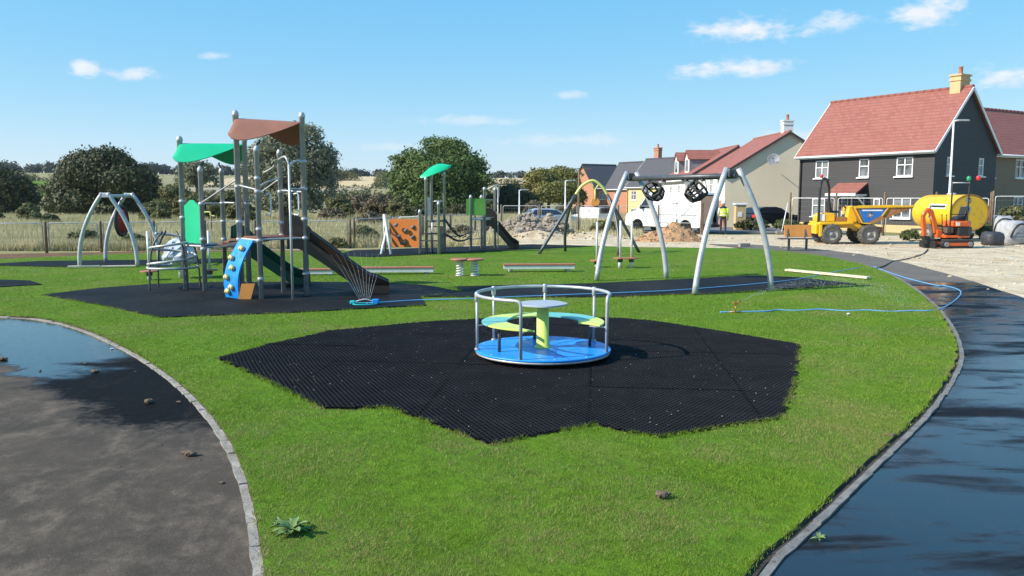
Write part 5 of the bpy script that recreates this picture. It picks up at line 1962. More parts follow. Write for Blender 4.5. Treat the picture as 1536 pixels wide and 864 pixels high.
# rope bridge
for (dy, z0_, z1__) in ((-.2, 1.25, .75), (.25, 1.25, .75), (-.2, .72, .55), (.25, .72, .55)):
    part(FT, 'rope', 'rope', lambda m: m.tube(catmull([(A5.x, A5.y + dy, z0_), (A5.x + (C1.x - A5.x) * .55, A5.y + dy, z1__ - .1), (C1.x, C1.y + dy, z1__ if z0_ > 1 else .5)], 6), .022, 6))
for k in range(6):
    u = (k + .5) / 6
    x = A5.x + (C1.x - A5.x) * u
    part(FT, 'rope', 'rope', lambda m: m.tube([(x, A5.y - .2, .62 - .06 * k / 6), (x + .1, A5.y + .25, .62)], .02, 6))

# ---------------------------------------------------------------- balance beams, springer, stepping pods
def beam_bench(label, xl, xr, ytop, ybase):
    a, b = G(xl, ybase, LZ), G(xr, ybase - .6, LZ)
    c = (a + b) / 2
    ht = At((xl + xr) / 2, ytop, c.y).z
    d = (b - a)
    t = thing('balance_beam', label, 'balance beam', (c.x, c.y, LZ), math.atan2(d.y, d.x), 'low balance beams')
    L = d.length
    mb = MB(); mb.box((0, 0, ht - LZ - .02), (L, .26, .04)); mb.build('deck', 'red_deck', t, bevel=.006)
    mb = MB(); mb.box((0, -.10, ht - LZ - .09), (L * .99, .03, .1)); mb.build('side_rail', 'white_steel', t, bevel=.005)
    mb = MB(); mb.box((0, .10, ht - LZ - .09), (L * .99, .03, .1)); mb.build('side_rail', 'white_steel', t, bevel=.005)
    for s in (-1, 1):
        mb = MB(); mb.lathe([(.06, 0), (.06, ht - LZ - .05)], (s * L * .40, 0, 0), n=12); mb.build('leg', 'white_steel', t)


beam_bench('low white balance beam with brown deck beside the end of the brown slide', 541, 651, 400, 411.5)
beam_bench('low white balance beam with brown deck between the springer and the swing frame', 755, 862, 395.5, 408)
beam_bench('low white balance beam with brown deck seen beyond the tower posts', 422, 500, 403, 413)
sp_ = G(701, 413.5, LZ)
SPR = thing('springer', 'double platform springer with brown tops on two coil springs', 'springer', (sp_.x, sp_.y, LZ))
for s in (-1, 1):
    cx = sp_.x + s * .19
    pts = [(cx + math.cos(a) * .085, sp_.y + math.sin(a) * .085, LZ + .02 + .36 * i / 60) for i, a in enumerate(np.linspace(0, 2 * math.pi * 5.5, 61))]
    part(SPR, 'spring', 'white_steel', lambda m: m.tube(pts, .02, 6))
    part(SPR, 'footing', 'steel', lambda m: m.lathe([(.12, LZ), (.12, LZ + .02), (.09, LZ + .03)], (cx, sp_.y, 0), n=14))
    part(SPR, 'platform', 'red_deck', lambda m: m.lathe([(.24, LZ + .40), (.255, LZ + .405), (.255, LZ + .435), (.24, LZ + .44)], (cx, sp_.y, 0), n=20, sx=.95, sy=1.0))
part(SPR, 'link_bar', 'steel', lambda m: m.box((sp_.x, sp_.y, LZ + .385), (.5, .06, .03)))


def pod(label, bpx, bpy, dpy, tpy, r=.22, poles=(0,)):
    g_ = G(bpx, bpy, LZ)
    t = thing('stepping_pod', label, 'stepping pod', (g_.x, g_.y, LZ), 0, 'stepping pods with handle poles')
    zd = At(bpx, dpy, g_.y).z
    zt_ = At(bpx, tpy, g_.y).z
    xs_ = [p * g_.y / F for p in poles]
    for x in xs_:
        part(t, 'pole', 'white_steel', lambda m: m.tube([(g_.x + x, g_.y, zd), (g_.x + x, g_.y, zt_)], .03, 8))
        part(t, 'leg', 'white_steel', lambda m: m.lathe([(.055, LZ), (.055, zd - .03)], (g_.x + x, g_.y, 0), n=10))
        part(t, 'socket', 'steel_dark', lambda m: m.lathe([(.075, zd - .12), (.075, zd - .03)], (g_.x + x, g_.y, 0), n=10))
    w = max(xs_) - min(xs_)
    out = [(g_.x + (min(xs_) + max(xs_)) / 2 + (math.cos(a) * r + (w / 2 if math.cos(a) > 0 else -w / 2)), g_.y + math.sin(a) * r * .9) for a in np.linspace(0, 2 * math.pi, 25)[:-1]]
    part(t, 'deck', 'red_deck', lambda m: m.prism(out, zd - .03, zd), bevel=.006)


pod('stepping pod with brown disc and tall pole between basket swing and spiral climber', 224.5, 420, 406, 347)
pod('stepping pod with brown disc and tall pole seen under the green tower deck', 315, 417, 404, 346, .2)
pod('single stepping pod with brown disc and tall pole beside the bowed swing leg', 895, 401, 390, 333, .2)
pod('double stepping pod with two poles sharing one brown board inside the swing frame', 938, 402, 386.5, 331, .2, (-8, 9))

# white wrapped rocker pod behind the spiral climber
wp_ = G(272, 417, LZ)
WP = thing('pod_rocker', 'white and blue rounded pod on a short post behind the spiral climber', 'rocker', (wp_.x, wp_.y, LZ))
pm('pod_white', (.62, .64, .70), (.22, .26, .42), rough=.5, scale=2.6, detail=3)
part(WP, 'post', 'white_steel', lambda m: m.lathe([(.06, LZ), (.06, .5)], (wp_.x, wp_.y, 0), n=10))
mb = MB()
prof = [(.05, .32), (.28, .34), (.37, .44), (.39, .56), (.36, .68), (.31, .80), (.26, .90), (.14, .99), (.01, 1.0)]
mb.lathe(prof, (wp_.x, wp_.y, LZ), n=16)
rd = random.Random(2)
mb.v = [(x + rd.uniform(-.05, .05), y + rd.uniform(-.05, .05), z + rd.uniform(-.03, .03)) for x, y, z in mb.v]
mb.sm = [False] * len(mb.sm)
mb.build('shell', 'pod_white', WP, world=True)
# yellow hoop and marker far behind the tower
yh_ = At(312, 320, 42)
YH = thing('yellow_hoop', 'small bent yellow bar on a post seen above the meadow fence', 'hoop', (yh_.x, yh_.y, gz(yh_.x, yh_.y)))
part(YH, 'bar', 'yellow_tube', lambda m: m.tube(catmull([(yh_.x - .2, yh_.y, yh_.z + .05), (yh_.x + .1, yh_.y, yh_.z + .06), (yh_.x + .14, yh_.y, yh_.z - .1), (yh_.x + .35, yh_.y, yh_.z - .14)], 4), .04, 8))
part(YH, 'post', 'wood_post', lambda m: m.tube([(yh_.x + .14, yh_.y, gz(yh_.x, yh_.y)), (yh_.x + .14, yh_.y, yh_.z - .06)], .04, 8))

# bench with orange back on the dirt beside the path
bp_ = G(1196, 376, 0)
BN = thing('park_bench', 'dark metal bench with orange backrest beside the dirt edge', 'bench', (bp_.x, bp_.y, 0.0), R(-2))
mb = MB(); mb.box((0, 0, .46), (1.45, .42, .04)); mb.build('seat', 'steel_dark', BN, bevel=.006)
mb = MB(); mb.box((.08, .30, .74), (1.02, .05, .46), Matrix.Rotation(R(-8), 3, 'X')); mb.build('backrest', 'orange_board', BN, bevel=.008)
for s in (-1, 1):
    mb = MB(); mb.box((s * .33, 0, .22), (.07, .08, .44)); mb.box((s * .33, 0, .01), (.12, .42, .02)); mb.build('leg', 'steel_dark', BN)
    mb = MB(); mb.beam((s * .33, .19, .44), (s * .33 + .04, .32, .9), .05, .02); mb.build('back_bracket', 'steel_dark', BN)

# ================================================================== VEHICLES AND MACHINES
pm('paint_yellow', (.80, .47, .012), (.74, .42, .01), rough=.35, scale=2, dirt=((.36, .26, .12), .6), coat=.1)
pm('paint_orange', (.72, .12, .012), (.64, .10, .01), rough=.35, scale=2, dirt=((.30, .17, .09), .55), coat=.1)
pm('paint_white', (.80, .80, .79), (.76, .76, .75), rough=.3, scale=1, coat=.4)
pm('paint_silver', (.55, .56, .58), (.50, .51, .53), rough=.3, metal=.4, coat=.4)
pm('paint_dark', (.02, .02, .024), rough=.25, coat=.5)
pm('rust_skip', (.28, .12, .04), (.40, .19, .06), rough=.7, scale=4)
pm('tyre', (.075, .07, .065), (.11, .10, .09), rough=.9, scale=5, dirt=((.26, .22, .17), .6))
pm('wheel_rim', (.30, .29, .27), (.22, .21, .2), rough=.6, dirt=((.3, .25, .18), .5))
pm('decal_blue', (.02, .16, .52), rough=.4)
pm('decal_white', (.82, .82, .82), rough=.4)
pm('hydraulic', (.02, .02, .02), rough=.5)
pm('lens_red', (.7, .03, .03), rough=.25)
pm('lens_green', (.02, .35, .15), rough=.25)
pm('car_glass', (.02, .024, .028), rough=.08, spec=.8)
pm('inside_dark', (.02, .018, .018), rough=.8)
pm('interior_brown', (.12, .085, .07), rough=.8)


def wheel(parent, c, r, w, axis='y', tread=True):
    """tyre with lugs, rim and hub; spins round local y"""
    mb = MB()
    M = Matrix.Rotation(R(90), 3, 'X')
    prof = [(r * .56, -w * .42), (r * .80, -w * .5), (r * .95, -w * .44), (r, -w * .30), (r, w * .30), (r * .95, w * .44), (r * .80, w * .5), (r * .56, w * .42)]
    mb.lathe(prof, c, M, 24, cap=False)
    if tread:
        for k in range(18):
            a = 2 * math.pi * k / 18
            for s in (-1, 1):
                R3 = Matrix.Rotation(-a - s * .08, 3, 'Y')
                mb.box(Vector(c) + R3 @ Vector((0, s * w * .22, r * 1.005)), (r * .16, w * .42, r * .06), R3 @ Matrix.Rotation(s * .5, 3, 'Z'))
    wo = mb.build('wheel', 'tyre', parent)
    mb = MB()
    mb.lathe([(r * .60, -w * .43), (r * .57, -w * .30), (r * .46, -w * .22), (r * .2, -w * .24), (r * .18, -w * .42), (r * .05, -w * .44), (.001, -w * .44)], c, M, 20, cap=False)
    mb.lathe([(r * .60, w * .43), (r * .57, w * .30), (r * .46, w * .22), (r * .2, w * .24), (r * .18, w * .42), (r * .05, w * .44), (.001, w * .44)], c, M, 20, cap=False)
    mb.build('rim', 'wheel_rim', wo)
    return wo


def bx(parent, name, mat, c, size, bevel=.02, rot=None):
    mb = MB()
    mb.box(c, size, rot)
    return mb.build(name, mat, parent, bevel=bevel)


def side_prism(mb, outline, y0, y1):
    """outline in local x,z extruded across y"""
    M = Matrix(((1, 0, 0), (0, 0, -1), (0, 1, 0)))
    mb.prism(outline, -y1, -y0, M)
    return mb


# ---------------------------------------------------------------- dumper
dc = G(1266, 364.5, 0)
DU = thing('site_dumper', 'yellow site dumper with blue decal skip and black roll bar', 'dumper', (dc.x, dc.y, -.018), R(-4))
for x in (-.80, .80):
    for s in (-1, 1):
        wheel(DU, (x, s * .68, .44), .44, .36)
mb = MB(); side_prism(mb, [(-1.25, .70), (.35, .70), (.45, .55), (.95, .48), (.95, .62), (.5, .92), (.2, .98), (-1.25, .95)], -.38, .38); mb.build('chassis', 'paint_yellow', DU, bevel=.02)
mb = MB(); side_prism(mb, [(-1.32, .86), (-1.32, .98), (.1, .98), (.1, .90), (-.35, .86)], -.80, .80); mb.build('mudguard', 'paint_yellow', DU, bevel=.015)
mb = MB(); side_prism(mb, [(-1.28, .98), (-1.28, 1.22), (-1.08, 1.36), (-.68, 1.36), (-.58, 1.28), (-.58, .98)], -.48, .48); mb.build('engine_cover', 'paint_yellow', DU, bevel=.04)
bx(DU, 'grille', 'paint_white', (-1.18, -.492, 1.16), (.30, .02, .30), 0)
bx(DU, 'rear_counterweight', 'paint_yellow', (-1.36, 0, .66), (.14, 1.2, .44), .03)
bx(DU, 'footwell', 'rust_skip', (-.32, 0, 1.08), (.52, .9, .2), .02)
mb = MB(); side_prism(mb, [(-.75, 1.36), (-.34, 1.36), (-.32, 1.44), (-.64, 1.46), (-.74, 1.86), (-.84, 1.86)], -.24, .24); mb.build('seat', 'hydraulic', DU, bevel=.03)
mb = MB(); side_prism(mb, [(-.08, .95), (.38, .95), (.30, 1.62), (.16, 1.68), (.02, 1.64)], -.44, .44); mb.build('scuttle', 'paint_yellow', DU, bevel=.03)
mb = MB(); mb.tube([(.02, 0, 1.55), (-.14, 0, 1.72)], .03, 8); mb.tube([(-.14 + .06 * math.sin(a), .2 * math.cos(a), 1.72 + .18 * math.sin(a) * .6) for a in np.linspace(0, 2 * math.pi, 17)[:-1]], .018, 6, closed=True); mb.build('steering_wheel', 'hydraulic', DU)
mb = MB(); mb.tube(catmull([(-1.30, -.5, .95), (-1.29, -.5, 2.2), (-1.24, -.44, 2.62), (-1.02, -.1, 2.86), (-.80, .22, 2.82), (-.62, .46, 2.5), (-.58, .5, 2.1), (-.58, .5, .98)], 5), .055, 10); mb.build('roll_bar', 'hydraulic', DU)
mb = MB(); mb.lathe([(.05, 2.88), (.07, 2.9), (.07, 3.0), (.045, 3.04), (.001, 3.05)], (-1.08, .05, 0), n=12); mb.build('beacon', 'lens_red', DU)
bx(DU, 'beacon_bracket', 'white_steel', (-1.18, .0, 2.88), (.22, .06, .03), .005)
# skip: hollow tub
mb = MB()
o_ = [(.44, .92), (.82, .88), (2.58, 1.60), (2.60, 1.66), (.10, 1.60)]
w2 = .82
for s in (-1, 1):
    outl = [Vector((x, s * w2, z)) for x, z in o_]
    inn = [Vector((x, s * (w2 - .03), z)) for x, z in o_]
    n = len(o_)
    mb.add(outl + inn, [tuple(range(n)) if s > 0 else tuple(range(n))[::-1], tuple(range(n, 2 * n))[::-1] if s > 0 else tuple(range(n, 2 * n))] + [(i, (i + 1) % n, n + (i + 1) % n, n + i) for i in range(n)])
mb.add([(.10, -w2, 1.60), (.10, w2, 1.60), (.44, w2, .92), (.44, -w2, .92), (.82, -w2, .88), (.82, w2, .88), (2.58, w2, 1.60), (2.58, -w2, 1.60)], [(0, 1, 2, 3), (3, 2, 5, 4), (4, 5, 6, 7)])
mb.add([(.16, -w2, 1.60), (.16, w2, 1.60), (.48, w2, .97), (.48, -w2, .97), (.82, -w2, .94), (.82, w2, .94), (2.56, w2, 1.64), (2.56, -w2, 1.64)], [(3, 2, 1, 0), (4, 5, 2, 3), (7, 6, 5, 4)])
sk = mb.build('skip', ['rust_skip'], DU)
for s in (-1, 1):
    mb = MB(); mb.beam((.10, s * (w2 + .015), 1.61), (2.6, s * (w2 + .015), 1.66), .06, .09); mb.build('skip_rim', 'paint_yellow', DU, bevel=.01)
    mb = MB()
    q_ = [(.30, 1.54), (1.52, 1.56), (1.30, 1.30), (.72, .96), (.52, .96)]
    mb.add([Vector((x, s * (w2 + .004), z)) for x, z in q_], [tuple(range(5)) if s > 0 else tuple(range(5))[::-1]])
    mb.build('skip_decal', 'decal_blue', sk)
    mb = MB(); mb.lathe([(.001, 0), (.13, 0)], (.78, s * (w2 + .008), 1.28), Matrix.Rotation(R(90), 3, 'X'), 16); mb.build('skip_logo', 'decal_white', sk)
    mb = MB(); mb.box((.86, s * (w2 + .008), 1.48), (.86, .004, .06)); mb.build('skip_lettering_band', 'decal_white', sk)
    for (x0, z0, x1, z1) in ((.10, 1.6, .46, .93), (.46, .93, .82, .9), (1.50, 1.58, 1.28, 1.24)):
        mb = MB(); mb.beam((x0, s * (w2 + .012), z0), (x1, s * (w2 + .012), z1), .04, .07, up=(0, 1, 0)); mb.build('skip_rib', 'paint_yellow', DU)
bx(DU, 'front_axle', 'rust_skip', (1.12, 0, .62), (.7, 1.0, .26), .05)
mb = MB(); mb.tube([(.5, .0, .75), (1.35, 0, 1.05)], .07, 8); mb.build('tipping_ram', 'steel_dark', DU)
bx(DU, 'rear_step', 'paint_yellow', (-1.28, -.78, .60), (.12, .1, .5), .01)

# ---------------------------------------------------------------- bowser
bc = G(1421, 360, 0)
BO = thing('water_bowser', 'yellow oval tank bowser trailer with blue round logo on its end', 'bowser', (bc.x, bc.y, -.018), R(-80))
# local x along the tank, +x end towards the camera
tb, th2, tl, tz = 1.0, .84, 1.35, 1.32
n = 36
Mt = Matrix(((0, 0, 1), (1, 0, 0), (0, 1, 0)))
mb = MB()
prof = [(.93, -tl), (.985, -tl + .03), (1.0, -tl + .08), (1.0, tl - .08), (.985, tl - .03), (.93, tl)]
mb.lathe(prof, (0, 0, tz), Mt @ Matrix.Diagonal((tb, th2, 1.0)), n)
tk = mb.build('tank', 'paint_yellow', BO)
mb = MB(); mb.lathe([(.96, tl - .02), (1.02, tl - .02), (1.02, tl + .01), (.96, tl + .01), (.96, tl - .02)], (0, 0, tz), Mt @ Matrix.Diagonal((tb, th2, 1.0)), n, cap=False); mb.build('end_rim', 'rust_skip', tk)
mb = MB(); mb.lathe([(.001, 0), (.20, 0)], (tl + .006, -.15, tz + .18), Mt, 20); mb.build('logo_ring', 'decal_white', tk)
mb = MB(); mb.lathe([(.001, 0), (.14, 0)], (tl + .010, -.15, tz + .18), Mt, 20); mb.build('logo_disc', 'decal_blue', tk)
mb = MB(); mb.lathe([(.001, 0), (.14, 0)], (tl + .006, -.1, tz + .58), Mt, 16); mb.build('warning_plate', 'decal_white', tk)
for (zz, x0, x1) in ((.30, -.2, 1.0), (-.62, -.1, 1.1)):
    mb = MB()
    pts = []
    for zt_ in (zz - .11, zz + .11):
        yy = -tb * math.sqrt(max(0, 1 - (zt_ / th2) ** 2)) - .006
        pts += [(x0, yy, tz + zt_), (x1, yy, tz + zt_)]
    mb.add([pts[0], pts[1], pts[3], pts[2]], [(0, 1, 2, 3)])
    mb.build('side_label', 'decal_white', tk)
    mb = MB()
    pts = []
    for zt_ in (zz - .05, zz + .05):
        yy = -tb * math.sqrt(max(0, 1 - (zt_ / th2) ** 2)) - .012
        pts += [(x0 + .08, yy, tz + zt_), (x1 - .08, yy, tz + zt_)]
    mb.add([pts[0], pts[1], pts[3], pts[2]], [(0, 1, 2, 3)])
    mb.build('side_label_text', 'hydraulic', tk)
mb = MB(); mb.lathe([(.2, 0), (.2, .08), (.16, .1), (.001, .11)], (.1, 0, tz + th2 - .02), n=16); mb.build('filler_cap', 'steel', tk)
bx(BO, 'frame', 'steel', (0, 0, .46), (2.7, .7, .12), .01)
mb = MB(); mb.beam((-1.3, 0, .46), (-2.6, 0, .42), .1, .1); mb.build('drawbar', 'steel_dark', BO)
for s in (-1, 1):
    wheel(BO, (0, s * 1.02, .38), .38, .26)
bx(BO, 'outlet_valve', 'steel_dark', (1.3, .0, .52), (.3, .16, .16), .02)

# ---------------------------------------------------------------- mini excavator (faces -x)
ec = G(1425, 371, 0)
EX = thing('mini_excavator', 'orange mini excavator with black seat and roll posts', 'excavator', (ec.x, ec.y, -.018), R(8))
for s in (-1, 1):
    mb = MB()
    out = [(math.cos(a) * .17 + (.52 if math.cos(a) > 0 else -.52), math.sin(a) * .17 + .17) for a in np.linspace(0, 2 * math.pi, 25)[:-1]]
    side_prism(mb, out, s * .40 - .10, s * .40 + .10)
    tr = mb.build('track', 'black_rubber', EX, bevel=.01)
    for k in range(12):
        x = -.6 + .11 * k
        mb = MB(); mb.box((x, s * .40, .345), (.05, .2, .02)); mb.build('track_lug', 'tyre', tr)
    mb = MB(); mb.box((0, s * .40 - .105 * 1.0, .17), (.9, .02, .12)); mb.build('track_frame', 'paint_orange', tr)
    for x in (-.52, .52):
        mb = MB(); mb.lathe([(.10, -.02), (.10, .02)], (x, s * .40 - .11, .17), Matrix.Rotation(R(90), 3, 'X'), 14); mb.build('sprocket', 'wheel_rim', tr)
bx(EX, 'undercarriage', 'steel_dark', (0, 0, .30), (.5, .6, .2), .02)
mb = MB(); mb.prism([(-.5, -.38), (.35, -.44), (.66, -.25), (.66, .25), (.35, .44), (-.5, .38)], .42, .52); mb.build('slew_deck', 'paint_orange', EX, bevel=.02)
mb = MB(); mb.prism([(.0, -.46), (.42, -.46), (.74, -.28), (.74, .28), (.42, .46), (.0, .46)], .50, .86); mb.build('counterweight', 'hydraulic', EX, bevel=.06)
mb = MB(); mb.prism([(-.12, -.44), (.42, -.44), (.70, -.26), (.70, .26), (.42, .44), (-.12, .44)], .86, 1.10); mb.build('engine_hood', 'paint_orange', EX, bevel=.06)
bx(EX, 'decal', 'decal_white', (-.03, -.448, .98), (.16, .012, .14), 0)
mb = MB(); side_prism(mb, [(.06, 1.10), (.48, 1.10), (.52, 1.2), (.62, 1.62), (.52, 1.68), (.40, 1.30), (.06, 1.24)], -.23, .23); mb.build('seat', 'hydraulic', EX, bevel=.04)
for (x, y) in ((-.32, -.36), (.42, -.36)):
    mb = MB(); mb.tube(catmull([(x, y, .52), (x, y, 1.6), (x + .02, y + .02, 2.5), (x + .06, y + .1, 2.68)], 4), .032, 8); mb.build('roll_post', 'hydraulic', EX)
for z in (1.36, 2.62):
    mb = MB(); mb.tube([(-.3, -.35, z), (.44, -.35, z)], .02, 6); mb.build('cross_rail', 'white_steel' if z > 2 else 'hydraulic', EX)
mb = MB(); mb.lathe([(.05, 2.70), (.08, 2.72), (.08, 2.84), (.05, 2.88), (.001, 2.89)], (.46, -.25, 0), n=12); mb.build('beacon', 'lens_green', EX)
mb = MB(); mb.tube([(.46, -.25, 2.72), (.86, -.25, 2.74)], .015, 6); mb.build('beacon_arm', 'hydraulic', EX)
mb = MB(); mb.lathe([(.05, 2.72), (.08, 2.74), (.08, 2.86), (.05, 2.9), (.001, 2.91)], (.88, -.25, 0), n=12); mb.build('beacon', 'lens_red', EX)
for s in (-.14, .14):
    mb = MB(); mb.tube([(-.3, s, .9), (-.34, s, 1.3)], .016, 6); mb.ball((-.34, s, 1.33), .03, 8); mb.build('control_lever', 'hydraulic', EX)
bx(EX, 'swing_post', 'paint_orange', (-.58, 0, .58), (.24, .26, .32), .03)
boom = [(-.62, .62), (-.70, 1.05), (-.88, 1.52), (-1.06, 1.62), (-1.14, 1.54), (-1.0, 1.40), (-.86, 1.0), (-.78, .6)]
mb = MB(); side_prism(mb, boom, -.08, .08); mb.build('boom', 'paint_orange', EX, bevel=.015)
dip = [(-1.02, 1.62), (-1.12, 1.62), (-1.34, 1.30), (-1.24, .46), (-1.12, .44), (-1.10, .6), (-1.2, 1.26)]
mb = MB(); side_prism(mb, dip, -.06, .06); mb.build('dipper', 'paint_orange', EX, bevel=.012)
mb = MB(); mb.tube([(-.66, 0, .9), (-1.02, 0, 1.3)], .035, 8); mb.tube([(-.9, 0, 1.68), (-1.3, 0, 1.36)], .03, 8); mb.build('hydraulic_ram', 'steel', EX)
mb = MB(); side_prism(mb, [(-1.30, .48), (-1.06, .50), (-.90, .30), (-.98, .10), (-1.2, .05), (-1.30, .16), (-1.12, .2), (-1.16, .34)], -.16, .16); mb.build('bucket', 'hydraulic', EX, bevel=.01)
mb = MB(); mb.box((-1.0, 0, .16), (.05, 1.0, .28)); mb.box((-.8, .3, .14), (.4, .06, .08)); mb.box((-.8, -.3, .14), (.4, .06, .08)); mb.build('dozer_blade', 'hydraulic', EX)
bx(EX, 'tool_box', 'interior_brown', (-.22, -.1, .72), (.3, .34, .22), .02)

# ---------------------------------------------------------------- vans, cars
def van(label, loc, rz, L=5.2, Wd=1.95, Hh=2.35, open_rear=True, name='panel_van', group=None):
    """front at +x, rear at x=0"""
    t = thing(name, label, 'van', loc, rz, group)
    w = Wd / 2
    prof = [(0, .38), (0, Hh - .14), (.10, Hh - .03), (.5, Hh), (3.35, Hh), (3.75, Hh - .10), (4.25, Hh - .85), (4.42, 1.28), (5.05, 1.12), (5.18, .95), (5.2, .42), (4.9, .36), (.1, .34)]
    k = L / 5.2
    mb = MB()
    N = len(prof)
    rows = []
    for (yy, ins) in ((-w, 0), (-w, 1), (w, 1), (w, 0)):
        pass
    for s in (-1, 1):
        rows.append([Vector((x * k, s * (w if z < 1.35 else w - .10 * (z - 1.35) / (Hh - 1.35)), z)) for x, z in prof])
    mb.add(rows[0] + rows[1], [tuple(range(N)), tuple(range(N, 2 * N))[::-1]] + [(i, N + i, N + (i + 1) % N, (i + 1) % N) for i in range(1 if open_rear else 0, N)])
    body = mb.build('body', 'paint_white', t, bevel=.03)
    # glass
    mb = MB()
    a, b = Vector((3.74 * k, 0, Hh - .13)), Vector((4.22 * k, 0, Hh - .83))
    off = Vector((.035, 0, .022))
    mb.add([(a.x + off.x, -w + .22, a.z + off.z), (a.x + off.x, w - .22, a.z + off.z), (b.x + off.x, w - .1, b.z + off.z), (b.x + off.x, -w + .1, b.z + off.z)], [(0, 3, 2, 1)])
    mb.build('windscreen', 'car_glass', body)
    for s in (-1, 1):
        mb = MB()
        y = lambda z: s * (w + .006 - .10 * (z - 1.35) / (Hh - 1.35))
        q = [(3.2, 1.42), (4.2, 1.42), (3.78, 2.02), (3.24, 2.06)]
        mb.add([(x * k, y(z) , z) for x, z in q], [(0, 1, 2, 3) if s < 0 else (3, 2, 1, 0)])
        mb.build('door_window', 'car_glass', body)
        for (x0, x1, z) in ((.25, 3.0, 1.08), (.25, 3.0, .62), (1.55, 1.56, 1.0)):
            mb = MB()
            if x1 - x0 > .1:
                mb.box(((x0 + x1) / 2 * k, s * (w + .006), z), ((x1 - x0) * k, .02, .035))
            else:
                mb.box((x0 * k, s * (w + .001), 1.2), (.012, .008, 1.4))
            mb.build('side_moulding' if x1 - x0 > .1 else 'door_seam', 'paint_silver' if x1 - x0 > .1 else 'hydraulic', body)
        mb = MB(); mb.box((3.95 * k, s * (w + .12), 1.5), (.1, .18, .26)); mb.build('mirror', 'hydraulic', body, bevel=.03)
        mb = MB(); mb.box((5.16 * k, s * (w - .28), .92), (.08, .3, .2)); mb.build('headlight', 'window_glass', body)
        # side graphics
        mb = MB(); mb.box((1.7 * k, s * (w + .004 - .04), 1.72), (.42, .012, .10)); mb.build('side_lettering', 'table_grey', body)
        mb = MB(); mb.box((2.5 * k, s * (w + .004 - .04), 1.74), (.3, .012, .06)); mb.build('side_lettering', 'table_grey', body)
    for x in (.95, 4.28):
        for s in (-1, 1):
            wheel(t, (x * k, s * (w - .12), .34), .34, .22, tread=False)
            mb = MB(); mb.lathe([(.001, 0), (.40, 0)], (x * k, s * (w + .0035), .40), Matrix.Rotation(R(90), 3, 'X'), 18); mb.build('wheel_arch', 'hydraulic', body)
    mb = MB(); mb.box((-.06, 0, .44), (.14, Wd - .1, .16)); mb.build('rear_bumper', 'hydraulic', t, bevel=.02)
    if open_rear:
        mb = MB()
        mb.add([(.06, -w + .12, .62), (.06, w - .12, .62), (.06, w - .2, Hh - .2), (.06, -w + .2, Hh - .2), (2.6, -w + .12, .62), (2.6, w - .12, .62), (2.6, w - .2, Hh - .2), (2.6, -w + .2, Hh - .2)], [(4, 5, 6, 7), (0, 1, 5, 4), (3, 7, 6, 2), (0, 4, 7, 3), (1, 2, 6, 5)])
        mb.build('load_space', 'inside_dark', t)
        for s, an in ((-1, 252), (1, 100)):
            mb = MB()
            mb.box((0, -s * .44, 0), (.05, .88, Hh - .8))
            d_ = mb.build('rear_door', 'interior_brown' if s > 0 else 'paint_white', t, bevel=.015)
            d_.matrix_basis = Matrix.Translation((-.02, s * (w - .04), (Hh - .8) / 2 + .58)) @ Matrix.Rotation(s * R(-an), 4, 'Z')
    else:
        mb = MB(); mb.box((-.012, 0, 1.75), (.02, Wd * .7, .5)); mb.build('rear_window', 'car_glass', body)
    return t


vr = G(1080, 352, -.03)
van('large white panel van with open rear doors beside the worker', (vr.x - .25, vr.y + 1.5, gz(vr.x, vr.y)), R(135), Hh=2.35)
v2 = At(898, 332, 72)
van('small white van parked far off in front of the orange brick house', (v2.x + .6, 72, gz(v2.x, 72)), R(125), L=4.2, Wd=1.75, Hh=2.0, open_rear=False)


def car(label, loc, rz, paint, lens=True):
    t = thing('parked_car', label, 'car', loc, rz)
    w = .88
    prof = [(0, .42), (.02, .78), (.12, .98), (.55, 1.38), (1.0, 1.46), (2.0, 1.46), (2.45, 1.36), (3.05, .98), (3.9, .86), (4.12, .72), (4.15, .42), (3.9, .30), (.2, .30)]
    N = len(prof)
    mb = MB()
    rows = [[Vector((x, s * (w if z < .95 else w - .42 * (z - .95)), z)) for x, z in prof] for s in (-1, 1)]
    mb.add(rows[0] + rows[1], [tuple(range(N)), tuple(range(N, 2 * N))[::-1]] + [(i, N + i, N + (i + 1) % N, (i + 1) % N) for i in range(N)])
    b = mb.build('body', paint, t, bevel=.04)
    for s in (-1, 1):
        mb = MB()
        q = [(.42, 1.02), (2.85, 1.02), (2.36, 1.34), (1.0, 1.40), (.66, 1.36)]
        mb.add([(x, s * (w + .014 - .42 * (z - .95)), z) for x, z in q], [tuple(range(5)) if s < 0 else tuple(range(5))[::-1]])
        mb.build('side_window', 'car_glass', b)
        mb = MB(); mb.box((.0, s * .68, .82), (.06, .3, .2)); mb.build('tail_light', 'lens_red', b, bevel=.02)
        mb = MB(); mb.box((4.08, s * .62, .72), (.1, .34, .14)); mb.build('headlight', 'window_glass', b, bevel=.02)
    mb = MB(); mb.add([(.14, -.62, 1.02), (.14, .62, 1.02), (.52, .56, 1.37), (.52, -.56, 1.37)], [(0, 1, 2, 3)]); mb.v = [(x - .03, y, z + .02) for x, y, z in mb.v]; mb.build('rear_window', 'car_glass', b)
    mb = MB(); mb.add([(3.0, -.64, 1.02), (3.0, .64, 1.02), (2.5, .58, 1.35), (2.5, -.58, 1.35)], [(3, 2, 1, 0)]); mb.v = [(x + .03, y, z + .02) for x, y, z in mb.v]; mb.build('windscreen', 'car_glass', b)
    for x in (.75, 3.3):
        for s in (-1, 1):
            wheel(t, (x, s * .80, .31), .31, .2, tread=False)


cp_ = At(1120, 335, 56)
car('dark car with red tail light parked behind the shrubs at the cream gable', (cp_.x, 56, gz(cp_.x, 56)), R(25), 'paint_dark')
cp_ = At(790, 330, 62)
car('silver car parked beyond the rubble heap', (cp_.x - .2, 62, gz(cp_.x, 62)), R(12), 'paint_silver')

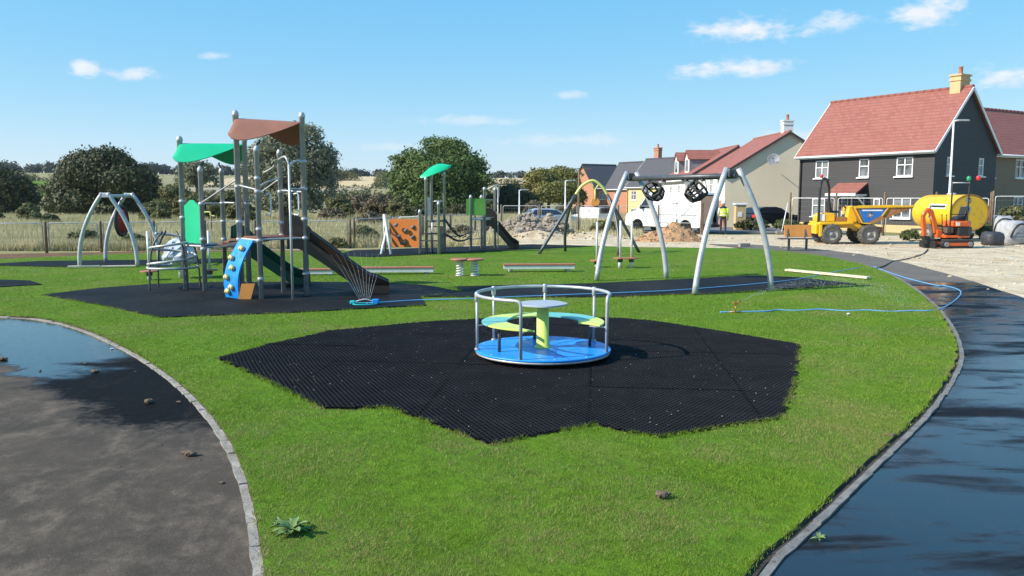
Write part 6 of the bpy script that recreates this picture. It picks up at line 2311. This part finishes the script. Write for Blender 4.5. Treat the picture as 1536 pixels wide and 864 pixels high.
# ================================================================== FENCES
pm('galv_wire', (.34, .34, .33), (.28, .28, .27), rough=.5, metal=.3)


def fence(label, pts, h, posts=True, tube='steel', wires=True, post_h=None, hb=.1, group='site fences'):
    """wooden posts, tube-framed panels and welded wire between the given ground points"""
    P = [Vector((p[0], p[1], gz(p[0], p[1]) + .02)) for p in pts]
    t = thing('wire_fence', label, 'fence', tuple(P[0]), 0, group)
    for i, p in enumerate(P):
        ph = post_h or h + .05
        mb = MB()
        mb.lathe([(.055, -.1), (.053, ph - .02), (.04, ph + .02)], p, n=8)
        mb.build('post', 'wood_post', t, world=True)
    for i in range(len(P) - 1):
        a, b = P[i], P[i + 1]
        d = (b - a)
        u = Vector((d.x, d.y, 0)).normalized()
        a2, b2 = a + u * .1, b - u * .1
        up = lambda q, z: Vector((q.x, q.y, q.z + z))
        c = .09
        mb = MB()
        mb.tube([up(a2, hb), up(a2, h - c), up(a2 + u * c * .3, h - c * .3), up(a2 + u * c, h), up(b2 - u * c, h), up(b2 - u * c * .3, h - c * .3), up(b2, h - c), up(b2, hb)], .021, 6)
        fr = mb.build('panel_frame', tube, t, world=True)
        if wires:
            mb = MB()
            L = (b2 - a2).length
            nv = int(L / .16)
            for k in range(1, nv):
                q = a2.lerp(b2, k / nv)
                mb.tube([up(q, hb), up(q, h)], .0022, 3, cap=False)
            for k in range(7):
                z = hb + (h - hb) * (k + .3) / 7.0
                mb.tube([up(a2, z), up(b2, z)], .0032, 3, cap=False)
            o = mb.build('wire_mesh', 'galv_wire', fr, world=True)
            o['kind'] = 'stuff'


def line(p0, p1, n):
    a, b = Vector(p0), Vector(p1)
    return [a.lerp(b, i / n) for i in range(n + 1)]


def gxy(px, Y):
    return (At(px, 295, Y).x, Y)


fence('long wire panel fence on wooden posts in front of the dry meadow', line(gxy(-110, 29.3), gxy(524, 33.5), 8), 1.1)
fence('wire fence on wooden posts between the orange wall and the rubble heap', line(gxy(530, 33.8), gxy(745, 47), 5), 1.15)
fence('wire fence on tall posts in front of the estate road and white van', line(gxy(752, 48), gxy(1050, 46), 5), 1.55)
fence('wire panel fence on wooden posts behind the dumper and bench', line(gxy(1186, 46), gxy(1487, 40.8), 4), 2.0, tube='white_steel', post_h=2.3)
fence('wire panel fence on a thick post in front of the brown brick house', line(gxy(1490, 40.7), gxy(1640, 40), 2), 2.1, tube='white_steel', post_h=2.35)
# leaning stay beside the fence end
sb = At(1172, 349, 45.4)
LS = thing('fence_stay', 'leaning white steel stay at the end of the dumper fence', 'stay', (sb.x, sb.y, 0))
part(LS, 'pole', 'white_steel', lambda m: m.tube([(sb.x, sb.y, 0), tuple(At(1182, 304, 45.9))], .03, 8))
part(LS, 'foot_block', 'concrete', lambda m: m.box((sb.x, sb.y, .06), (.6, .25, .12)), bevel=.02)

# ================================================================== LAMP POSTS AND POLES
def lamp_post(label, px, Y, toppy, arm=1, r=.06, group='street lamps'):
    x = At(px, 295, Y).x
    z0 = gz(x, Y)
    zt = At(px, toppy, Y).z
    t = thing('street_lamp', label, 'street lamp', (x, Y, z0), 0, group)
    H_ = zt - z0
    mb = MB(); mb.lathe([(r * 1.7, 0), (r * 1.7, H_ * .18), (r, H_ * .2), (r * .7, H_)], n=12); mb.build('pole', 'white_steel', t)
    mb = MB(); mb.tube([(0, 0, H_ - .03), (arm * .25, 0, H_ + .02)], r * .6, 8); mb.build('arm', 'white_steel', t)
    mb = MB(); mb.prism([(arm * .18, -.11), (arm * .75, -.08), (arm * .82, 0), (arm * .75, .08), (arm * .18, .11)], H_ - .02, H_ + .06); o = mb.build('lamp_head', 'steel', t, bevel=.015)
    mb = MB(); mb.box((arm * .5, 0, H_ - .03), (.34, .12, .02)); mb.build('lens', 'window_glass', o)


lamp_post('tall white street lamp in front of the black house gable', 1424, 42.5, 181, r=.062)
lamp_post('slim street lamp rising beside the dark bushy tree', 779, 66, 285, r=.06)
lamp_post('slim street lamp in front of the yellowing tree', 848, 62, 271, r=.06)
ux = At(868, 295, 84)
UP = thing('utility_pole', 'tall thin pole with short crossbar beside the orange brick house', 'pole', (ux.x, ux.y, gz(ux.x, ux.y)))
zt = At(869, 252, 84).z
part(UP, 'pole', 'wood_post', lambda m: m.tube([(ux.x, ux.y, gz(ux.x, ux.y)), (ux.x, ux.y, zt)], [.14, .09], 8))
part(UP, 'crossbar', 'wood_post', lambda m: m.box((ux.x + .3, ux.y, zt - .08), (1.9, .08, .08)))
for (px, Y, tp_) in ((855, 58, 308), (1054, 44.6, 304)):
    q = At(px, 295, Y)
    o_lab = {855: 'short pale timber post beside the slim street lamp', 1054: 'timber post standing in the gravel heap before the van'}[px]
    PT = thing('timber_post', o_lab, 'post', (q.x, Y, gz(q.x, Y)))
    part(PT, 'shaft', 'wood_pale' if px == 855 else 'wood_post', lambda m: m.box((q.x, Y, (gz(q.x, Y) + At(px, tp_, Y).z) / 2), (.16, .16, At(px, tp_, Y).z - gz(q.x, Y))), bevel=.01)

# ================================================================== HEAPS
pm('gravel_orange', (.50, .29, .15), (.40, .23, .12), rough=.95, scale=3, bump=1.0, bscale=26, bdist=.05, dirt=((.60, .42, .25), .8))
pm('rubble_grey', (.34, .285, .22), (.23, .185, .14), rough=.95, scale=1.5, bump=1.0, bscale=9, bdist=.08)


def heap(name, label, c, rx, ry, h, mat, seed, peaks, rocks, rs, cat='heap'):
    rd = np.random.default_rng(seed)
    nx_, ny_ = 60, 36
    mb = MB()
    U, Vv = np.meshgrid(np.linspace(-1, 1, nx_), np.linspace(-1, 1, ny_))
    Z = np.zeros_like(U)
    for (px, py, pr, ph) in peaks:
        Z = np.maximum(Z, ph * np.clip(1 - np.sqrt(((U - px) / pr) ** 2 + ((Vv - py) / pr) ** 2), 0, 1) ** .92)
    Z += (Z > .02) * (.06 * np.sin(U * 17 + 1) * np.sin(Vv * 13) + .04 * rd.normal(size=U.shape)) * np.clip(Z * 3, 0, 1)
    z0 = gz(c[0], c[1])
    base = max(z0, -.02) if c[1] < 44 else z0
    X, Y = c[0] + U * rx, c[1] + Vv * ry
    mb.v = [tuple(p) for p in np.stack([X.ravel(), Y.ravel(), base - .03 + Z.ravel() * h], 1)]
    for j in range(ny_ - 1):
        for i in range(nx_ - 1):
            if max(Z[j, i], Z[j + 1, i], Z[j, i + 1], Z[j + 1, i + 1]) > 0.01:
                mb.f.append((j * nx_ + i, j * nx_ + i + 1, (j + 1) * nx_ + i + 1, (j + 1) * nx_ + i)); mb.mi.append(0); mb.sm.append(True)
    t = thing(name, label, cat, (c[0], c[1], base))
    mb.build('mound', mat, t, world=True)
    if rocks:
        m2 = MB()
        for k in range(rocks):
            j, i = rd.integers(0, ny_), rd.integers(0, nx_)
            if Z[j, i] < .04 and rd.random() > .12:
                continue
            s = rs * rd.uniform(.4, 1.4)
            n0 = len(m2.v)
            q = MB()
            q.ball((0, 0, 0), (s * rd.uniform(.7, 1.3), s * rd.uniform(.7, 1.2), s * rd.uniform(.5, .9)), 6)
            vv = [Vector(p) * rd.uniform(.8, 1.2) + Vector((X[j, i], Y[j, i], base + Z[j, i] * h)) for p in q.v]
            m2.add(vv, q.f, 0, False)
        o = m2.build('stones', mat, t, world=True)
        o['kind'] = 'stuff'
    return t


gc_ = G(1003, 361, 0)
heap('gravel_heap', 'orange-brown gravel heap in front of the white van', (gc_.x, gc_.y), 1.75, 1.2, .92, 'gravel_orange', 3, [(.15, 0, .85, 1.0), (-.45, -.1, .55, .52), (.5, .1, .45, .6)], 520, .035)
rc_ = At(790, 345, 43)
heap('rubble_heap', 'grey-brown rubble and earth heap beyond the far slide', (rc_.x, 43), 2.9, 2.2, 1.25, 'rubble_grey', 4, [(.0, .1, .7, .95), (.42, .0, .5, .9), (-.5, .1, .5, .62), (.1, -.3, .6, .55)], 900, .15)
rc_ = At(850, 345, 41)
heap('earth_heap', 'low pale earth bank between rubble heap and lawn', (rc_.x, 40.5), 3.6, 1.5, .45, 'dirt', 5, [(-.4, 0, .6, 1.0), (.3, 0, .65, .8)], 200, .06)

# clods and stones lying on the dirt
rdn2 = np.random.default_rng(17)
m2 = MB()
for k in range(900):
    y = 17 + 27 * rdn2.random() ** .8
    x = y * rdn2.uniform(.16, .72)
    if not inpoly(np.array([x]), np.array([y]), [tuple(p) for p in dirt_poly])[0]:
        continue
    s = rdn2.uniform(.012, .05) * (1.8 if rdn2.random() > .95 else 1)
    q = MB(); q.ball((0, 0, 0), (s * rdn2.uniform(.8, 1.5), s, s * .6), 6)
    m2.add([Vector(p) * rdn2.uniform(.85, 1.15) + Vector((x, y, -.018 + s * .3)) for p in q.v], q.f)
o = m2.build('dirt_stones', 'dirt')
tag(o, 'scattered clods and stones on the sandy building ground', 'stones', kind='stuff')

# ================================================================== BAGS beside the excavator
pm('bag_white', (.40, .40, .41), (.30, .30, .33), rough=.7, scale=3, dirt=((.25, .23, .2), .7), bump=.6, bscale=8, bdist=.05)
pm('bag_black', (.03, .03, .035), (.05, .05, .06), rough=.5, scale=3, bump=.5, bscale=8, bdist=.05)


def bag(label, px, py, w, h, mat, seed, rz=0):
    g_ = G(px, py, -.018)
    t = thing('bulk_bag', label, 'bag', (g_.x, g_.y, -.018), rz)
    rd = random.Random(seed)
    mb = MB()
    prof = [(.40, 0), (.50, .06), (.53, .3), (.52, .6), (.47, .86), (.34, .97), (.12, .94), (.001, .93)]
    mb.lathe([(r * w * 1.08, z * h) for r, z in prof], n=16)
    vs = []
    for (x, y, z) in mb.v:
        k = 1 + .10 * math.cos(4 * math.atan2(y, x)) * -1
        vs.append((x * k + rd.uniform(-.02, .02), y * k + rd.uniform(-.02, .02), z + (rd.uniform(-.03, .03) if z > .02 else 0)))
    mb.v = vs
    b = mb.build('sack', mat, t)
    if mat == 'bag_white':
        m3 = MB()
        m3.tube(catmull([(-w * .45, -w * .50, h * .30), (-w * .40, -w * .60, h * .62), (-w * .15, -w * .62, h * .84), (w * .25, -w * .60, h * .80), (w * .40, -w * .56, h * .62)], 5), .045, 6)
        m3.build('draped_strap', 'hydraulic', t)
        for k in range(4):
            m3 = MB()
            m3.box((.02, -w * .615, h * (.66 - .13 * k)), (w * .56, .012, h * .035))
            m3.build('printed_line', 'table_grey', b)


bag('white printed bulk bag beside the excavator and thick fence post', 1516, 366, 1.0, 1.05, 'bag_white', 5, R(10))
bag('pale grey bulk bag standing behind the printed bag', 1500, 357, 1.0, 1.15, 'bag_white', 6, R(-12))
bag('low black sack between the excavator and the bulk bags', 1488, 368, .75, .6, 'bag_black', 7)

# ================================================================== HOSES, SPRINKLERS, PLANK, CLODS
def hose(label, pts, mat, r=.011, z=LAWN_Z + .02, seed=1):
    P_ = []
    rd = random.Random(seed)
    for (px, py, zz) in pts:
        P_.append(G(px, py, zz) + Vector((0, 0, r + .002)))
    path = catmull(P_, 8)
    mb = MB(); mb.tube(path, r, 7)
    return tag(mb.build('garden_hose', mat), label, 'hose')


hose('thin blue hose running from the fan sprinkler across both rubber mats', [(550, 456, MZ), (580, 454, MZ), (630, 451, LZ + .02), (700, 449, LZ + .025), (760, 446.5, MZ), (850, 443, MZ), (930, 440, MZ), (1000, 437, MZ), (1070, 432, MZ), (1140, 426, MZ), (1185, 421, MZ), (1215, 416, LZ), (1250, 409, LZ - .005), (1290, 402, LZ - .005)], 'hose_blue')
hose('blue hose from the brass sprinkler looping over the wet tarmac', [(1080, 469.5, LZ - .002), (1100, 469, LZ - .002), (1150, 468, LZ - .002), (1165, 466, LZ - .002), (1195, 467, LZ - .012), (1230, 465.2, LZ - .004), (1268, 467.5, LZ - .014), (1300, 466.4, LZ - .004), (1335, 468.5, LZ - .014), (1366, 467.2, LZ - .004), (1405, 466, .02), (1432, 452, .006), (1441, 438, .006), (1420, 430, .006), (1400, 428, .006), (1360, 418, .006), (1330, 408, .006), (1310, 400, .006)], 'hose_blue', r=.0125)
hose('black hose lying from the wet tarmac to the excavator', [(1308, 405, .006), (1325, 400, .006), (1340, 393, -.01), (1365, 388, -.014), (1385, 381, -.014), (1392, 374, -.014)], 'hose_black', r=.018)
# oscillating fan sprinkler with its jets
wj = bpy.data.materials.new('water_jet')
wj.use_nodes = True
_b = wj.node_tree.nodes['Principled BSDF']
_t = NT(wj.node_tree)
_t.set(_b.inputs['Base Color'], _t.mix(_t.noise(_t.obj(), 30.0), (.9, .94, .97), (.75, .8, .85)))
_b.inputs['Roughness'].default_value = .15
_b.inputs['Transmission Weight'].default_value = .45
_b.inputs['IOR'].default_value = 1.33
MATS['water_jet'] = wj
s0 = G(547, 457, MZ)
FS = thing('fan_sprinkler', 'blue and turquoise oscillating fan sprinkler throwing thin water jets', 'sprinkler', (s0.x, s0.y, MZ), R(4))
mb = MB()
mb.tube(catmull([(-.2, -.09, .02), (-.1, -.12, .015), (.1, -.12, .015), (.22, -.06, .02), (.22, .06, .02), (.1, .12, .015), (-.1, .12, .015), (-.2, .09, .02), (-.2, -.09, .02)], 4), .014, 6); mb.build('base', 'aqua_plastic', FS)
mb = MB(); mb.tube(catmull([(-.2, 0, .045), (0, 0, .10), (.18, 0, .05)], 6), .013, 8); mb.build('spray_bar', 'steel', FS)
bx(FS, 'motor', 'blue_plastic', (.2, 0, .06), (.13, .09, .09), .02)
bx(FS, 'end_block', 'aqua_plastic', (-.22, 0, .045), (.10, .10, .07), .02)
bx(FS, 'hose_connector', 'aqua_plastic', (.29, 0, .04), (.08, .04, .04), .01)
for k in range(10):
    u = (k - 4.5) / 4.5
    x0 = u * .10
    v = Vector((u * 1.7 - .55, .25, 4.1))
    pts = []
    for i in range(12):
        tt = .62 * i / 11 * (1 - .12 * abs(u))
        pts.append((x0 + v.x * tt * .42, v.y * tt, .10 + v.z * tt * .42 - .5 * 2.0 * tt * tt * .42))
    mb = MB(); mb.tube(pts, [.0022 * (1 - .75 * i / 11) for i in range(12)], 4); mb.build('water_jet', 'water_jet', FS)
# impact sprinkler on the grass with spray droplets
s1 = G(1103, 469, LZ)
IS = thing('impact_sprinkler', 'small brass impact sprinkler throwing fine spray over the grass', 'sprinkler', (s1.x, s1.y, LZ))
mb = MB(); mb.tube([(0, 0, 0), (0, 0, .13)], .012, 8); mb.tube([(-.1, 0, .012), (.1, 0, .012)], .012, 6); mb.build('stand', 'brass', IS)
mb = MB(); mb.box((0, 0, .16), (.05, .03, .06)); mb.tube([(.0, 0, .16), (.10, 0, .22)], .012, 6); mb.tube([(0, 0, .19), (-.06, 0, .17)], .008, 6); mb.build('nozzle', 'brass', IS)
rr3 = np.random.default_rng(8)
m2 = MB()
for k in range(2400):
    tt = rr3.random() ** .8
    x = .1 + 3.2 * tt
    z = .22 + 1.35 * tt - 1.45 * tt * tt + rr3.normal() * .10 * (tt + .1)
    y = rr3.normal() * .16 * (tt + .1) + .5 * tt
    if z < .02:
        continue
    s = .0016 + .0022 * rr3.random()
    m2.add([(x, y, z + s * 2), (x + s, y, z), (x - s * .5, y + s, z), (x - s * .5, y - s, z)], [(0, 1, 2), (0, 2, 3), (0, 3, 1), (1, 3, 2)])
o = m2.build('spray_drops', 'water_jet', IS)
o['kind'] = 'stuff'

# planks on the grass
def plank(label, a, b, w, th, mat='wood_pale', z=LZ + .02):
    p, q = G(*a, z), G(*b, z)
    c = (p + q) / 2
    d = q - p
    t = MB(); t.box((0, 0, th / 2), (d.length, w, th))
    o = t.build('plank', mat, bevel=.004)
    o.location = (c.x, c.y, z)
    o.rotation_euler = (0, 0, math.atan2(d.y, d.x))
    tag(o, label, 'plank')


plank('long pale timber plank lying on the grass beyond the swing mat', (1180, 406), (1303, 418), .16, .05)
plank('weathered timber board lying under the basket swing', (102, 401.5), (150, 400.5), .14, .05)
plank('weathered timber board lying between the basket swing legs', (152, 400.8), (205, 399.8), .12, .04)
cb = G(1116, 371, -.01)
mb = MB(); mb.box((0, 0, .09), (.44, .22, .18)); mb.v = [(x, y, z) for x, y, z in mb.v]
o = mb.build('concrete_block', 'concrete', bevel=.015); o.location = (cb.x, cb.y, -.018); o.rotation_euler = (0, 0, .2)
tag(o, 'pale concrete block lying on the dirt in front of the van', 'block')


def clod(label, px, py, s, seed, mat='mud', z=.004, group='mud clods on the west path', flat=.55):
    rd = random.Random(seed)
    mb = MB()
    for k in range(3):
        q = MB(); q.ball((rd.uniform(-.5, .5) * s, rd.uniform(-.3, .3) * s, s * flat * .55), (s * rd.uniform(.6, 1.0), s * rd.uniform(.5, .8), s * flat * rd.uniform(.6, 1.0)), 10)
        if k and s < .02:
            continue
        mb.add([Vector(v) + Vector((rd.uniform(-.1, .1) * s, rd.uniform(-.1, .1) * s, rd.uniform(-.08, .08) * s)) for v in q.v], q.f, 0, False)
    zm = min(v[2] for v in mb.v)
    mb.v = [(x, y, max(0, z_ - zm - s * .12)) for x, y, z_ in mb.v]
    g_ = G(px, py, z)
    o = mb.build('mud_clod', mat)
    o.location = (g_.x, g_.y, z)
    tag(o, label, 'clod', group)


clod('large brown mud clod on the dry tarmac below the wet edge', 285, 684, .050, 1)
clod('brown mud clod on wet tarmac beside the dry edge', 222, 605, .045, 2)
clod('brown mud clod in the middle of the wet tarmac', 143, 559, .048, 3)
clod('dark mud clod in the bright puddle', 6, 540, .05, 4)
for k, (px, py, s) in enumerate(((128, 546, .02), (268, 604, .022), (332, 725, .022), (240, 668, .014), (300, 690, .012), (60, 557, .018), (24, 556, .012), (203, 558, .016), (330, 690, .010), (352, 700, .010), (180, 700, .010), (120, 640, .010))):
    clod('tiny dark mud crumb on the tarmac', px, py, s, 20 + k, group='mud crumbs')
clod('small white pebble on the wet tarmac near the kerb', 168, 524, .022, 41, 'decal_white')
clod('curled brown leaf and mud lump on the near grass', 993, 745, .045, 42, z=LZ + .012, group='lumps on the grass')
clod('small white stone on the grass near the brass sprinkler', 1273, 472, .03, 43, 'decal_white', z=LZ + .012, group='lumps on the grass')
clod('clod at the kerb of the wet tarmac', 1335, 655, .04, 44, z=.02, group='clods at the east kerb')

# weeds: a leafy plant on the near grass, a tuft at the wet tarmac
def weed(label, px, py, r, n, seed, z=LZ, name='weed_plant'):
    g_ = G(px, py, z)
    t = thing(name, label, 'plant', (g_.x, g_.y, z))
    rd = random.Random(seed)
    for k in range(n):
        a = 2 * math.pi * k / n + rd.uniform(-.3, .3)
        L = r * rd.uniform(.6, 1.1)
        w = L * .20
        el_ = rd.uniform(.35, 1.3)
        d = Vector((math.cos(a), math.sin(a), 0))
        sd_ = Vector((-d.y, d.x, 0))
        grid = []
        for i in range(6):
            u = i / 5
            c = d * (L * u) + Vector((0, 0, L * el_ * u - L * .7 * u * u + .01))
            ww = w * math.sin(math.pi * min(1, u * .92 + .08)) ** .7 * (1 + .25 * math.sin(u * 14 + k))
            grid.append([c - sd_ * ww + Vector((0, 0, .01)), c, c + sd_ * ww + Vector((0, 0, .01))])
        mb = MB(); sheet3(mb, grid, .002); mb.build('leaf', 'weed_leaf', t)


weed('leafy green weed growing in the turf beside the kerb', 438, 800, .115, 19, 3)
weed('small broad-leaved weed growing in the turf near the mat', 418, 792, .07, 7, 4)
weed('little dry grass tuft on the wet tarmac', 1228, 812, .045, 7, 5, z=.004)

# ragged dry shrubs and weeds around the machines and houses
def shrub(label, px, py, hw, hh, Y, mat, seed, n=2600, size=.10, group=None):
    base = (At(px, 295, Y).x, Y)
    top = py - hh
    gy_ = 295 + (H - gz(*base)) * F / Y
    py, hh = (top + gy_) / 2, (gy_ - top) / 2
    sp = [(px, py, hw * .8, hh * .9, 0), (px - hw * .5, py + hh * .3, hw * .55, hh * .7, .4), (px + hw * .5, py + hh * .35, hw * .55, hh * .6, -.4)]
    lob = px_lobes(base, Y, sp)
    tree('shrub', label, base, max(l[2] for l in lob), lob, n, size, mat, seed, trunk=.04, cat='bush', group=group, clus=24, limbs=5)


leafmat('leaf_shrub', (.06, .09, .025), (.09, .12, .035), (.13, .14, .06), scale=.6, transl=.25)
shrub('dark leafy shrub in front of the dark parked car', 1128, 341, 26, 12, 50, 'leaf_dark', 201)
shrub('green shrub growing between the fence stay and the black house', 1180, 339, 20, 11, 48, 'leaf_shrub', 202)
shrub('straggly green weeds behind the bench back', 1212, 344, 16, 11, 46.5, 'leaf_hedge', 203)
shrub('green weeds growing under the bowser drawbar', 1365, 356, 14, 11, 38.6, 'leaf_shrub', 204, 1400)
shrub('tall weeds growing behind the excavator hood', 1474, 340, 12, 13, 40.0, 'leaf_shrub', 205, 1400)
shrub('weeds growing along the brown brick house wall', 1518, 320, 26, 14, 43.5, 'leaf_hedge', 206, 2200)
shrub('low green weeds on the bank behind the double stepping pod', 905, 340, 20, 9, 46.8, 'leaf_hedge', 207, 2000)
shrub('low hedge at the foot of the yellow house', 985, 329, 20, 5, 84, 'leaf_shrub', 208, 1500)
shrub('scrubby thistle clump behind the orange climbing wall', 545, 350, 24, 12, 36, 'leaf_hedge', 209, 3500, .07)
shrub('green nettle clump at the fence beside the brown slide', 506, 366, 14, 10, 33.6, 'leaf_hedge', 210, 2500, .06)
shrub('grey-green thistle clump behind the spiral climber', 128, 352, 26, 7, 35, 'leaf_hedge', 211, 3000, .07)
shrub('low bramble clump behind the basket swing', 200, 358, 22, 7, 34, 'leaf_hedge', 212, 3000, .07)
shrub('dry dock and thistle clump seen past the slide exit', 600, 352, 20, 14, 38, 'leaf_brown', 213, 2600, .07)
shrub('tangled bramble by the rope bridge', 690, 350, 22, 12, 41, 'leaf_brown', 214, 2600, .08)
shrub('tall dry weeds in the open part of the dry meadow', 440, 352, 26, 12, 37, 'leaf_hedge', 215, 2800, .07)

# brick pier beside the van, with a pale cap
pr_ = G(1109, 345, -.03)
BP = thing('brick_pier', 'buff brick pier with white cap standing between the van and the cream gable', 'pier', (pr_.x, pr_.y, gz(pr_.x, pr_.y)))
mb = MB(); mb.box((0, 0, .78), (.62, .5, 1.6)); mb.build('brickwork', 'brick_buff', BP)
mb = MB(); mb.box((0, 0, 1.64), (.78, .62, .12)); mb.build('cap', 'trim_white', BP, bevel=.02)
mb = MB(); mb.box((-.05, -.262, 1.0), (.26, .02, .3)); mb.build('notice', 'decal_white', BP)

# ================================================================== WORKER
pm('hivis', (.62, .80, .05), (.55, .72, .04), rough=.7, scale=8)
pm('hivis_white', (.80, .78, .74), rough=.6)
pm('trouser', (.025, .025, .032), rough=.85)
pm('skin', (.45, .27, .19), rough=.6)
pm('helmet', (.85, .85, .84), rough=.35)
pm('shirt', (.60, .55, .50), rough=.8)
wk = G(1084, 352.5, -.03)
WK = thing('person', 'worker in white helmet and yellow hi-vis vest standing at the van doors', 'person', (wk.x, wk.y, gz(wk.x, wk.y) + .055), R(-8))


def skinned(name, verts, edges, radii, mats, parent, root=0, sub=2):
    me = bpy.data.meshes.new(name)
    me.from_pydata(verts, edges, [])
    o = bpy.data.objects.new(name, me)
    COL.objects.link(o)
    o.parent = parent
    md = o.modifiers.new('skin', 'SKIN')
    md.use_smooth_shade = True
    for i, r in enumerate(radii):
        rx, ry = r if isinstance(r, tuple) else (r, r)
        me.skin_vertices[0].data[i].radius = (rx, ry)
        me.skin_vertices[0].data[i].use_root = (i == root)
    s = o.modifiers.new('sub', 'SUBSURF')
    s.levels = sub
    s.render_levels = sub
    me.materials.append(MATS[mats])
    return o


# body faces away from the camera (+y): one continuous figure, clothed in dark trousers
bv = [(0, 0, .95), (0, -.01, 1.12), (0, 0, 1.32), (0, .01, 1.46), (0, .015, 1.54), (0, .03, 1.62), (0, .02, 1.72),
      (-.10, 0, .90), (-.11, .02, .50), (-.12, -.02, .09), (-.12, .12, .035),
      (.10, 0, .90), (.13, -.02, .50), (.14, .0, .09), (.15, .13, .035),
      (-.18, .0, 1.43), (-.25, -.02, 1.16), (-.23, .14, .95), (-.21, .20, .87),
      (.18, .0, 1.43), (.26, -.02, 1.17), (.27, .10, .93), (.27, .15, .85)]
be = [(0, 1), (1, 2), (2, 3), (3, 4), (4, 5), (5, 6), (0, 7), (7, 8), (8, 9), (9, 10), (0, 11), (11, 12), (12, 13), (13, 14), (3, 15), (15, 16), (16, 17), (17, 18), (3, 19), (19, 20), (20, 21), (21, 22)]
brd = [(.15, .11), (.14, .10), (.17, .11), (.13, .09), .055, (.075, .09), (.075, .09), .095, .07, .05, .04, .095, .07, .05, .04, .07, .05, .04, .03, .07, .05, .04, .03]
skinned('body', bv, be, brd, 'trouser', WK)
vv = [(0, 0, .92), (0, -.01, 1.12), (0, 0, 1.32), (0, .005, 1.47)]
skinned('hivis_vest', vv, [(0, 1), (1, 2), (2, 3)], [(.21, .15), (.20, .145), (.225, .15), (.15, .11)], 'hivis', WK)
for z in (1.02, 1.18):
    mb = MB(); mb.lathe([(.212, z), (.214, z + .045)], n=20, sx=1.0, sy=.74); mb.build('reflective_band', 'hivis_white', WK)
mb = MB(); mb.lathe([(.07, 1.56), (.085, 1.62), (.09, 1.70), (.08, 1.76)], (0, .02, 0), n=14, sy=1.15); mb.build('head_skin', 'skin', WK)
mb = MB(); mb.lathe([(.135, 1.685), (.135, 1.70), (.115, 1.71), (.112, 1.76), (.09, 1.81), (.05, 1.84), (.001, 1.85)], (0, .025, 0), n=18, sy=1.18); mb.build('helmet', 'helmet', WK)
for s, (ax, ay, az_) in ((-1, (-.215, .215, .85)), (1, (.27, .165, .83))):
    mb = MB()
    mb.ball((ax, ay, az_), (.028, .04, .045), 8)
    for k in range(4):
        mb.tube([(ax - .018 + .012 * k, ay + .015, az_ - .02), (ax - .02 + .013 * k, ay + .035, az_ - .065), (ax - .02 + .013 * k, ay + .03, az_ - .095 + .006 * abs(k - 1.5))], .008, 5)
    mb.tube([(ax - s * .02, ay + .02, az_ + .01), (ax - s * .045, ay + .045, az_ - .03)], .009, 5)
    mb.build('hand', 'skin', WK)
    mb = MB(); sh = Vector((s * .19, 0, 1.43)); mb.tube([sh, Vector((s * .255, -.02, 1.17)), Vector((ax, ay - .03, az_ + .06))], [.078, .062, .05], 10); mb.build('sleeve', 'hivis' if s > 0 else 'shirt', WK)

# ================================================================== AIR
hz = bpy.data.materials.new('air')
hz.use_nodes = True
hz.node_tree.nodes.clear()
_t = NT(hz.node_tree)
_v = _t.n('ShaderNodeVolumePrincipled', {'Color': (.86, .92, 1.0, 1.0), 'Density': .00012, 'Anisotropy': .3})
_t.L.new(_v.outputs[0], _t.n('ShaderNodeOutputMaterial').inputs['Volume'])
MATS['air'] = hz
mb = MB()
mb.box((0, 1270, 11.5), (3200, 2740, 29))
o = mb.build('haze', 'air')
o['kind'] = 'stuff'
o['label'] = 'thin pale summer haze in the air over the fields'
